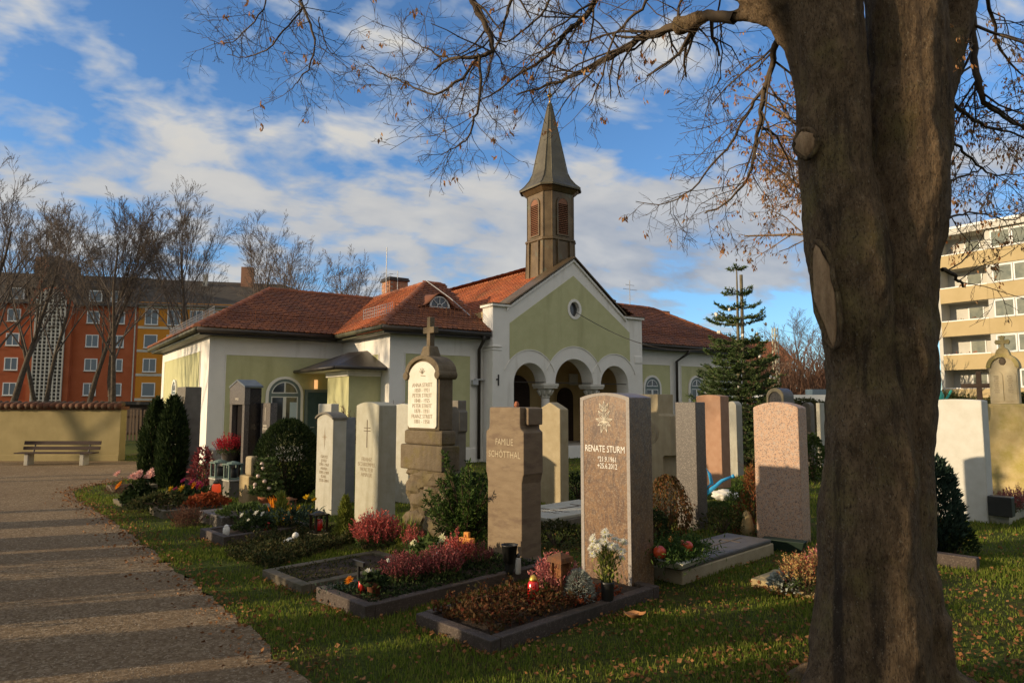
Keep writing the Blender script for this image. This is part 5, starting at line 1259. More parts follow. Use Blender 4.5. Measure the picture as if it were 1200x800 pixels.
M['kerb_old'] = mat('mossy_kerb', (0.124, 0.100, 0.067), (0.157, 0.130, 0.092), 9, 0.9, 0.5, 50, c3=(0.066, 0.061, 0.030), s3=3, t3=0.58)
M['kerb_sand'] = mat('sandstone_kerb', (0.345, 0.255, 0.120), (0.405, 0.315, 0.165), 9, 0.9, 0.4, 50)
M['bronze'] = mat('dark_bronze', (0.055, 0.045, 0.030), (0.09, 0.075, 0.05), 8, 0.4, metal=0.7)
M['terracotta_pot'] = mat('terracotta', (0.30, 0.10, 0.05), (0.38, 0.14, 0.07), 10, 0.85)

def flat(w, h): return [(-w / 2, 0), (w / 2, 0), (w / 2, h), (-w / 2, h)]
def seg(w, h, rise, n=14):
    r = (w * w / 4 + rise * rise) / (2 * rise); cz = h + rise - r; a = math.degrees(math.asin((w / 2) / r))
    return [(-w / 2, 0), (w / 2, 0)] + arc(0, cz, r, 90 - a, 90 + a, n)
def gable(w, h, rise): return [(-w / 2, 0), (w / 2, 0), (w / 2, h), (0, h + rise), (-w / 2, h)]
def rnd(w, h, n=18): return [(-w / 2, 0), (w / 2, 0)] + arc(0, h - w / 2, w / 2, 0, 180, n)
def sunk(o, z=-0.12): return [(x, z if zz == 0 else zz) for x, zz in o]
def stone(dims, outline, m, label, bevel=0.012, rz=0.0, name='gravestone', group=None, tilt=(0, 0)):
    p, wd, th, h = dims
    root = thing(name, p, ROT_S + rz, label, 'gravestone', group); root.rotation_euler = (tilt[0], tilt[1], ROT_S + rz)
    b = MB(); b.prism(sunk(outline), -th / 2, th / 2); s = b.build('slab', m, root, bevel)
    return root
FR = lambda th: -th / 2 - 0.001

# --- Renate Sturm
D1 = sdims(682, 741, 767, 697, 465.5); p, wd, th, h = D1
S = stone(D1, seg(wd, h, 0.045), M['renate'], 'swirled brown granite stele engraved RENATE STURM with white daisies before it', 0.006)
rim_o = seg(wd - 0.002, h, 0.045); rim_i = [(x * (1 - 0.075 / wd), z - (0.022 if z > 0.5 else 0)) for x, z in seg(wd, h - 0.004, 0.045)]
plate('rim', [rim_o, [(x, z if z > 0.1 else -0.01) for x, z in rim_i]], FR(th) - 0.003, FR(th) + 0.003, M['edge_sheen'], S)  # chamfer band with its reflection put into the colour
text('RENATE STURM', 0.088, M['white_letter'], S, 0.0, FR(th) - 0.001, h * 0.71, sx=wd * .88 / (12 * .088 * .64))
text('*21.9.1961\n+25.6.2012', 0.068, M['white_letter'], S, 0.03, FR(th) - 0.001, h * 0.66, sx=wd * .5 / (10 * .068 * .56))
b = MB()
def leafshape(x, z, a, L, wl):
    d = (math.sin(R(a)), math.cos(R(a))); q = (d[1], -d[0]); y = FR(th) - 0.002
    A_ = [(x, z), (x + d[0] * L * .45 + q[0] * wl, z + d[1] * L * .45 + q[1] * wl), (x + d[0] * L, z + d[1] * L), (x + d[0] * L * .45 - q[0] * wl, z + d[1] * L * .45 - q[1] * wl)]
    for i in range(4): b.tube([(A_[i][0], y, A_[i][1]), (A_[(i + 1) % 4][0], y, A_[(i + 1) % 4][1])], 0.0032, 4)
    b.tube([(A_[0][0], y, A_[0][1]), (A_[2][0], y, A_[2][1])], 0.0028, 4)
for (x, z, a, L, wl) in ((0, -.02, 0, .16, .025), (0, 0, -38, .13, .024), (0, 0, 38, .13, .024), (0, -.02, -75, .12, .022), (0, -.02, 75, .12, .022), (0, -.02, -115, .10, .02), (0, -.02, 115, .10, .02), (0, -.02, 160, .12, .02), (0, -.02, 200, .13, .022), (-.02, .10, -25, .10, .018), (.02, .10, 25, .10, .018), (0, .12, 0, .10, .02)):
    leafshape(x * 0.8, h * 0.90 + z * 0.8 - 0.035, a, L * 0.85, wl * 0.85)
b.build('leaf_emblem', M['pale_letter'], S)

# --- FAMILIE stele with notched shoulders
D2 = sdims(569, 614, 637, 667, 477); p, wd, th, h = D2
S = stone(D2, flat(wd, h), M['brown_stone'], 'brown veined stele with scooped corner notches marked FAMILIE beside the dark evergreen', 0.012)
bpy.data.objects.remove([c for c in S.children if c.name.startswith('slab')][0])
w2 = wd / 2
o = [(-w2, -0.1), (w2, -0.1), (w2, 0.05), (w2 - 0.03, 0.09), (w2 - 0.03, h * 0.52), (w2 - 0.012, h * 0.565), (w2, h * 0.58), (w2, h * 0.84)] + [(w2 - 0.045, h * 0.86), (w2 - 0.055, h * 0.885), (w2 - 0.055, h), (-w2 + 0.055, h), (-w2 + 0.055, h * 0.885), (-w2 + 0.045, h * 0.86), (-w2, h * 0.84), (-w2, h * 0.58), (-w2 + 0.012, h * 0.565), (-w2 + 0.03, h * 0.52), (-w2 + 0.03, 0.09), (-w2, 0.05)]
b = MB(); b.prism(o, -th / 2, th / 2); b.build('slab', M['brown_stone'], S, 0.012)
b = MB(); b.prism([(w2 - 0.053, h * 0.89), (w2 + 0.0, h * 0.885), (w2 + 0.002, h - 0.012), (w2 - 0.053, h - 0.002)], -th / 2 + 0.07, th / 2 - 0.002); b.build('corner_block', M['brown_stone'], S, 0.012)
text('FAMILIE', 0.10, M['dim_letter'], S, 0.0, FR(th) - 0.001, h * 0.755, sx=wd * .62 / (7 * .1 * .64))
text('SCHÖTTHAL', 0.10, M['dim_letter'], S, 0.0, FR(th) - 0.001, h * 0.675, sx=wd * .86 / (9 * .1 * .66))
b = MB(); b.lathe([(0.02, 0), (0.03, 0.02), (0.02, 0.05), (0.012, 0.06)], 8, (0.06, -0.02, h + 0.001)); b.build('small_ornament', M['terracotta_pot'], S)

# --- old monument with marble tablet and cross
D3 = sdims(470, 517, 536, 633, 545); p, wd, th, h = D3
mon = thing('gravestone', p, ROT_S, 'old lichened monument with arched cream marble tablet and stone cross on rough rocks', 'gravestone')
rr = random.Random(4)
for i, (x, z, sx, sz) in enumerate(((-0.20, 0.12, .27, .2), (0.19, 0.11, .27, .19), (-0.05, 0.30, .32, .2), (0.21, 0.38, .24, .2), (-0.23, 0.42, .22, .2), (0.02, 0.54, .40, .17), (-.12, 0.62, .32, .14), (.14, .62, .32, .14))):
    bm = bmesh.new(); bmesh.ops.create_icosphere(bm, subdivisions=3, radius=1)
    for v in bm.verts:
        q = v.co.copy(); k = 1 + 0.32 * mnoise.fractal(q * 1.4 + Vector((i * 7, 3, 1)), 1, 2, 4); v.co = Vector((q.x * sx * k, q.y * th * 0.52 * k, q.z * sz * k))
    me = bpy.data.meshes.new('rock'); bm.to_mesh(me); bm.free(); o = link_mesh('rock', me, M['old_stone'], mon, smooth=False); o.location = (x, 0.0, z * h / 0.7)
def H3(v): return height(gp(517, 633), v)
z0 = h - 0.03; z1 = H3(521); z2 = H3(505); z3 = H3(434); z4 = H3(408); AZ = 0.62
b = MB(); b.box(-wd / 2 - 0.02, wd / 2 + 0.02, -th / 2 - 0.02, th / 2 + 0.02, z0 - 0.06, z1 - 0.02); b.build('plinth', M['old_stone'], mon, 0.02)
b = MB(); b.box(-wd / 2 + 0.02, wd / 2 - 0.02, -th / 2 + 0.01, th / 2 - 0.01, z1 - 0.019, z2); b.build('plinth', M['old_stone'], mon, 0.03)
wb = wd * 0.80; tb = th * 0.86
b = MB(); b.prism([(-wb / 2, z2 + .001), (wb / 2, z2 + .001), (wb / 2, z3 - 0.01)] + [(x, z3 - .02 + (z - z3 + .02) * AZ) for x, z in arc(0, z3 - 0.02, wb / 2, 4, 176, 16)] + [(-wb / 2, z3 - 0.01)], -tb / 2, tb / 2); b.build('body', M['old_stone'], mon, 0.015)
b = MB(); b.prism([(x, z3 - .02 + (z - z3 + .02) * AZ) for x, z in arc(0, z3 - 0.02, wb / 2 + 0.035, -8, 188, 20)] + [(x, z3 - .02 + (z - z3 + .02) * AZ) for x, z in arc(0, z3 - 0.02, wb / 2 - 0.05, 188, -8, 20)], -tb / 2 - 0.035, tb / 2 + 0.035)
for sx in (-1, 1): b.lathe([(0.055, -tb / 2 - 0.05), (0.06, -tb / 2 - 0.03), (0.06, tb / 2 + 0.03)], 10, M=Matrix.Translation((sx * (wb / 2 - 0.0), 0, z3 - 0.05)) @ Matrix.Rotation(R(-90), 4, 'X'))
b.build('arch_hood', M['old_stone'], mon, 0.008)
tw2 = wb / 2 - 0.035
plate('tablet', [[(-tw2 + .03, z2 + 0.03), (tw2 - .03, z2 + 0.03), (tw2, z2 + 0.06), (tw2, z3 - 0.10)] + [(x, z3 - .10 + (z - z3 + .10) * .75) for x, z in arc(0, z3 - 0.10, tw2, 12, 168, 14)] + [(-tw2, z3 - 0.10), (-tw2, z2 + 0.06)]], -tb / 2 - 0.02, -tb / 2 + 0.01, M['marble'], mon, 0.004)
text('ANNA STREIT\n1850 - 1921\nPETER STREIT\n1848 - 1925\nPETER STREIT\n1878 - 1931\nFRANZ STREIT\n1881 - 1958', 0.074, M['ink_soft'], mon, 0, -tb / 2 - 0.021, z3 - 0.20, sx=tw2 * 1.75 / (12 * .074 * .64))
b = MB()
for a in range(-60, 61, 30): b.tube([(0, -tb / 2 - 0.022, z3 - 0.03), (0.07 * math.sin(R(a)), -tb / 2 - 0.022, z3 - 0.03 + 0.08 * math.cos(R(a)))], 0.004, 4)
b.tube([(-.03, -tb / 2 - 0.022, z3 - .05), (.07, -tb / 2 - 0.022, z3 - .06)], 0.005, 4); b.build('palm_engraving', M['ink_soft'], mon)
zt = z3 - 0.02 + (wb / 2 + 0.035) * AZ
b = MB(); b.add([(-.12, -.11, zt - .05), (.12, -.11, zt - .05), (.12, .11, zt - .05), (-.12, .11, zt - .05), (-.07, -.075, zt + .13), (.07, -.075, zt + .13), (.07, .075, zt + .13), (-.07, .075, zt + .13)], [(0, 1, 5, 4), (1, 2, 6, 5), (2, 3, 7, 6), (3, 0, 4, 7), (4, 5, 6, 7), (3, 2, 1, 0)]); b.build('cross_foot', M['old_stone'], mon, 0.02)
zc = H3(367); cb = zt + .131
b = MB(); b.prism([(-.04, cb), (.04, cb), (.036, zc - .22), (.12, zc - .22), (.12, zc - .135), (.036, zc - .135), (.036, zc), (-.036, zc), (-.036, zc - .135), (-.12, zc - .135), (-.12, zc - .22), (-.036, zc - .22)], -.04, .04); b.build('cross', M['old_stone'], mon, 0.008)

# --- white limestone steles
D4 = sdims(415, 442, 463, 618, 475); p, wd, th, h = D4
S = stone(D4, seg(wd, h, 0.05, 6), M['lime'], 'tall cream limestone stele with a carved double-barred cross', 0.008)
y = FR(th) - 0.001
b = MB(); z = h * 0.80
b.box(-.009, .009, y - .001, y + .003, z - .26, z + .13); b.box(-.085, .085, y - .0012, y + .003, z + .012, z + .022); b.box(-.085, .085, y - .0013, y + .003, z - .03, z - .02); b.build('carved_cross', M['ink'], S)
text('FRANZ\nSCHREMPEL\nWALTER\nAMALIE', 0.078, M['ink_soft'], S, 0, y, h * 0.53, sx=wd * .8 / (9 * .078 * .62))
D5 = sdims(369, 388, 404, 604, 490); p, wd, th, h = D5
S = stone(D5, seg(wd, h, 0.07, 8), M['lime2'], 'limestone stele with a curved dark cap and carved star left of the tall cream stele', 0.008)
b = MB(); n = seg(wd + 0.05, h + .012, 0.085, 10)[2:]; b.prism(n + [(x, z - 0.035) for x, z in n][::-1], -th / 2 - 0.03, th / 2 + 0.01); b.build('cap', M['grey_stone'], S, 0.006)
y = FR(th) - 0.001; b = MB(); z = h * 0.80
for a, L in ((0, .17), (90, .09), (180, .20), (270, .09), (45, .05), (135, .05), (225, .05), (315, .05)):
    b.add([(-.012 * math.cos(R(a)), y - .001, z + .012 * math.sin(R(a))), (L * math.sin(R(a)), y - .001, z + L * math.cos(R(a))), (.012 * math.cos(R(a)), y - .001, z - .012 * math.sin(R(a)))], [(0, 1, 2)])
b.build('carved_star', M['ink_soft'], S)
text('GROSS\nJOSEF\n1901-1967\nMARIA\n1905-1989\nKARL\n1930-2004', 0.066, M['ink_soft'], S, 0, y, h * 0.58, sx=wd * .75 / (9 * .066 * .6))
D5b = sdims(370, 385.5, 395, 588, 473); stone(D5b, flat(D5b[1], D5b[3]), M['lime2'], 'square-topped pale stele rising behind the star-carved stele', 0.015)
D5c = sdims(400, 402.5, 415, 590, 489); stone(D5c, flat(D5c[1], D5c[3]), M['blue_grey'], 'blue grey slab between the two limestone steles', 0.008)

# --- dark granite aedicula
D6 = sdims(266, 283, 303, 577, 454); p, wd, th, h = D6; y = -th / 2
S = thing('gravestone', p, ROT_S, 'black granite shrine-like gravestone with a gabled roof and two front pillars', 'gravestone')
b = MB(); b.box(-wd / 2, wd / 2, y + 0.10, th / 2, 0, h - 0.001); b.build('slab', M['black_gran'], S, 0.006)
for sx in (-1, 1):
    b = MB(); b.box(sx * (wd / 2 - 0.05) - 0.05, sx * (wd / 2 - 0.05) + 0.05, y, y + 0.098, 0, h * 0.835); b.build('pillar', M['dark_gran'], S, 0.005)
b = MB(); b.prism([(-wd / 2 - .01, h * .836), (wd / 2 + .01, h * .836), (wd / 2 + .01, h), (0, h + .13), (-wd / 2 - .01, h)], y - .01, y + 0.10); b.build('pediment', M['dark_gran'], S, 0.004)
b = MB(); b.prism([(-wd / 2 - .03, h), (0, h + .131), (wd / 2 + .03, h), (wd / 2 + .03, h + .035), (0, h + .166), (-wd / 2 - .03, h + .035)], y - .02, th / 2 + .02); b.build('roof', M['blue_grey'], S, 0.004)
text('FAMILIE', 0.06, M['pale_letter'], S, 0, y - .012, h * .88, sx=.8)
text('H\nA\nN\nS', 0.07, M['white_letter'], S, wd * .2, y + .098, h * .60)
D7 = sdims(302.5, 313.5, 322, 578, 472); p, wd, th, h = D7
S = stone(D7, flat(wd, h), M['dark_gran'], 'narrow dark stele with gold lettering between the black shrine stone and the globe bush', 0.006); y = FR(th)
b = MB(); b.box(-.005, .005, y - .002, y + .002, h * .80, h * .95); b.build('carved_cross', M['pale_letter'], S)
text('MAYER\nJOHANN', 0.06, M['pale_letter'], S, 0, y, h * .73, sx=.8); text('OTTO\nELSE\nRUTH', 0.06, M['gold'], S, 0, y, h * .60, sx=.9)
# --- small white stone, tall grey stele with bronze panel
D8 = sdims(239, 247.5, 259, 572, 526); p, wd, th, h = D8
S = stone(D8, flat(wd, h), M['lime2'], 'low pale block gravestone with a round portrait left of the stone lantern posts', 0.03); y = FR(th)
b = MB(); b.lathe([(.045, -.006), (.05, 0), (.045, .006)], 14, M=Matrix.Translation((-.02, y, h * .80)) @ Matrix.Rotation(R(90), 4, 'X') @ Matrix.Diagonal((1, 1.4, 1, 1))); b.build('portrait', M['bronze'], S, smooth=True)
text('RIEDL\n1919\n1994', 0.05, M['ink_soft'], S, 0, y, h * .45, sx=.8)
D9 = sdims(203, 212.5, 232, 570, 453); p, wd, th, h = D9
S = stone(D9, flat(wd, h), M['grey_stone'], 'tallest plain grey stele with a bronze relief panel beside the columnar conifers', 0.01); y = FR(th)
b = MB(); b.box(-wd * .30, wd * .30, y - .018, y + .001, h * .66, h * .90); b.build('relief_panel', M['bronze'], S, 0.006)
b = MB()
for (x, z, r_) in ((0, h * .84, .05), (-.04, h * .76, .06), (.05, h * .74, .05), (0, h * .71, .07)): b.lathe([(.01, -.012), (r_ * .7, -.008), (r_, 0)], 10, M=Matrix.Translation((x, y - .017, z)) @ Matrix.Rotation(R(-90), 4, 'X'))
b.build('relief_figure', M['bronze'], S, smooth=True)

# --- second row
DB1 = sdims(632, 657, 667, 592, 478); p, wd, th, h = DB1
S = stone(DB1, [(-wd / 2, 0), (wd / 2, 0), (wd / 2, h - .02)] + [(wd * .22, h + .05), (0, h + .10), (-wd * .22, h + .05), (-wd / 2, h - .02)], M['tan'], 'weathered tan stele with a blunt pointed top behind the notched brown stele', 0.015)
DB2 = sdims(462, 478, 484, 590, 474); stone(DB2, gable(DB2[1], DB2[3], .02), M['lime2'], 'pale grey stele left behind the old marble monument', 0.015)
DB3 = sdims(478, 498, 507, 585, 470); stone(DB3, flat(DB3[1], DB3[3]), M['salmon'], 'salmon marble stone directly behind the old marble monument', 0.02)
DB4 = sdims(520, 536, 546, 583, 469); p, wd, th, h = DB4
stone(DB4, [(-wd / 2, 0), (wd / 2, 0), (wd / 2, h * .66), (wd / 2 + .04, h * .68), (wd / 2 + .04, h * .88), (wd / 2, h * .90), (wd / 2, h), (-wd / 2, h)], M['grey_stone'], 'grey stone with a stepped right edge behind the old marble monument', 0.015)
DB5 = sdims(737, 788, 806, 610, 487); p, wd, th, h = DB5
def HB(v): return height(gp(788, 610), v)
za, zb_, zt_ = HB(534), HB(487), HB(461.5); w1 = wd / 2; w0 = wd / 2 - 0.14; wt = wd / 2 - 0.21
S = stone(DB5, [(-w0, 0), (w0, 0), (w0, za - .05)] + arc(w0 + .05, za - .05, .05, 180, 90, 5) + [(w1, za), (w1, zb_)] + [(wt + .02, zb_ + .004), (wt, zb_ + .03), (wt, zt_), (-wt, zt_), (-wt, zb_), (-w1, zb_), (-w1, za), (-w0, za)], M['tan'], 'tan cross-shaped gravestone with a round carved emblem behind the RENATE STURM stele', 0.014); y = FR(th)
b = MB()
for rr_ in (.17, .145, .06): b.tube([(rr_ * math.cos(2 * math.pi * i / 24), y - .002, HB(508) + rr_ * math.sin(2 * math.pi * i / 24)) for i in range(25)], .006, 4)
for i in range(12):
    a = 2 * math.pi * i / 12; b.tube([(.06 * math.cos(a), y - .002, HB(508) + .06 * math.sin(a)), (.10 * math.cos(a + .3), y - .002, HB(508) + .10 * math.sin(a + .3)), (.143 * math.cos(a), y - .002, HB(508) + .143 * math.sin(a))], .005, 4)
b.build('round_emblem', M['ink_soft'], S)
DB6 = sdims(794, 818.5, 830, 622, 471); stone(DB6, flat(DB6[1], DB6[3]), M['dark_gran'], 'dark grey granite stele right of the cross-shaped stone', 0.008)
DB7 = sdims(818, 847, 857, 572, 464); stone(DB7, seg(DB7[1], DB7[3], .03, 6), M['rose_stone'], 'rose brown sandstone stele behind the dark granite stele', 0.012)
DB8 = sdims(854, 865, 872, 558, 474); stone(DB8, rnd(DB8[1], DB8[3] + .08), M['lime2'], 'cream round-topped stele between the rose stele and the fir', 0.012)
DB9 = sdims(887, 941, 951, 638, 477.5); stone(DB9, seg(DB9[1], DB9[3], .07), M['pink_gran'], 'broad speckled pink granite gravestone with a curved top left of the trunk', 0.012)
DB10 = sdims(902, 922, 934, 562, 470); p, wd, th, h = DB10
S = stone(DB10, rnd(wd, h + .30), M['dark_gran'], 'dark round-arched stone looking over the pink granite gravestone', 0.012)
plate('rim', [rnd(wd, h + .30), [(x * .8, z if z > .1 else -.01) for x, z in rnd(wd, h + .22)]], FR(th) - .03, FR(th) + .002, M['tan'], S)  # tan ring stands in for the sunlit edge of the dark stone
DB11 = sdims(942, 952, 957, 546, 474); stone(DB11, rnd(DB11[1], DB11[3] + .06), M['grey_stone'], 'small grey round-topped stone far back left of the trunk', 0.012)
DB12 = sdims(959, 963.5, 969, 548, 472); stone(DB12, flat(DB12[1], DB12[3]), M['lime2'], 'slim pale post-like stone close beside the left edge of the trunk', 0.012)
# --- right of the trunk
DR1 = sdims(1096, 1159, 1166, 613, 469); stone(DR1, seg(DR1[1], DR1[3], .02), M['white_stone'], 'large cream white blank gravestone right of the trunk', 0.015)
DR2 = sdims(1160, 1171, 1175, 574, 478); stone(DR2, flat(DR2[1], DR2[3]), M['salmon'], 'narrow pinkish stone showing between the white stone and the ochre monument', 0.02)
DR3 = sdims(1162, 1222, 1236, 590, 473); p, wd, th, h = DR3
S = stone(DR3, flat(wd, h), M['ochre_stone'], 'mossy ochre monument carrying twin inscription tablets and a small cross', 0.02)
def H4(v): return height(gp(1190, 585), v)
zu = H4(414) ; wu = min(wd * .30, .30); xo = -wd * .23
b = MB(); b.prism([(xo - wu, h + .001), (xo + wu, h + .001), (xo + wu, zu - .27), (xo + wu + .035, zu - .26), (xo + wu + .035, zu - .20)] + arc(xo, zu - .24, wu, 8, 172, 16) + [(xo - wu - .035, zu - .20), (xo - wu - .035, zu - .26), (xo - wu, zu - .27)], -.10, .10); b.build('tablet_block', M['tablet_warm'], S, 0.01)
for sx in (-1, 1):
    cx_ = xo + sx * wu * .47; plate('tablet', [[(cx_ - wu * .43, h + .05), (cx_ + wu * .43, h + .05)] + arc(cx_, zu - .40, wu * .43, 0, 180, 10)], -.114, -.099, M['tablet_warm'], S, 0.004)
    text('\n'.join(['KARL', '1889', 'ROSA', '1893', 'EMIL', '1920', 'ERNA', '1924']), 0.045, M['ink_soft'], S, cx_, -.1155, zu - .42, sx=.75)
plate('arch_band', [arc(xo, zu - .24, wu + .035, 0, 180, 18) + arc(xo, zu - .24, wu - .03, 180, 0, 18)], -.135, .10, M['ochre_stone'], S, 0.008)
b = MB(); b.lathe([(.03, -.02), (.05, -.012), (.055, 0)], 14, M=Matrix.Translation((xo, -.10, zu - .13)) @ Matrix.Rotation(R(-90), 4, 'X') @ Matrix.Diagonal((1, 1.3, 1, 1))); b.build('portrait', M['ink'], S, smooth=True)
zx = zu - .24 + wu + .03
b = MB(); b.prism([(xo - .12, zx - .03), (xo + .12, zx - .03), (xo + .09, zx + .07), (xo + .04, zx + .12), (xo - .04, zx + .12), (xo - .09, zx + .07)], -.08, .08); zq = H4(391)
b.prism([(xo - .03, zx + .12), (xo + .03, zx + .12), (xo + .028, zq - .16), (xo + .10, zq - .17), (xo + .12, zq - .125), (xo + .10, zq - .08), (xo + .028, zq - .09), (xo + .045, zq - .02), (xo, zq), (xo - .045, zq - .02), (xo - .028, zq - .09), (xo - .10, zq - .08), (xo - .12, zq - .125), (xo - .10, zq - .17), (xo - .028, zq - .16)], -.03, .03); b.build('cross', M['ochre_stone'], S, 0.008)
pc = gp(1155, 575); wc = thing('wooden_cross', pc, ROT_S + 0.15, 'dark wooden grave cross peeking over the cream white gravestone', 'grave cross')
hc = height(pc, 435); b = MB(); b.box(-.045, .045, -.03, .03, -.1, hc); b.build('upright', M['dark_wood'], wc, .006)
b = MB(); b.box(-.30, .30, -.034, .026, hc - .33, hc - .24); b.build('arm', M['dark_wood'], wc, .006)
# grave to the far right, further small stones in the distance
far_st = ((1012, 1030, 1036, 560, 470, 'grey_stone', 'x'),)

# ================================================================ grave borders and slabs
def border(uFL, uFR, vFR, uBR, hk, m, label, wk=0.09, soil=True, group=None, back=True, soil_drop=0.03):
    p, wd, ln = kdims(uFL, uFR, vFR, uBR)
    root = thing('grave_border', p, ROT_S, label, 'grave border', group)
    x = wd / 2
    parts = [(-x, x, 0, wk)] + ([(-x, x, ln - wk, ln)] if back else []) + [(-x, -x + wk, wk + .003, ln - wk - .003), (x - wk, x, wk + .003, ln - wk - .003)]
    for x0, x1, y0, y1 in parts:
        b = MB(); b.box(x0, x1, y0, y1, -0.05, hk + random.uniform(-.004, .004)); b.build('kerb_stone', m, root, .008)
    if soil:
        n = 22; vs = []; fs = []
        for j in range(n):
            for i in range(n):
                xx = -x + wk * .6 + (wd - wk * 1.2) * i / (n - 1); yy = wk * .6 + (ln - wk * 1.2) * j / (n - 1)
                e = min(i, j, n - 1 - i, n - 1 - j); vs.append((xx, yy, hk - soil_drop + min(e, 4) * .007 + random.uniform(-.008, .008)))
        b = MB(); b.add(vs, [(j * n + i, j * n + i + 1, (j + 1) * n + i + 1, (j + 1) * n + i) for j in range(n - 1) for i in range(n - 1)]); b.build('soil', M['soil'], root, smooth=True)
    root['w'] = wd; root['l'] = ln
    return root, wd, ln, hk
K1 = border(487, 575, 768, 773, 0.10, M['kerb'], 'granite border of the RENATE STURM grave in the near foreground')
K2 = border(370, 428, 728, 645, 0.115, M['kerb'], 'granite border of the heather grave before the notched brown stele')
K3 = border(307, 353, 697, 492, 0.085, M['kerb_old'], 'mossy border round the sparse bed before the old marble monument', 0.10)
K4 = border(234, 262, 641, 368, 0.12, M['kerb'], 'dark granite border of the grave with yellow flowers', 0.08)
K5 = border(175, 191, 608, 268, 0.11, M['kerb_old'], 'pale border of the grave with red begonias', 0.07)
K6 = border(132, 143, 594, 238, 0.08, M['kerb_old'], 'low pale border of the grave before the columnar conifers', 0.09)
K7 = border(124, 134, 577, 185, 0.09, M['kerb_old'], 'farthest small border at the bend of the path', 0.08)
K8 = border(880, 985, 708, 1010, 0.075, M['kerb_sand'], 'low sandstone border of the heather bed left of the trunk', 0.10)
K9 = border(1150, 1183, 615, 1250, 0.13, M['lime'], 'cream stone border of the heather bed by the white gravestone', 0.12)
# flat grave slab with wreath
p, wd, ln = kdims(740, 800, 685, 907)
M['slab_grey'] = mat('honed_grey_slab', (0.090, 0.081, 0.073), (0.123, 0.112, 0.101), 12, 0.5, 0.15, 60, spec=0.4, c3=(0.067, 0.062, 0.053), s3=2.5, t3=0.6)
sl = thing('grave_slab', p, ROT_S, 'flat grey grave slab with a wreath tray on its foot end', 'grave slab')
b = MB(); b.box(-wd / 2, wd / 2, 0, ln, -0.05, 0.12); b.build('base', M['tan'], sl, .01)
b = MB(); b.box(-wd / 2 + .02, wd / 2 - .015, .02, ln - .02, .122, .165); b.build('cover_slab', M['slab_grey'], sl, .012)
b = MB(); b.box(-.012, .012, ln * .55, ln * .9, .1655, .169); b.box(-.12, .12, ln * .76, ln * .775, .1655, .1685); b.build('carved_cross', M['ink'], sl)
# white flat slab between the rows, with dark writing
p, wd, ln = kdims(636, 640, 622, 688)
sl2 = thing('grave_slab', gp(640, 622) + AY * .45, ROT_S, 'pale grave slab with dark lettering and a cross between the brown steles', 'grave slab')
b = MB(); b.box(-.55, .45, 0, 1.75, -.05, .10); b.build('base', M['grey_stone'], sl2, .01)
b = MB(); b.box(-.52, .42, .03, 1.72, .102, .15); b.build('cover_slab', M['lime2'], sl2, .012)
text('HIER RUHT', 0.12, M['ink'], sl2, -.05, .55, .151, rot=(0, 0, 0)); text('IN GOTT', 0.12, M['ink'], sl2, -.05, .38, .151, rot=(0, 0, 0))
b = MB(); b.box(-.07, -.03, .75, 1.5, .1505, .154); b.box(-.25, .15, 1.2, 1.24, .1507, .1545); b.build('cross', M['ink'], sl2)
# sloping slab in the third grave from the back
p = gp(322, 606); sl3 = thing('grave_slab', p, ROT_S, 'low dark sloping grave slab behind the yellow flower grave', 'grave slab')
b = MB(); b.prism([(-.42, -.05), (.42, -.05), (.42, .16), (-.42, .16)], -.95, .1); b.build('cover_slab', M['dark_gran'], sl3, .015)

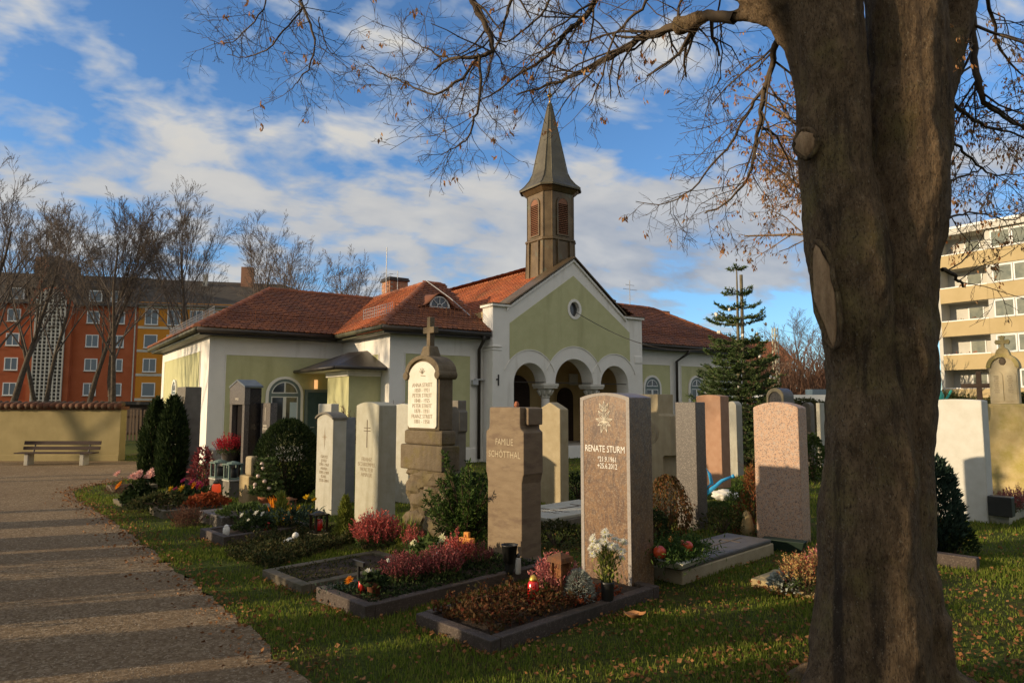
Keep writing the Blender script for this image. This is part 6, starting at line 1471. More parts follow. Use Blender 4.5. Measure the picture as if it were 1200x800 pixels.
# ================================================================ plants and grave goods
LM = dict(
    heather_pink=leafmat('heather_pink', (0.42, 0.10, 0.11), (0.55, 0.17, 0.16), (0.60, 0.28, 0.24), 0.7, 0.2),
    heather_red=leafmat('heather_red', (0.40, 0.070, 0.065), (0.56, 0.11, 0.095), (0.58, 0.21, 0.16), 0.7, 0.2),
    heather_dark=leafmat('heather_dark', (0.17, 0.035, 0.042), (0.30, 0.07, 0.075), (0.42, 0.16, 0.145), 0.7, 0.2),
    heather_mixed=leafmat('heather_mixed', (0.45, 0.06, 0.07), (0.52, 0.34, 0.12), (0.58, 0.44, 0.18), 0.7, 0.2),
    heather_brown=leafmat('heather_brown', (0.12, 0.05, 0.035), (0.20, 0.08, 0.05), (0.16, 0.09, 0.06), 0.8, 0.15),
    crimson=leafmat('crimson_heather', (0.50, 0.02, 0.04), (0.62, 0.04, 0.06), (0.40, 0.02, 0.04), 0.7, 0.2),
    green=leafmat('mid_green_leaf', (0.035, 0.060, 0.014), (0.075, 0.115, 0.030), (0.11, 0.14, 0.04)),
    dark=leafmat('dark_evergreen_leaf', (0.012, 0.022, 0.008), (0.030, 0.050, 0.016), (0.055, 0.075, 0.024)),
    yew=leafmat('yew_spray', (0.022, 0.048, 0.012), (0.060, 0.11, 0.024), (0.12, 0.165, 0.038)),
    lime=leafmat('lime_conifer_spray', (0.13, 0.16, 0.025), (0.22, 0.25, 0.045), (0.30, 0.30, 0.07)),
    silver=leafmat('silver_leaf', (0.26, 0.29, 0.24), (0.38, 0.41, 0.36), (0.46, 0.48, 0.43)),
    cotone=leafmat('cotoneaster_leaf', (0.11, 0.026, 0.014), (0.055, 0.050, 0.016), (0.17, 0.062, 0.028)),
    groundc=leafmat('ground_cover_leaf', (0.022, 0.032, 0.010), (0.060, 0.070, 0.022), (0.13, 0.10, 0.04)),
    rust=leafmat('rusty_conifer', (0.20, 0.055, 0.025), (0.30, 0.10, 0.04), (0.17, 0.12, 0.03)),
    weeping=leafmat('weeping_leaf', (0.05, 0.055, 0.015), (0.13, 0.075, 0.025), (0.24, 0.09, 0.035)),
    begonia=leafmat('begonia_red', (0.34, 0.06, 0.025), (0.40, 0.10, 0.035), (0.16, 0.06, 0.025)),
    blueish=leafmat('blue_green_spray', (0.018, 0.038, 0.026), (0.038, 0.066, 0.046), (0.06, 0.09, 0.06)),
    white_pet=leafmat('white_petal', (0.72, 0.70, 0.60), (0.82, 0.80, 0.72), None, 0.6, 0.3),
    yellow_pet=leafmat('yellow_petal', (0.75, 0.42, 0.02), (0.82, 0.55, 0.03), None, 0.6, 0.3),
    orange_pet=leafmat('orange_petal', (0.75, 0.22, 0.015), (0.80, 0.32, 0.02), None, 0.6, 0.3),
    pink_pet=leafmat('pink_petal', (0.70, 0.36, 0.30), (0.78, 0.48, 0.40), None, 0.6, 0.3),
    magenta_pet=leafmat('magenta_petal', (0.50, 0.04, 0.14), (0.62, 0.08, 0.20), None, 0.6, 0.3),
    cream_pet=leafmat('cream_petal', (0.62, 0.60, 0.36), (0.72, 0.70, 0.48), None, 0.6, 0.3),
    red_pet=leafmat('red_petal', (0.55, 0.03, 0.02), (0.65, 0.05, 0.03), None, 0.6, 0.3),
)
M['stalk'] = mat('green_stalk', (0.05, 0.075, 0.02), (0.09, 0.11, 0.03), 12, 0.8)
M['wood_stem'] = mat('woody_stem', (0.07, 0.045, 0.03), (0.12, 0.08, 0.05), 12, 0.9)
def V3(n, s): return rng.normal(size=(n, 3)) * s
def leaves(name, root, C, D, L, Wd, mt, fold=0.22):
    V, T = leaf_arrays(np.asarray(C), unit(np.asarray(D)), L, Wd, fold); o = link_mesh(name, np_mesh(name, V, T), mt, root); o['kind'] = 'stuff'; return o
def stems(name, root, polys, m):
    V, T = branches_arrays(polys); o = link_mesh(name, np_mesh(name, V, T), m, root); o['kind'] = 'stuff'; return o
def heather(p, r, h, n, mk, label, group=None, name='heather'):
    root = thing(name, p, random.uniform(0, 6), label, 'heather', group); pol = []; Cs = []; Ds = []
    for i in range(n):
        a = rng.uniform(0, 2 * math.pi); q = math.sqrt(rng.uniform(0, 1)); b0 = np.array([math.cos(a), math.sin(a), 0]) * r * q * 0.55
        tip = np.array([math.cos(a) * r * q * 1.05, math.sin(a) * r * q * 1.05, h * (1 - 0.42 * q * q) * rng.uniform(0.75, 1.12)]); tip[:2] += rng.normal(size=2) * r * 0.08
        md = (b0 + tip) / 2 + np.array([0, 0, h * 0.10 * (1 - q)]); pol.append(([Vector(b0), Vector(md), Vector(tip)], 0.0022, 0.0012))
        k = rng.integers(12, 18); t = rng.uniform(0.42, 1.0, k)[:, None]
        c = np.where(t < .5, b0 + (md - b0) * t * 2, md + (tip - md) * (t - .5) * 2); ax = unit((tip - md)[None])
        Cs.append(c); Ds.append(ax * 0.9 + rng.normal(size=(k, 3)) * 0.55)
    Cs = np.concatenate(Cs); Ds = np.concatenate(Ds); N = len(Cs); s = h * 0.075
    leaves('flower_spikes', root, Cs, Ds, rng.uniform(0.7, 1.3, N) * s, rng.uniform(0.35, 0.5, N) * s, LM[mk])
    q = np.sqrt(rng.uniform(0, 1, n * 4)); a = rng.uniform(0, 2 * math.pi, n * 4)
    C = np.stack([np.cos(a) * q * r * .85, np.sin(a) * q * r * .85, rng.uniform(0.05, 0.5, n * 4) * h * (1 - .4 * q * q)], 1)
    leaves('foliage', root, C, unit(rdir(n * 4) + [0, 0, .9]), h * .09, h * .035, LM['green' if mk != 'heather_brown' else 'heather_brown'])
    stems('stem', root, pol, M['wood_stem']); return root
def bush(name, p, rad, h, n, size, mk, label, cat, shape='egg', lump=0.18, up=0.5, out=0.6, group=None, base=0.0, aspect=0.5, core=True):
    """Leafy mass: leaves spread through the outer shell of a lumpy volume, plus stems."""
    root = thing(name, p, random.uniform(0, 6), label, cat, group)
    d = rdir(n); z = (d[:, 2] + 1) / 2
    if shape == 'egg': pr = np.sqrt(np.maximum(0, 1 - (2 * z - 1) ** 2)); pr = pr * (1.12 - 0.3 * z)
    elif shape == 'cone': z = rng.uniform(0, 1, n) ** 1.25; pr = (1 - z) ** 0.8 * 0.95 + 0.05
    elif shape == 'column': z = rng.uniform(0, 1, n); pr = np.minimum(1, (1 - z) * 2.6) ** 0.6 * (0.75 + 0.25 * np.minimum(1, z * 4))
    else: z = rng.uniform(0, 1, n) ** 0.7; pr = np.sqrt(np.maximum(0, 1 - z ** 2))
    a = np.arctan2(d[:, 1], d[:, 0])
    lm = 1 + lump * (np.sin(a * 3 + z * 7) * 0.5 + np.sin(a * 5 - z * 13 + 1.3) * 0.35 + np.sin(a * 9 + z * 21) * 0.25)
    depth = 1 - np.abs(rng.normal(size=n)) * 0.16
    rr_ = rad * pr * lm * depth
    C = np.stack([np.cos(a) * rr_, np.sin(a) * rr_, base + z * h * (1 + lump * 0.3 * np.sin(a * 4))], 1)
    o_ = np.stack([np.cos(a), np.sin(a), np.zeros(n)], 1)
    D = o_ * out + rdir(n) * 0.55 + np.array([0, 0, up])
    L = size * rng.uniform(0.6, 1.35, n)
    leaves('foliage', root, C, D, L, L * aspect, LM[mk])
    pol = []
    for i in range(14):
        aa = rng.uniform(0, 2 * math.pi); q = rng.uniform(.2, .8); pol.append(([Vector((0, 0, -.03)), Vector((math.cos(aa) * rad * q * .5, math.sin(aa) * rad * q * .5, base + h * .45)), Vector((math.cos(aa) * rad * q * .75, math.sin(aa) * rad * q * .75, base + h * .85 * (1 - q * .5)))], max(.004, rad * .03), .003))
    stems('stem', root, pol, M['wood_stem']); return root
def cover(K, fx0, fx1, fy0, fy1, n, hmax, size, mk, name, label, cat='ground cover', lumps=2.0):
    """Low planting inside a grave border, given in fractions of the bed."""
    root, wd, ln, hk = K; w_ = thing(name, root.location, root.rotation_euler.z, label, cat)
    x = (rng.uniform(fx0, fx1, n) - .5) * wd; y = rng.uniform(fy0, fy1, n) * ln
    nz = np.array([mnoise.noise(Vector((a * 5 * lumps, b * 5 * lumps, 0.3))) for a, b in zip(x, y)])
    top = hmax * np.clip(0.55 + 0.9 * nz, 0.12, 1.2)
    z = hk - 0.02 + top * rng.uniform(0.25, 1, n)
    L = size * rng.uniform(0.6, 1.4, n)
    leaves('foliage', w_, np.stack([x, y, z], 1), rdir(n) + [0, 0, .5], L, L * .6, LM[mk])
    pol = []
    for i in range(int(n / 60)):
        j = rng.integers(0, n); c = Vector((x[j], y[j], z[j] - .01)); e = c + Vector((rng.normal() * .08, rng.normal() * .08, rng.uniform(.01, .05))); pol.append(([Vector((c.x, c.y, hk - .02)), c, e], .0025, .0012))
    stems('stem', w_, pol, M['wood_stem']); return w_
def flower_head(mb_list, c, r, n, nrm=None, cone=0.35):
    a = np.arange(n) * 2 * math.pi / n + rng.uniform(0, 1); nn = Vector(nrm or (0, 0, 1)).normalized(); q = nn.to_track_quat('Z', 'Y')
    D = np.array([tuple(q @ Vector((math.cos(t), math.sin(t), cone * rng.uniform(.4, 1.4)))) for t in a]); C = np.repeat(np.array([c], float), n, 0)
    mb_list.append((C, D, np.full(n, r), np.full(n, r * 2.6 / n * 1.5)))
def heads(root, specs, mk, name='flower', eye=None):
    """Each flower head is an object of its own."""
    for c, r, n, nrm, cone in specs:
        L = []
        flower_head(L, (0, 0, 0), r, n, nrm, cone); flower_head(L, (0, 0, 0.004), r * .7, max(5, n - 3), nrm, cone * 1.8 + .3)
        V, T = join_arrays([leaf_arrays(a, unit(d), l, w_, .15) for a, d, l, w_ in L]); o = link_mesh(name, np_mesh(name, V, T), LM[mk], root); o.location = c
        if eye is not None:
            b = MB(); b.lathe([(r * .05, 0), (r * .26, r * .05), (r * .2, r * .14), (r * .02, r * .18)], 7, M=Vector(nrm).to_track_quat('Z', 'Y').to_matrix().to_4x4()); b.build('flower_eye', eye, o)
def local(root, p): return (root.matrix_basis.inverted() @ Vector(p))
def onbed(u, v, z=0.09): return gp(u, v, z)

# ---- grave RENATE STURM
cover(K1, .08, .88, .05, .62, 5200, .17, .030, 'cotone', 'cotoneaster', 'rusty red and olive cotoneaster spreading over the foot of the front grave')
cover(K1, .3, .92, .50, .80, 700, .10, .034, 'begonia', 'autumn_begonia', 'small red leaved plants beside the silver bush on the front grave')
heather(onbed(652, 699), .20, .36, 150, 'heather_pink', 'pale pink heather right behind the red candle on the front grave')
bush('santolina', onbed(678, 704), .125, .24, 2600, .030, 'silver', 'silver grey bushy plant beside the white daisies', 'shrub', 'dome', .10, .4, .8, aspect=.22)
def candle(p, h, r, m, label, lid='gold', name='grave_candle', group=None):
    root = thing(name, p, 0, label, 'grave candle', group)
    b = MB(); b.lathe([(r * .8, 0), (r * .95, h * .05), (r, h * .4), (r * .92, h * .72), (r * .6, h * .80)], 14); b.build('glass', m, root, smooth=True)
    b = MB(); b.lathe([(r * .66, h * .80), (r * .70, h * .83), (r * .66, h * .87), (r * .45, h * .95), (r * .12, h)], 12); b.build('lid', M[lid], root, smooth=True); return root
M['red_glass'] = glassmat('red_candle_glass', (0.55, 0.012, 0.008), .25)
M['red_plastic'] = mat('red_plastic', (0.50, 0.02, 0.015), (0.60, 0.03, 0.02), 8, .35, spec=.5)
M['dk_plastic'] = mat('dark_plastic', (0.018, 0.018, 0.018), (0.03, 0.03, 0.028), 8, .4, spec=.4)
candle(onbed(625, 708), .235, .048, M['red_glass'], 'red grave candle with a gold lid on the front grave')
M['rust'] = mat('rusted_iron', (0.17, 0.065, 0.025), (0.26, 0.11, 0.04), 9, .9, .5, 40, c3=(.10, .06, .04), s3=6, t3=.55)
pq = onbed(657, 703); rl = thing('grave_lantern', pq, ROT_S, 'rusted square grave lantern with a flat cap behind the pink heather', 'lantern')
hl = .36
b = MB(); b.box(-.06, .06, -.06, .06, 0, .04); b.build('base', M['rust'], rl, .004)
for sx in (-1, 1):
    for sy in (-1, 1): b = MB(); b.box(sx * .05 - .01, sx * .05 + .01, sy * .05 - .01, sy * .05 + .01, .041, hl - .05); b.build('post', M['rust'], rl)
b = MB(); b.box(-.042, .042, -.042, .042, .05, hl - .06); b.build('glass', M['rust'], rl)
b = MB(); b.add([(-.08, -.08, hl - .049), (.08, -.08, hl - .049), (.08, .08, hl - .049), (-.08, .08, hl - .049), (-.075, -.075, hl - .01), (.075, -.075, hl - .01), (.075, .075, hl - .01), (-.075, .075, hl - .01), (0, 0, hl + .03)], [(0, 3, 2, 1), (0, 1, 5, 4), (1, 2, 6, 5), (2, 3, 7, 6), (3, 0, 4, 7), (4, 5, 8), (5, 6, 8), (6, 7, 8), (7, 4, 8)]); b.build('cap', M['rust'], rl)
pv = onbed(712, 704); vs_ = thing('flower_vase', pv, 0, 'dark vase holding a bunch of white daisies against the RENATE STURM stele', 'vase')
b = MB(); b.lathe([(.035, 0), (.05, .02), (.055, .14), (.06, .16), (.052, .16), (.045, .05)], 14); b.build('vase', M['dk_plastic'], vs_, smooth=True)
sp = []; pol = []; lv = []
for i in range(38):
    a = rng.uniform(0, 2 * math.pi); q = math.sqrt(rng.uniform(0, 1)); c = Vector((math.cos(a) * .165 * q - .02 + rng.normal() * .01, math.sin(a) * .10 * q - .04, .42 + .13 * (1 - q) + rng.normal() * .03)); d = Vector((math.cos(a) * .6 * q - .35, math.sin(a) * .6 * q - .6, .75))
    sp.append((c, .040, 17, tuple(d), .12)); pol.append(([Vector((rng.normal() * .015, rng.normal() * .015, .1)), c * .55 + Vector((0, 0, .12)), c], .003, .002))
heads(vs_, sp, 'white_pet', 'daisy', mat('daisy_eye', (.45, .40, .06), rough=.8)); stems('stalk', vs_, pol, M['stalk'])
C = np.stack([rng.normal(size=260) * .05, rng.normal(size=260) * .04, rng.uniform(.14, .44, 260)], 1); leaves('leaf', vs_, C, rdir(260) * .7 + [0, 0, .7], .055, .016, LM['lime'])

# ---- grave of the notched brown stele
zb_ = .10
cover(K2, .10, .92, .05, .95, 4200, .06, .030, 'dark', 'low_bed_planting', 'dark creeping plants filling the bed of the notched stele')
heather(onbed(440, 641, .08), .28, .39, 280, 'heather_red', 'large bright rose heather at the head of the sparse bed')
heather(onbed(473, 681, zb_), .23, .27, 200, 'heather_dark', 'dark wine heather left in the bed of the notched stele')
heather(onbed(517, 677, zb_), .22, .30, 200, 'heather_dark', 'dark pink heather in the middle of the bed of the notched stele')
heather(onbed(536, 666, zb_), .15, .35, 110, 'heather_red', 'rosy heather beside the silver ornament')
heather(onbed(563, 661, zb_), .12, .22, 70, 'heather_dark', 'small dim heather before the dark vase')
heather(onbed(483, 645, zb_), .14, .28, 80, 'heather_red', 'rosy heather at the foot of the rough rocks')
# cyclamen pot, marigold, candle
def pot(root, r, h, m): b = MB(); b.lathe([(r * .72, 0), (r * .95, h * .8), (r * 1.06, h * .8), (r * 1.06, h), (r * .9, h), (r * .8, h * .85)], 14); return b.build('pot', m, root, smooth=True)
pq = onbed(438, 697, zb_); cy = thing('potted_cyclamen', pq, 0, 'white cyclamen in a terracotta pot at the grave corner', 'potted plant'); pot(cy, .065, .10, M['terracotta_pot'])
n = 150; a = rng.uniform(0, 6.28, n); q = np.sqrt(rng.uniform(0, 1, n)); leaves('foliage', cy, np.stack([np.cos(a) * q * .12, np.sin(a) * q * .12, .10 + .06 * (1 - q * q) + rng.normal(size=n) * .012], 1), rdir(n) + [0, 0, .3], .05, .045, LM['dark'])
heads(cy, [((.10, .05, .26), .035, 5, (.3, -.2, .6), 1.5), ((-.03, -.03, .20), .035, 6, (-.3, -.5, .7), 1.0), ((-.06, .02, .19), .03, 6, (-.5, -.2, .7), 1.0)], 'white_pet')
pq = onbed(410, 690, zb_); mg = thing('marigold', pq, 0, 'single orange marigold bloom near the granite corner', 'flower')
heads(mg, [((0, -.02, .075), .05, 16, (-.3, -.6, .7), .35), ((0, -.02, .085), .035, 12, (-.3, -.6, .7), .6)], 'orange_pet'); n = 260; leaves('foliage', mg, V3(n, 1) * [.13, .08, .012] + [0, 0, .02], rdir(n) + [0, 0, .4], .05, .012, LM['blueish'])
candle(onbed(424, 694, zb_), .13, .032, M['red_plastic'], 'small red candle cup beside the orange marigold', 'dk_plastic')
mk_ = thing('grave_marker', onbed(420, 684, zb_), ROT_S, 'small black grave number plate on a stake', 'marker'); b = MB(); b.box(-.01, .01, -.01, .01, -.05, .16); b.build('stake', M['dk_plastic'], mk_); b = MB(); b.box(-.09, .09, -.012, .012, .161, .20); b.build('plate', M['dk_plastic'], mk_)
# hellebores
pq = onbed(505, 655, zb_); hb = thing('christmas_rose', pq, 0, 'Christmas rose with cream blooms under the dark evergreen', 'flower')
n = 420; a = rng.uniform(0, 6.28, n); q = np.sqrt(rng.uniform(0, 1, n)); leaves('foliage', hb, np.stack([np.cos(a) * q * .24, np.sin(a) * q * .2, .05 + .14 * (1 - q * q) + rng.normal(size=n) * .02], 1), rdir(n) + [0, 0, .2], .085, .035, LM['green'])
heads(hb, [((-.17, -.06, .17), .055, 5, (-.6, -.5, .5), .3), ((.12, .0, .22), .06, 6, (-.6, -.5, .4), .3), ((.16, -.05, .20), .05, 5, (-.4, -.6, .5), .3), ((.10, -.06, .17), .045, 5, (-.4, -.7, .3), .3)], 'cream_pet')
M['foil'] = mat('silver_foil', (.62, .62, .60), (.75, .75, .73), 20, .3, .5, 30, metal=.5)
bm = bmesh.new(); bmesh.ops.create_icosphere(bm, subdivisions=2, radius=.07)
for v in bm.verts: v.co *= 1 + .35 * mnoise.noise(v.co * 25)
me = bpy.data.meshes.new('ornament'); bm.to_mesh(me); bm.free(); o = link_mesh('crumpled_ornament', me, M['foil']); o.location = onbed(512, 664, zb_) + Vector((0, 0, .06)); o.scale = (.8, .8, 1.25); tag(o, 'crumpled silver white ornament among the dark heathers', 'ornament')
M['orange_wood'] = mat('orange_glazed_ceramic', (.60, .22, .03), (.68, .28, .05), 8, .5)
pq = onbed(547, 660, zb_); oc_ = thing('orange_cross_ornament', pq, ROT_S + .3, 'bright orange cross-shaped ornament on a stick below the evergreen', 'ornament'); b = MB(); b.tube([(0, 0, -.03), (0, 0, .22)], .006, 6); b.build('stick', M['wood_stem'], oc_)
b = MB(); b.box(-.085, .085, -.02, .02, .20, .255); b.box(-.03, .03, -.0195, .0195, .256, .31); b.box(-.075, -.03, -.0185, .0185, .165, .199); b.build('cross', M['orange_wood'], oc_, .006)
pq = onbed(597, 672, zb_); dv = thing('grave_vase', pq, 0, 'empty dark cone vase at the foot of the notched stele', 'vase'); b = MB(); b.lathe([(.035, 0), (.04, .04), (.075, .26), (.085, .27), (.078, .27), (.055, .1)], 14); b.build('vase', M['dk_plastic'], dv, smooth=True)
candle(onbed(607, 672, zb_), .19, .03, mat('milky_glass', (.45, .43, .38), (.52, .5, .45), 6, .3), 'slim whitish candle glass beside the empty dark vase', 'dk_plastic')
# evergreen in front of the monument: several ascending sprays
pq = gp(546, 647); ev = thing('evergreen_shrub', pq, 0, 'upright bright tipped evergreen shrub between the old monument and the notched stele', 'shrub')
Cs, Ds, Ls = [], [], []; pol = []
rn = random.Random(8)
for i in range(70):
    az = rn.uniform(0, 6.28); el = R(rn.uniform(28, 86)); L = rn.uniform(.45, 1.02) * (0.55 + .5 * math.sin(el)); d = Vector((math.cos(az) * math.cos(el), math.sin(az) * math.cos(el), math.sin(el)))
    p0 = Vector((0, 0, rn.uniform(0.02, .25))); pts = [p0 + d * (L * t) + Vector((0, 0, -.10 * L * t * t)) for t in (0, .33, .66, 1)]; pol.append((pts, .010, .004))
    for k in range(int(26 * L + 10)):
        t = rn.uniform(.18, 1); q = p0 + d * (L * t) + Vector((0, 0, -.10 * L * t * t)); side = Vector((rn.gauss(0, 1), rn.gauss(0, 1), rn.gauss(0, .6))).normalized(); tip = q + side * .09 * (1.2 - t) + d * .05
        for m in range(6): f = rn.random(); Cs.append(q.lerp(tip, f)); Ds.append((side * .7 + d * .6 + Vector((rn.gauss(0, .4), rn.gauss(0, .4), rn.gauss(0, .4))))); Ls.append(.045 * rn.uniform(.6, 1.3))
leaves('foliage', ev, [tuple(c) for c in Cs], [tuple(c) for c in Ds], np.array(Ls), np.array(Ls) * .36, LM['yew']); stems('stem', ev, pol, M['wood_stem'])
# yellowing grass tuft and twigs before the rocks
def tuft(p, r, h, n, mk, label, name='grass_tuft'):
    root = thing(name, p, 0, label, 'plant'); a = rng.uniform(0, 6.28, n); q = np.sqrt(rng.uniform(0, 1, n)); C = np.stack([np.cos(a) * q * r * .4, np.sin(a) * q * r * .4, np.zeros(n)], 1); D = np.stack([np.cos(a) * q * .6, np.sin(a) * q * .6, np.ones(n)], 1)
    L = h * rng.uniform(.6, 1.2, n); leaves('blade', root, C, D, L, L * .045 + .003, LM[mk], .05); return root
tuft(gp(473, 640), .2, .34, 130, 'lime', 'tuft of yellow green stalks before the rough rocks', 'daylily_stalks')
bush('lime_conifer', gp(404, 634), .145, .52, 3600, .045, 'lime', 'bright lime green dwarf conifer before the tall cream stele', 'conifer', 'cone', .16, .8, .45, aspect=.3)

# ---- sparse bed and dark ground cover bed
cover(K3, .1, .9, .06, .75, 1500, .035, .022, 'groundc', 'ground_cover', 'thin brown green creeping cover on the sparse mossy-bordered bed')
gr0 = thing('ground_cover', gp(325, 640), 0, 'dark leafy ground cover in the unbordered bed with the red lantern', 'ground cover')
n = 11000; U = rng.uniform(0, 1, n); V_ = rng.uniform(0, 1, n)
a_, b_, c_, d_ = [gp(*q) for q in ((262, 652), (318, 668), (424, 634), (352, 622))]
P_ = np.array(a_)[None] * ((1 - U) * (1 - V_))[:, None] + np.array(b_)[None] * (U * (1 - V_))[:, None] + np.array(c_)[None] * (U * V_)[:, None] + np.array(d_)[None] * ((1 - U) * V_)[:, None] - np.array(gr0.location)[None]
P_[:, 2] = rng.uniform(.01, 1, n) * (.10 + .24 * np.array([max(0, mnoise.noise(Vector((x * 4, y * 4, 1)))) for x, y, z in P_])); L = rng.uniform(.022, .05, n)
leaves('foliage', gr0, P_, rdir(n) + [0, 0, .7], L, L * .5, LM['groundc'])
pq = gp(373, 634); st = thing('stone_block', pq, ROT_S, 'ochre sandstone block carrying the glass lantern in the dark bed', 'block'); b = MB(); b.box(-.13, .13, -.10, .10, -.05, .11); b.build('block', M['kerb_sand'], st, .012)
def lantern(p, h, r, m, inner, label, name='grave_lantern', cap='dark_metal', rz=0):
    root = thing(name, p, ROT_S + rz, label, 'lantern'); b = MB(); b.box(-r, r, -r, r, 0, h * .07); b.build('base', m, root, .003)
    for sx in (-1, 1):
        for sy in (-1, 1): b = MB(); b.box(sx * r * .86 - r * .13, sx * r * .86 + r * .13, sy * r * .86 - r * .13, sy * r * .86 + r * .13, h * .071, h * .80); b.build('post', m, root)
    b = MB(); b.lathe([(r * .55, h * .08), (r * .6, h * .12), (r * .55, h * .58), (r * .3, h * .62)], 10); b.build('candle', inner, root, smooth=True)
    b = MB(); b.box(-r * 1.12, r * 1.12, -r * 1.12, r * 1.12, h * .801, h * .86); b.lathe([(r * .95, h * .861), (r * .8, h * .93), (r * .25, h * .99), (r * .2, h)], 10); b.build('cap', M[cap], root); return root
lantern(pq + Vector((0, 0, .112)), .26, .085, M['bronze'], M['red_glass'], 'metal lantern with a red candle on the ochre sandstone block', cap='bronze')
M['white_cer'] = mat('white_ceramic', (.66, .64, .58), (.74, .72, .66), 8, .4)
bm = bmesh.new(); bmesh.ops.create_icosphere(bm, subdivisions=3, radius=.07)
for v in bm.verts: v.co = Vector((v.co.x * 1.3, v.co.y, v.co.z * .9)) * (1 + .22 * mnoise.noise(v.co * 20))
me = bpy.data.meshes.new('figure'); bm.to_mesh(me); bm.free(); wf = thing('white_figurine', gp(340, 642), .6, 'small white sleeping figurine in the dark ground cover', 'figurine'); o = link_mesh('body', me, M['white_cer'], wf, smooth=True); o.location = (0, 0, .06)
b = MB(); b.lathe([(.004, -.045), (.03, -.03), (.042, 0), (.03, .03), (.004, .045)], 12, (.06, 0, .135)); b.build('head', M['white_cer'], wf, smooth=True)

# ---- yellow flower grave
pq = onbed(345, 617, .10); yf = thing('yellow_bouquet', pq, 0, 'yellow and amber blooms with grey green leaves before the star-carved stele', 'flowers')
n = 420; leaves('foliage', yf, V3(n, 1) * [.20, .12, .05] + [0, 0, .13], rdir(n) + [0, 0, .7], .10, .025, LM['blueish'])
heads(yf, [((.14, .05, .36), .065, 8, (-.4, -.5, .8), .9), ((.24, .05, .33), .05, 8, (-.2, -.4, .9), .9), ((-.05, -.02, .21), .06, 9, (-.4, -.6, .7), .8), ((.05, .02, .23), .055, 8, (-.3, -.6, .7), .8), ((.20, -.02, .18), .05, 8, (-.3, -.6, .7), .8)], 'yellow_pet')
heads(yf, [((-.10, -.06, .13), .055, 10, (-.4, -.7, .5), .5), ((-.02, -.08, .12), .05, 10, (-.4, -.7, .5), .5)], 'orange_pet')
stems('stalk', yf, [([Vector((.05, 0, 0)), Vector((.10, .02, .2)), Vector((.14, .05, .36))], .005, .004), ([Vector((.08, 0, 0)), Vector((.18, .02, .2)), Vector((.24, .05, .33))], .005, .004)], M['stalk'])
bush('coloured_foliage_plant', onbed(329, 616, .10), .10, .34, 500, .11, 'lime', 'orange and green variegated plant in the yellow flower grave', 'plant', 'cone', .1, 1.0, .3, aspect=.22)
pq = onbed(329, 612, .10); cr_ = thing('croton_leaves', pq, 0, 'orange croton leaves standing in the yellow flower grave', 'plant'); n = 60; leaves('leaf', cr_, V3(n, 1) * [.05, .05, .05] + [0, -.05, .16], rdir(n) * .4 + [-.1, -.2, 1], .15, .03, LM['orange_pet'])
pq = onbed(298, 622, .10); wfl = thing('white_azalea', pq, 0, 'dark leaved azalea with a few white blooms in the yellow flower grave', 'flower'); n = 700; a = rng.uniform(0, 6.28, n); q = np.sqrt(rng.uniform(0, 1, n)); leaves('foliage', wfl, np.stack([np.cos(a) * q * .27, np.sin(a) * q * .16, .03 + .2 * rng.uniform(.3, 1, n) * (1 - q * q)], 1), rdir(n) + [0, 0, .5], .05, .026, LM['dark'])
heads(wfl, [((-.17, .02, .19), .04, 9, (-.5, -.5, .6), .4), ((.03, -.02, .22), .05, 10, (-.4, -.6, .6), .4), ((.10, .0, .21), .04, 9, (-.4, -.5, .7), .4), ((-.06, -.04, .14), .03, 8, (-.4, -.6, .6), .4)], 'white_pet')
candle(onbed(265, 627, .10), .13, .04, M['white_cer'], 'short white candle at the corner of the yellow flower grave', 'white_cer')
candle(onbed(314, 622, .10), .11, .045, M['red_glass'], 'squat red candle glass on the edge of the yellow flower grave', 'red_plastic')
lantern(onbed(338, 600, .12), .22, .075, M['rust'], M['red_glass'], 'small brown lantern behind the yellow blooms', rz=.4, cap='rust')
# ---- red begonia grave
pq = onbed(243, 593, .1)
bush('red_begonia', pq, .30, .17, 700, .06, 'begonia', 'patch of russet red begonias by the red glowing lantern', 'flowers', 'dome', .25, .5, .5, aspect=.75)
bush('leafy_ground_plant', onbed(287, 606, .08), .42, .16, 1100, .06, 'green', 'low light green leafy plants before the black shrine stone', 'plant', 'dome', .3, .4, .5, aspect=.5)
heather(gp(219, 616), .24, .28, 130, 'heather_brown', 'withered brown heather ball on the grass beside a border')
pq = onbed(253, 588, .1); 
M['red_glow'], t_, bs = principled('lit_red_glass'); bs.inputs['Base Color'].default_value = (.7, .05, .01, 1); bs.inputs['Emission Color'].default_value = (1, .10, .02, 1); bs.inputs['Emission Strength'].default_value = .35
candle(onbed(253, 586, .1), .34, .075, M['red_glow'], 'orange red glowing grave light before the stone lantern posts', 'bronze')
# lantern posts
for (u, v, vt, lab) in ((256, 579, 561, 'left one of two verdigris lanterns on stone posts'), (272, 583, 563, 'right one of two verdigris lanterns on stone posts')):
    pq = gp(u, v); hh = height(pq, vt); po = thing('lantern_post', pq, ROT_S, 'square stone post under the ' + ('left' if 'left' in lab else 'right') + ' verdigris lantern', 'post'); b = MB(); b.box(-.15, .15, -.12, .12, -.05, hh); b.build('shaft', M['grey_stone'], po, .01)
    b = MB(); b.box(-.165, .165, -.135, .135, hh + .001, hh + .03); b.build('cap', M['lime2'], po, .006)
    M['verdigris'] = M.get('verdigris') or mat('verdigris', (.10, .15, .12), (.17, .22, .18), 9, .6, .2, 40)
    lt_ = lantern(pq + Vector((0, 0, hh + .032)), height(pq, vt - 23) - hh - .03, .125, M['verdigris'], M['dk_plastic'], lab, cap='verdigris')
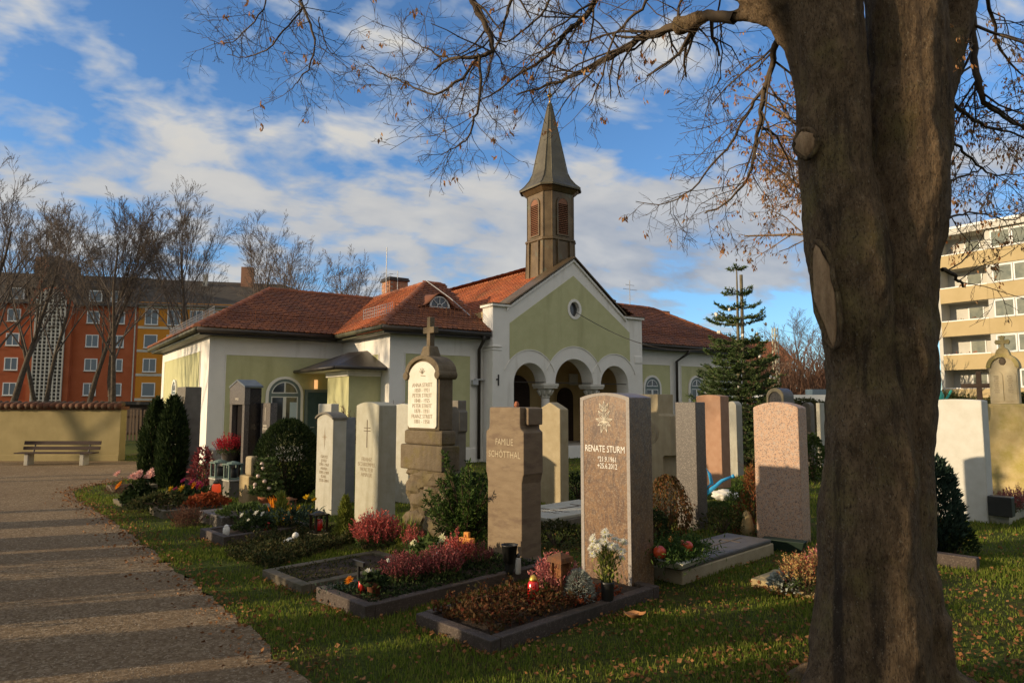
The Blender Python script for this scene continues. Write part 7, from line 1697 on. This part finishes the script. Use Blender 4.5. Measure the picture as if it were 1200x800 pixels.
# crimson heather on a plinth
pq = gp(268, 574); pl2 = thing('flower_plinth', pq, ROT_S, 'dark plinth carrying the crimson heather pot', 'plinth'); hh = height(pq, 541); b = MB(); b.box(-.17, .17, -.13, .13, -.05, hh); b.build('block', M['dark_gran'], pl2, .01)
ch_ = heather(pq + Vector((0, 0, hh + .13)), .30, .42, 150, 'crimson', 'bright crimson heather in a pot before the black shrine stone', name='potted_heather'); b = MB(); b.lathe([(.12, -.13), (.17, .05), (.18, .06), (.15, .05)], 14); b.build('pot', M['dark_gran'], ch_, smooth=True)
# small yellow stone with Christmas tree
pq = gp(294, 590); ys = thing('rough_yellow_stone', pq, ROT_S, 'rough yellow sandstone block with a smaller stone on top left of the globe bush', 'gravestone'); hh = height(pq, 556); b = MB(); b.box(-.20, .20, -.14, .14, -.05, hh); b.build('block', M['kerb_sand'], ys, .03); b = MB(); b.box(-.05, .20, -.11, .11, hh + .001, hh + .32); b.build('top_block', M['tan'], ys, .04)
pq = gp(311, 596); ct = fir(pq + Vector((0, 0, .2)), .62, lambda z: .24 * (1 - z / .66) + .04, np.linspace(.04, .56, 8), 6, 'small_christmas_tree', 'small potted Christmas tree with baubles before the globe bush', .05, .05, 8); b = MB(); b.lathe([(.08, -.2), (.12, -.02), (.125, 0), (.1, -.01)], 14); b.build('pot', M['terracotta_pot'], ct, smooth=True)
bb = MB(); bb.lathe([(.005, -.035), (.026, -.024), (.036, 0), (.026, .024), (.005, .035)], 10); b0 = bb.build('bauble', mat('pale_bauble', (.6, .42, .36), (.66, .5, .42), 3, .25, spec=.6), ct, smooth=True); b0.location = (-.13, -.13, .2)
for k, (x, y, z) in enumerate(((-.08, -.14, .34), (.03, -.16, .26), (-.02, -.1, .46), (-.16, -.03, .14), (.1, -.14, .14), (-.05, -.07, .52))): c = b0.copy(); COL.objects.link(c); c.parent = ct; c.location = (x, y, z)
# globe bush, columnar conifers
pg = gp(336, 588); hg = height(pg, 493)
bush('globe_bush', pg, (72 / 2) / 800 * pg.y * 1.12, hg, 15000, .065, 'dark', 'dense dark green globe-shaped evergreen bush below the arched window', 'bush', 'egg', .05, .7, .6, aspect=.3)
for (u, v, vt, wpx, lab, _k) in ((180, 568, 472, 27, 'taller left dark columnar conifer beside the plain grey stele', 1), (200, 571, 470, 26, 'right dark columnar conifer leaning against the plain grey stele', 2)):
    pq = gp(u, v); bush('columnar_conifer', pq, wpx / 2 / 800 * pq.y * 1.15, height(pq, vt), 6500, .11, 'dark', lab, 'conifer', 'column', .14, 1.0, .35, aspect=.25)
# pink azalea, yellow pansies, low plants of the far-left graves
pq = onbed(163, 590, .1); az_ = thing('pink_azalea', pq, 0, 'rounded plant topped with pale pink blooms at the path corner', 'flower'); n = 900; a = rng.uniform(0, 6.28, n); q = np.sqrt(rng.uniform(0, 1, n)); leaves('foliage', az_, np.stack([np.cos(a) * q * .25, np.sin(a) * q * .25, .02 + .38 * rng.uniform(.1, 1, n) * (1.1 - q * q)], 1), rdir(n) + [0, 0, .4], .08, .045, LM['dark'])
heads(az_, [((rng.normal() * .13, rng.normal() * .10 - .03, .44 + rng.normal() * .03), .085, 10, (-.3, -.5, .8), .5) for i in range(16)], 'pink_pet')
heads(az_, [((-.30, -.08, .28), .07, 10, (-.6, -.5, .5), .5), ((-.24, -.12, .32), .07, 10, (-.6, -.5, .5), .5)], 'orange_pet')
pq = onbed(212, 588, .08); pn = thing('yellow_pansies', pq, 0, 'two yellow and one orange bloom before the tall grey stele', 'flower'); n = 300; leaves('foliage', pn, V3(n, 1) * [.35, .14, .03] + [0, 0, .10], rdir(n) + [0, 0, .5], .08, .04, LM['green'])
heads(pn, [((-.16, -.02, .20), .085, 10, (-.5, -.7, .5), .3), ((.02, -.02, .22), .085, 10, (-.5, -.7, .5), .3)], 'yellow_pet'); heads(pn, [((.2, 0, .26), .085, 10, (-.5, -.7, .5), .3), ((.3, .03, .24), .06, 9, (-.5, -.7, .5), .3)], 'orange_pet')
pq = onbed(230, 586, .08); mg2 = thing('magenta_cyclamen', pq, 0, 'magenta cyclamen beside the yellow pansies', 'flower'); n = 300; leaves('foliage', mg2, V3(n, 1) * [.2, .2, .04] + [0, 0, .12], rdir(n) + [0, 0, .4], .08, .05, LM['dark']); heads(mg2, [((rng.normal() * .16, rng.normal() * .1 - .05, .26 + rng.normal() * .05), .06, 7, (-.4, -.5, .7), .8) for i in range(12)], 'magenta_pet')
heather(onbed(140, 578, .08), .30, .22, 100, 'heather_brown', 'fading brown heather in the farthest border')
bush('low_evergreen', onbed(190, 596, .05), .5, .22, 1200, .06, 'groundc', 'low green mat of plants in the border before the conifers', 'ground cover', 'dome', .3, .4, .5)
bush('purple_shrub', gp(236, 572), .22, .75, 700, .08, 'heather_dark', 'dark purple leaved shrub between the grey stele and the low pale stone', 'shrub', 'egg', .25, .5, .5)

# ---- right-hand graves
pw = gp(783, 630); bush('weeping_shrub', pw, .31, .78, 3800, .036, 'weeping', 'weeping reddish leaved dwarf shrub before the dark granite stele', 'shrub', 'egg', .12, -1.1, .35, aspect=.5)
bush('dark_base_shrub', gp(765, 638), .25, .40, 1100, .04, 'dark', 'dark low shrub right of the RENATE STURM stele', 'shrub', 'dome', .2, .3, .5)
pr = gp(882, 624); rc = bush('rusty_conifer', pr, .25, .80, 1500, .055, 'rust', 'rust brown dying conifer with bare twigs left of the pink granite stone', 'conifer', 'cone', .35, .9, .5, aspect=.25)
bush('green_conifer', pr + Vector((-.17, .03, 0)), .16, .62, 1300, .045, 'yew', 'still green slender conifer beside the rust brown one', 'conifer', 'column', .3, .9, .4, aspect=.28)
polys = []; rn = random.Random(31); CW2 = dict(max=2, n=[5, 4], ratio=.5, ang=34, wig=.15, lift=[.1, .08, .05], taper=.5, rmin=.0022, rr=.55, **{'from': .2})
for k in range(9): grow(polys, [], Vector((rn.gauss(.12, .08), rn.gauss(0, .06), 0)), Vector((rn.gauss(.1, .25), rn.gauss(0, .25), 1)).normalized(), rn.uniform(.5, .95), .008, 0, CW2, rn)
tw_ = thing('bare_shrub', pr, 0, 'bare reddish twigs in front of the pink granite stone', 'shrub'); stems('twig', tw_, polys, M['red_twig'])
M['green_plastic'] = mat('dark_green_plastic', (.010, .022, .014), (.016, .03, .02), 5, .5)
tr_ = thing('planter_box', gp(919, 645), ROT_S + .2, 'dark green plastic planter at the foot of the pink granite stone', 'planter'); b = MB(); b.add([(-.20, -.07, 0), (.20, -.07, 0), (.20, .07, 0), (-.20, .07, 0), (-.24, -.09, .13), (.24, -.09, .13), (.24, .09, .13), (-.24, .09, .13)], [(3, 2, 1, 0), (0, 1, 5, 4), (1, 2, 6, 5), (2, 3, 7, 6), (3, 0, 4, 7), (4, 5, 6, 7)]); b.build('box', M['green_plastic'], tr_, .006)
ww = thing('wooden_wedge', gp(876, 626), ROT_S + .2, 'small brown wooden figure stump between the green and rust conifers', 'ornament'); b = MB(); b.lathe([(.10, 0), (.085, .12), (.06, .24), (.03, .30), (.01, .32)], 8); b.build('body', M['kerb_sand'], ww, smooth=True)
# wreath tray on the slab
pq = gp(796, 660, .168); wt_ = thing('wreath_tray', pq, ROT_S + .1, 'white tray of fir sprigs with red apples on the grey slab', 'wreath')
M['tray'] = mat('white_tray', (.70, .66, .56), (.76, .72, .63), 6, .6)
b = MB(); b.add([(-.13, -.22, 0), (.13, -.22, 0), (.13, .22, 0), (-.13, .22, 0), (-.19, -.29, .07), (.19, -.29, .07), (.19, .29, .07), (-.19, .29, .07)], [(3, 2, 1, 0), (0, 1, 5, 4), (1, 2, 6, 5), (2, 3, 7, 6), (3, 0, 4, 7), (4, 5, 6, 7)]); b.build('tray', M['tray'], wt_, .006)
n = 3600; leaves('fir_sprig', wt_, V3(n, 1) * [.115, .18, .05] + [0, 0, .13], rdir(n) + [0, 0, .3], .055, .014, LM['yew'])
am = MB(); am.lathe([(.006, .045), (.025, .052), (.05, .03), (.055, 0), (.045, -.035), (.015, -.05)], 14); M['apple'] = mat('red_apple', (.55, .035, .02), (.65, .10, .03), 5, .3, spec=.5)
ap = am.build('apple', M['apple'], wt_, smooth=True)
def tl(u, v, z): q = gp(u, v, z); return wt_.matrix_basis.inverted() @ q
wt_.rotation_euler = (0, 0, ROT_S + .1); bpy.context.view_layer.update()
ap.location = tl(773, 647, .33); ap.scale = (1.1,) * 3
c = ap.copy(); COL.objects.link(c); c.parent = wt_; c.location = tl(806, 640, .36); c.scale = (.9,) * 3
b = MB(); b.lathe([(.012, 0), (.02, .03), (.016, .09), (.022, .14), (.006, .17)], 8, tuple(tl(786, 649, .26))); b.build('orange_cone', M['orange_wood'], wt_, smooth=True)
b = MB(); q = tl(796, 644, .30)
for k in range(5): a = .5 * k; b.tube([q + Vector((0, 0, 0)), q + Vector((.06 * math.cos(a), .10 * math.sin(a) - .04, .03)), q + Vector((.12 * math.cos(a), .16 * math.sin(a) - .08, .01))], [.012, .009, .004], 5)
b.build('straw_bow', M['marble'], wt_)
b = MB(); b.tube([tl(797, 640, .36), tl(800, 633, .42)], [.011, .014], 7); b.build('cinnamon_stick', M['terracotta_pot'], wt_)
# blue watering can lying behind the dark stele, with a white plastic bag
M['blue_plastic'] = mat('bright_blue_plastic', (.03, .32, .62), (.04, .36, .68), 3, .35, spec=.5)
pq = gp(832, 585); wcn = thing('watering_can', pq, .4, 'bright blue plastic watering can leaning on the rose stele', 'watering can')
def al(u, v, Y=None): return at(u, v, Y or pq.y) - Vector(wcn.location)
wcn.rotation_euler = (0, 0, 0)
b = MB(); b.lathe([(.10, 0), (.13, .02), (.13, .20), (.09, .25), (.06, .26)], 14, tuple(Vector((-.19, .05, 0)))); b.build('body', M['blue_plastic'], wcn, smooth=True)
b = MB(); b.tube([Vector((-.10, .02, .06)), al(835, 572), al(846, 563), al(857, 558.5)], [.045, .038, .03, .024], 10); b.lathe([(.024, 0), (.04, .05)], 10, M=Matrix.Translation(al(857, 558.5)) @ Matrix.Rotation(R(70), 4, 'Y')); b.build('spout', M['blue_plastic'], wcn, smooth=True)
b = MB(); b.tube([Vector((-.10, .02, .16)), al(834, 566), al(831.5, 555), al(828, 549), Vector((-.24, .03, .35))], [.05, .035, .03, .026, .024], 10); b.build('handle', M['blue_plastic'], wcn, smooth=True)
M['bag'] = mat('white_plastic_bag', (.62, .58, .52), (.72, .69, .63), 6, .4, .3, 18)
bm = bmesh.new(); bmesh.ops.create_icosphere(bm, subdivisions=4, radius=1)
for v in bm.verts: v.co = Vector((v.co.x * .22, v.co.y * .14, v.co.z * .10)) * (1 + .25 * mnoise.fractal(v.co * 2.3, 1, 2, 3))
me = bpy.data.meshes.new('plastic_bag'); bm.to_mesh(me); bm.free(); o = link_mesh('plastic_bag', me, M['bag'], smooth=True); o.location = gp(848, 585) + Vector((0, -.1, .09)); tag(o, 'crumpled whitish plastic bag below the blue watering can', 'bag')
bush('green_mound', gp(843, 606), .42, .20, 1800, .04, 'green', 'low green planting in front of the white bag', 'ground cover', 'dome', .25, .4, .5)
bush('twiggy_plant', gp(846, 625), .32, .30, 500, .045, 'groundc', 'thin twiggy plants between the slab and the green mound', 'plant', 'dome', .35, .6, .5)
bush('grave_shrub', gp(652, 640), .38, .28, 1500, .038, 'groundc', 'mixed green planting behind the rusted lantern', 'shrub', 'dome', .3, .4, .5)
bush('grave_shrub', gp(678, 585), .45, .42, 1500, .05, 'dark', 'dark planting behind the pale lettered slab', 'shrub', 'dome', .3, .5, .5)
bush('grave_shrub', gp(548, 590), .55, .48, 1800, .055, 'dark', 'dark evergreen mound right behind the old monument', 'shrub', 'dome', .3, .5, .5)
polys = []; rn = random.Random(5)
for (u0, u1) in ((398, 416), (462, 500)):
    for k in range(60):
        u = rn.uniform(u0, u1); pq = at(u, 520, 18.6); pq.z = 0; grow(polys, [], pq, Vector((rn.gauss(0, .2), rn.gauss(0, .2), 1)).normalized(), rn.uniform(.9, 1.5), .012, 0, dict(CW2, rmin=.006), rn)
hr = thing('red_twig_hedge', (0, 0, 0), 0, 'reddish bare twig hedge before the chapel wall', 'hedge'); stems('twig', hr, polys, M['red_twig'])
# heather bed left of the trunk
heather(onbed(945, 692, .07), .22, .34, 150, 'heather_mixed', 'yellow and red bud heather beside the trunk')
heather(onbed(962, 682, .07), .18, .32, 90, 'heather_pink', 'pinkish heather half hidden by the trunk')
bush('silver_plant', onbed(917, 690, .06), .12, .13, 420, .05, 'silver', 'whitish silver leaved plant on the sandstone bordered bed', 'plant', 'dome', .2, .3, .7, aspect=.5)
# far right planting
bush('dark_conifer', gp(1099, 650), .27, 1.02, 5200, .075, 'blueish', 'dark blue green conifer at the right edge of the trunk', 'conifer', 'egg', .2, .8, .6, aspect=.28)
bush('low_shrub', gp(1120, 652), .22, .36, 1200, .045, 'dark', 'low dark shrub at the foot of the blue green conifer', 'shrub', 'dome', .25, .4, .6)
pq = gp(1108, 664); lb = thing('grave_border', pq, ROT_S, 'dark border stone below the blue green conifer', 'grave border'); b = MB(); b.box(-.5, .28, 0, .12, -.05, .13); b.build('kerb_stone', M['kerb'], lb, .01)
heather(onbed(1178, 600, .13), .24, .30, 110, 'heather_dark', 'dark heather nearest the cream white gravestone'); heather(onbed(1198, 596, .13), .28, .34, 110, 'heather_pink', 'pinkish heather at the right picture edge')
pb = onbed(1174, 604, .13); bx = thing('dark_planter', pb, ROT_S, 'black planter box beside the cream white gravestone', 'planter'); b = MB(); b.box(-.14, .14, -.1, .1, 0, .27); b.build('box', M['dk_plastic'], bx, .01)
# ivy bush behind the pink stone, turquoise can on its stand
bush('ivy_bush', gp(953, 562), .30, .95, 1800, .06, 'green', 'ivy covered bush between the pink granite stone and the trunk', 'bush', 'column', .2, .4, .6, aspect=.75)
M['turq'] = mat('turquoise_plastic', (.05, .42, .33), (.07, .48, .38), 3, .4)
pq = at(1098.5, 476, 12.0); pq.z = 0; tcn = thing('turquoise_can', pq, 0, 'turquoise watering can hanging on a rack post right of the trunk', 'watering can'); hh = 1.62
b = MB(); b.lathe([(.07, hh), (.10, hh + .03), (.11, hh + .22), (.07, hh + .30)], 12); b.build('body', M['turq'], tcn, smooth=True); b = MB(); b.tube([(.08, 0, hh + .05), (.2, 0, hh + .2), (.26, 0, hh + .3)], .02, 6); b.build('spout', M['turq'], tcn)
b = MB(); b.box(-.04, .04, .115, .19, 0, hh + .35); b.build('rack_post', M['timber'], tcn)
# ================================================================ grass, fallen leaves, gravel
def inpoly(x, y, poly):
    c = np.zeros(len(x), bool); j = len(poly) - 1
    for i in range(len(poly)):
        xi, yi = poly[i]; xj, yj = poly[j]
        m = ((yi > y) != (yj > y)); with_ = (xj - xi) * (y - yi) / ((yj - yi) if abs(yj - yi) > 1e-9 else 1e-9) + xi
        c ^= m & (x < with_); j = i
    return c
beds = []
for K in (K1, K2, K3, K4, K5, K6, K7, K8, K9):
    r_, wd, ln, hk = K; Mx = r_.matrix_basis; beds.append([tuple((Matrix.Translation(r_.location) @ Matrix.Rotation(r_.rotation_euler.z, 4, 'Z') @ Vector(q))[:2]) for q in ((-wd / 2, 0, 0), (wd / 2, 0, 0), (wd / 2, ln, 0), (-wd / 2, ln, 0))])
beds.append([tuple(gp(*q)[:2]) for q in ((262, 652), (318, 668), (424, 634), (352, 622))])
path_np = np.array(ring)
def scatter(n, ybands):
    X = []; Y = []
    for y0, y1, k in ybands:
        y = rng.uniform(y0, y1, k); half = 0.88 * y + 0.9; x = rng.uniform(-1, 1, k) * half; X.append(x); Y.append(y)
    return np.concatenate(X), np.concatenate(Y)
gn = np.vectorize(lambda a, b, s: mnoise.noise(Vector((a * s, b * s, 0.7))))
x, y = scatter(0, ((2.3, 5.0, 120000), (5.0, 8.0, 130000), (8.0, 13.0, 110000), (13.0, 22.0, 60000)))
ok = ~inpoly(x, y, ring)
for bd in beds: ok &= ~inpoly(x, y, bd)
x, y = x[ok], y[ok]
pn_ = gn(x, y, 1.1); pn2 = gn(x, y, 5.0)
keep = rng.uniform(0, 1, len(x)) < np.clip(0.58 + 0.85 * pn_ + 0.5 * pn2, 0.06, 1)
x, y, pn_ = x[keep], y[keep], pn_[keep]
n = len(x); h = rng.uniform(.018, .05, n) * (1 + .7 * np.clip(pn_, -.4, 1)) * (0.8 + 0.028 * y); wv = rng.uniform(.0022, .0042, n) * (0.7 + 0.11 * y)
a = rng.uniform(0, 2 * math.pi, n); s = np.stack([np.cos(a), np.sin(a), np.zeros(n)], 1); ln_ = rdir(n) * [1, 1, 0] * rng.uniform(.1, .9, n)[:, None]
b0 = np.stack([x, y, np.zeros(n)], 1); mid = b0 + np.array([0, 0, .55]) * h[:, None] + ln_ * h[:, None] * .25; tip = b0 + np.array([0, 0, .95]) * h[:, None] + ln_ * h[:, None] * .9
V = np.stack([b0 - s * wv[:, None], b0 + s * wv[:, None], mid + s * wv[:, None] * .7, mid - s * wv[:, None] * .7, tip], 1).reshape(-1, 3)
i = (np.arange(n) * 5)[:, None]; T = np.concatenate([i + [0, 1, 2], i + [0, 2, 3], i + [3, 2, 4]], 0)
M['grass'] = leafmat('grass_blade', (0.080, 0.120, 0.014), (0.165, 0.225, 0.027), (0.27, 0.25, 0.06), .6, .42)
tag(link_mesh('grass', np_mesh('grass', V, T), M['grass']), 'short winter grass between the path and the graves', 'grass', kind='stuff')
# fallen leaves: thick under the tree, along the path edge and round the borders
x, y = scatter(0, ((2.9, 5.5, 15000), (5.5, 9.0, 13000), (9.0, 16.0, 6000)))
dx = x * AX.x + y * AX.y
ok = ~inpoly(x, y, ring)
for bd in beds[:9]: ok &= ~inpoly(x, y, bd)
dens = np.clip(0.02 + 0.26 * (x > 0.4) + 0.55 * np.exp(-((x - 2.2) ** 2 + (y - 5.2) ** 2) / 5.5) + 1.1 * np.clip(gn(x, y, 1.7), 0, 1) * np.where(x > 0.2, 1, .35), 0, 1)
ok &= rng.uniform(0, 1, len(x)) < dens * .55
x, y = x[ok], y[ok]
ex = np.array([p for p in path_edge]); k = rng.integers(0, len(ex), 2200); x = np.concatenate([x, ex[k, 0] + rng.normal(size=2200) * .17]); y = np.concatenate([y, ex[k, 1] + rng.normal(size=2200) * .17])
ca = rng.uniform(0, 6.28, 1500); cr = .42 + np.abs(rng.normal(size=1500)) * .38; x = np.concatenate([x, 2.15 + np.cos(ca) * cr]); y = np.concatenate([y, 3.98 + np.sin(ca) * cr])
for K in (K1, K2, K3, K4, K8):        # leaves blown against the borders
    r_, wd, ln, hk = K; Mx = Matrix.Translation(r_.location) @ Matrix.Rotation(r_.rotation_euler.z, 4, 'Z')
    for i in range(170):
        e = abs(random.gauss(0, .09)) + .01; q = Mx @ (Vector((wd / 2 + e, random.uniform(-.1, ln), 0)) if i % 2 else Vector((random.uniform(-wd / 2, wd / 2), -e, 0))); x = np.append(x, q.x); y = np.append(y, q.y)
n = len(x); L = rng.uniform(.016, .046, n); C = np.stack([x, y, rng.uniform(.012, .040, n)], 1); D = rdir(n) * [1, 1, .35]
V, T = leaf_arrays(C, unit(D), L, L * rng.uniform(.5, .85, n), .16)
M['fallen'] = leafmat('fallen_leaf', (0.13, 0.058, 0.025), (0.26, 0.115, 0.045), (0.34, 0.17, 0.075), .75, .1)
tag(link_mesh('fallen_leaves', np_mesh('fallen_leaves', V, T), M['fallen']), 'brown fallen leaves strewn over the grass', 'leaves', kind='stuff')
# one big curled leaf in the grass
pq = gp(744, 728); lf = thing('curled_leaf', pq, 0, 'single large orange curled leaf in the front grass', 'leaf'); vs = []; 
for j in range(7):
    for i2 in range(5): u_ = j / 6 - .5; v_ = (i2 / 4 - .5) * math.sin(math.pi * (j + .6) / 7.2); vs.append((u_ * .17, v_ * .12, .02 + .10 * v_ * v_ * 2 + .05 * u_ * u_ * 4 + (.015 if i2 == 2 else 0)))
b = MB(); b.add(vs, [(j * 5 + i2, j * 5 + i2 + 1, (j + 1) * 5 + i2 + 1, (j + 1) * 5 + i2) for j in range(6) for i2 in range(4)]); b.build('blade', mat('orange_dry_leaf', (.38, .17, .06), (.48, .24, .10), 20, .8), lf, smooth=True)
# loose gravel on the path
n = 42000; y = rng.uniform(2.6, 15, n) ; y = 2.6 + (y - 2.6) * rng.uniform(0.15, 1, n); x = rng.uniform(-.82, .2, n) * y
ok = inpoly(x, y, ring); x, y = x[ok], y[ok]; n = len(x); r_ = rng.uniform(.003, .009, n) * (0.75 + .06 * y)
oct_ = np.array([(1, 0, 0), (0, 1, 0), (-1, 0, 0), (0, -1, 0), (0, 0, .7)]); rot = rng.uniform(0, 6.28, n); cs, sn = np.cos(rot), np.sin(rot); sc_ = rng.uniform(.6, 1.3, (n, 5, 1))
P_ = oct_[None] * r_[:, None, None] * sc_; V = np.stack([P_[:, :, 0] * cs[:, None] - P_[:, :, 1] * sn[:, None] + x[:, None], P_[:, :, 0] * sn[:, None] + P_[:, :, 1] * cs[:, None] + y[:, None], P_[:, :, 2] + .003], 2).reshape(-1, 3)
i = (np.arange(n) * 5)[:, None]; T = np.concatenate([i + [0, 1, 4], i + [1, 2, 4], i + [2, 3, 4], i + [3, 0, 4]], 0)
M['pebble'] = leafmat('pebble', (0.12, 0.082, 0.048), (0.23, 0.165, 0.10), (0.38, 0.31, 0.22), .9, 0.0)
tag(link_mesh('gravel', np_mesh('gravel', V, T), M['pebble']), 'loose grey brown gravel on the path', 'gravel', kind='stuff')
# ================================================================ the rest of the cemetery beside the camera: it shades the scene, helped by added shrubs and spruces
rn = random.Random(19); gpx = 'gravestones across the path'
vmeshes = []
for k, (w_, h_, f) in enumerate(((.62, 1.5, flat), (.50, 1.75, None), (.70, 1.35, None), (.55, 1.6, flat))):
    o = flat(w_, h_) if f else seg(w_, h_, .10); b = MB(); b.prism(sunk(o), -.1, .1); ob_ = b.build('slab', (M['grey_stone'], M['lime2'], M['dark_gran'], M['tan'])[k]); vmeshes.append(ob_.data); bpy.data.objects.remove(ob_)
t_ = -5.0; k = 0
while t_ < 13.5:
    q = AX * (-2.75 + rn.uniform(-.12, .12)) + AY * t_
    root = thing('gravestone', q, ROT_S + math.pi + rn.uniform(-.06, .06), 'plain upright gravestone in the row across the path', 'gravestone', gpx); root.scale = (rn.uniform(.7, 1.35), 1, rn.uniform(.85, 1.2))
    o = bpy.data.objects.new('slab', vmeshes[k % 4]); COL.objects.link(o); o.parent = root
    t_ += rn.choice((0.95, 1.15, 1.3, 1.6)); k += 1
for k in range(9):  # unseen shrubs added to break up the regular shadow bars
    q = AX * (-2.5 + rn.uniform(-.3, .3)) + AY * (-2.2 + k * 1.45 + rn.uniform(-.4, .4))
    bush('grave_shrub', q, rn.uniform(.25, .5), rn.uniform(.6, 1.5), 900, .07, ('green', 'dark', 'yew')[k % 3], 'loose evergreen shrub added unseen across the path to break up shadows', 'shrub', 'egg', .35, .7, .7, group='unseen shrubs added to break up path shadows')
# a thick lime beside the path whose trunk shades the maple, and bare trees along the path
lm = thing('lime_tree', (1.92 - sd.x * 9.2, 3.9 - sd.y * 9.2, 0), 0.0, 'thick lime tree beside the path left of the camera', 'tree')
b = MB(); b.tube([(0, 0, -.1), (.02, 0, .5), (0, .03, 2.5), (.05, .02, 4.4), (.1, 0, 7.5)], [.36, .28, .25, .22, .12], 16); b.build('trunk', M['bark'], lm, smooth=True)
o = bpy.data.objects.new('crown', tm_b[1]); COL.objects.link(o); o.parent = lm; o.location = (0, 0, 1.5)
g5 = 'bare trees along the left side of the path'
for (s_, t_, r_) in ((-9, 13, 1.0), (-12, 17, 2.0), (-14, 23, 3.1), (-10, 27, 4.4)):
    q = AX * s_ + AY * t_; put_tree((tm_b, tm_c, tm_a, tm_b)[int(r_) % 4], q, r_, (1, 1), 'bare tree in the row on the far side of the path', g5)

# unseen spruces added behind the camera to cut sky light on facing fronts
M['spruce'] = leafmat('spruce_spray', (0.014, 0.026, 0.012), (0.030, 0.050, 0.020), (0.045, 0.065, 0.025), .7, 0.05)
n = 9000; z = rng.uniform(0, 1, n) ** 1.2; a = rng.uniform(0, 2 * math.pi, n); q = (1 - z) * 3.6 + .15; lay = 1 + .18 * np.sin(z * 60); d = 1 - np.abs(rng.normal(size=n)) * .18
C = np.stack([np.cos(a) * q * lay * d, np.sin(a) * q * lay * d, .8 + z * 14.5], 1); D = np.stack([np.cos(a), np.sin(a), np.full(n, -.25)], 1) + rdir(n) * .5
V, T = leaf_arrays(C, unit(D), rng.uniform(.5, 1.1, n), rng.uniform(.25, .5, n)); sm2 = np_mesh('crown', V, T); sm2.materials.append(M['spruce'])
b = MB(); b.tube([(0, 0, -.1), (0, 0, 8), (0, 0, 15)], [.3, .2, .03], 10); o = b.build('trunk', M['bark']); st2 = o.data; bpy.data.objects.remove(o)
for k, (x, y) in enumerate(((3, -15), (13, -14), (24, -10), (33, -3))):
    put_tree((st2, sm2), Vector((x, y, 0)), k * 1.3, (rn.uniform(.9, 1.1), rn.uniform(.9, 1.15)), 'tall dark spruce added unseen behind the camera to cut sky light', 'unseen spruces added to cut sky light', 'sky_block_spruce')
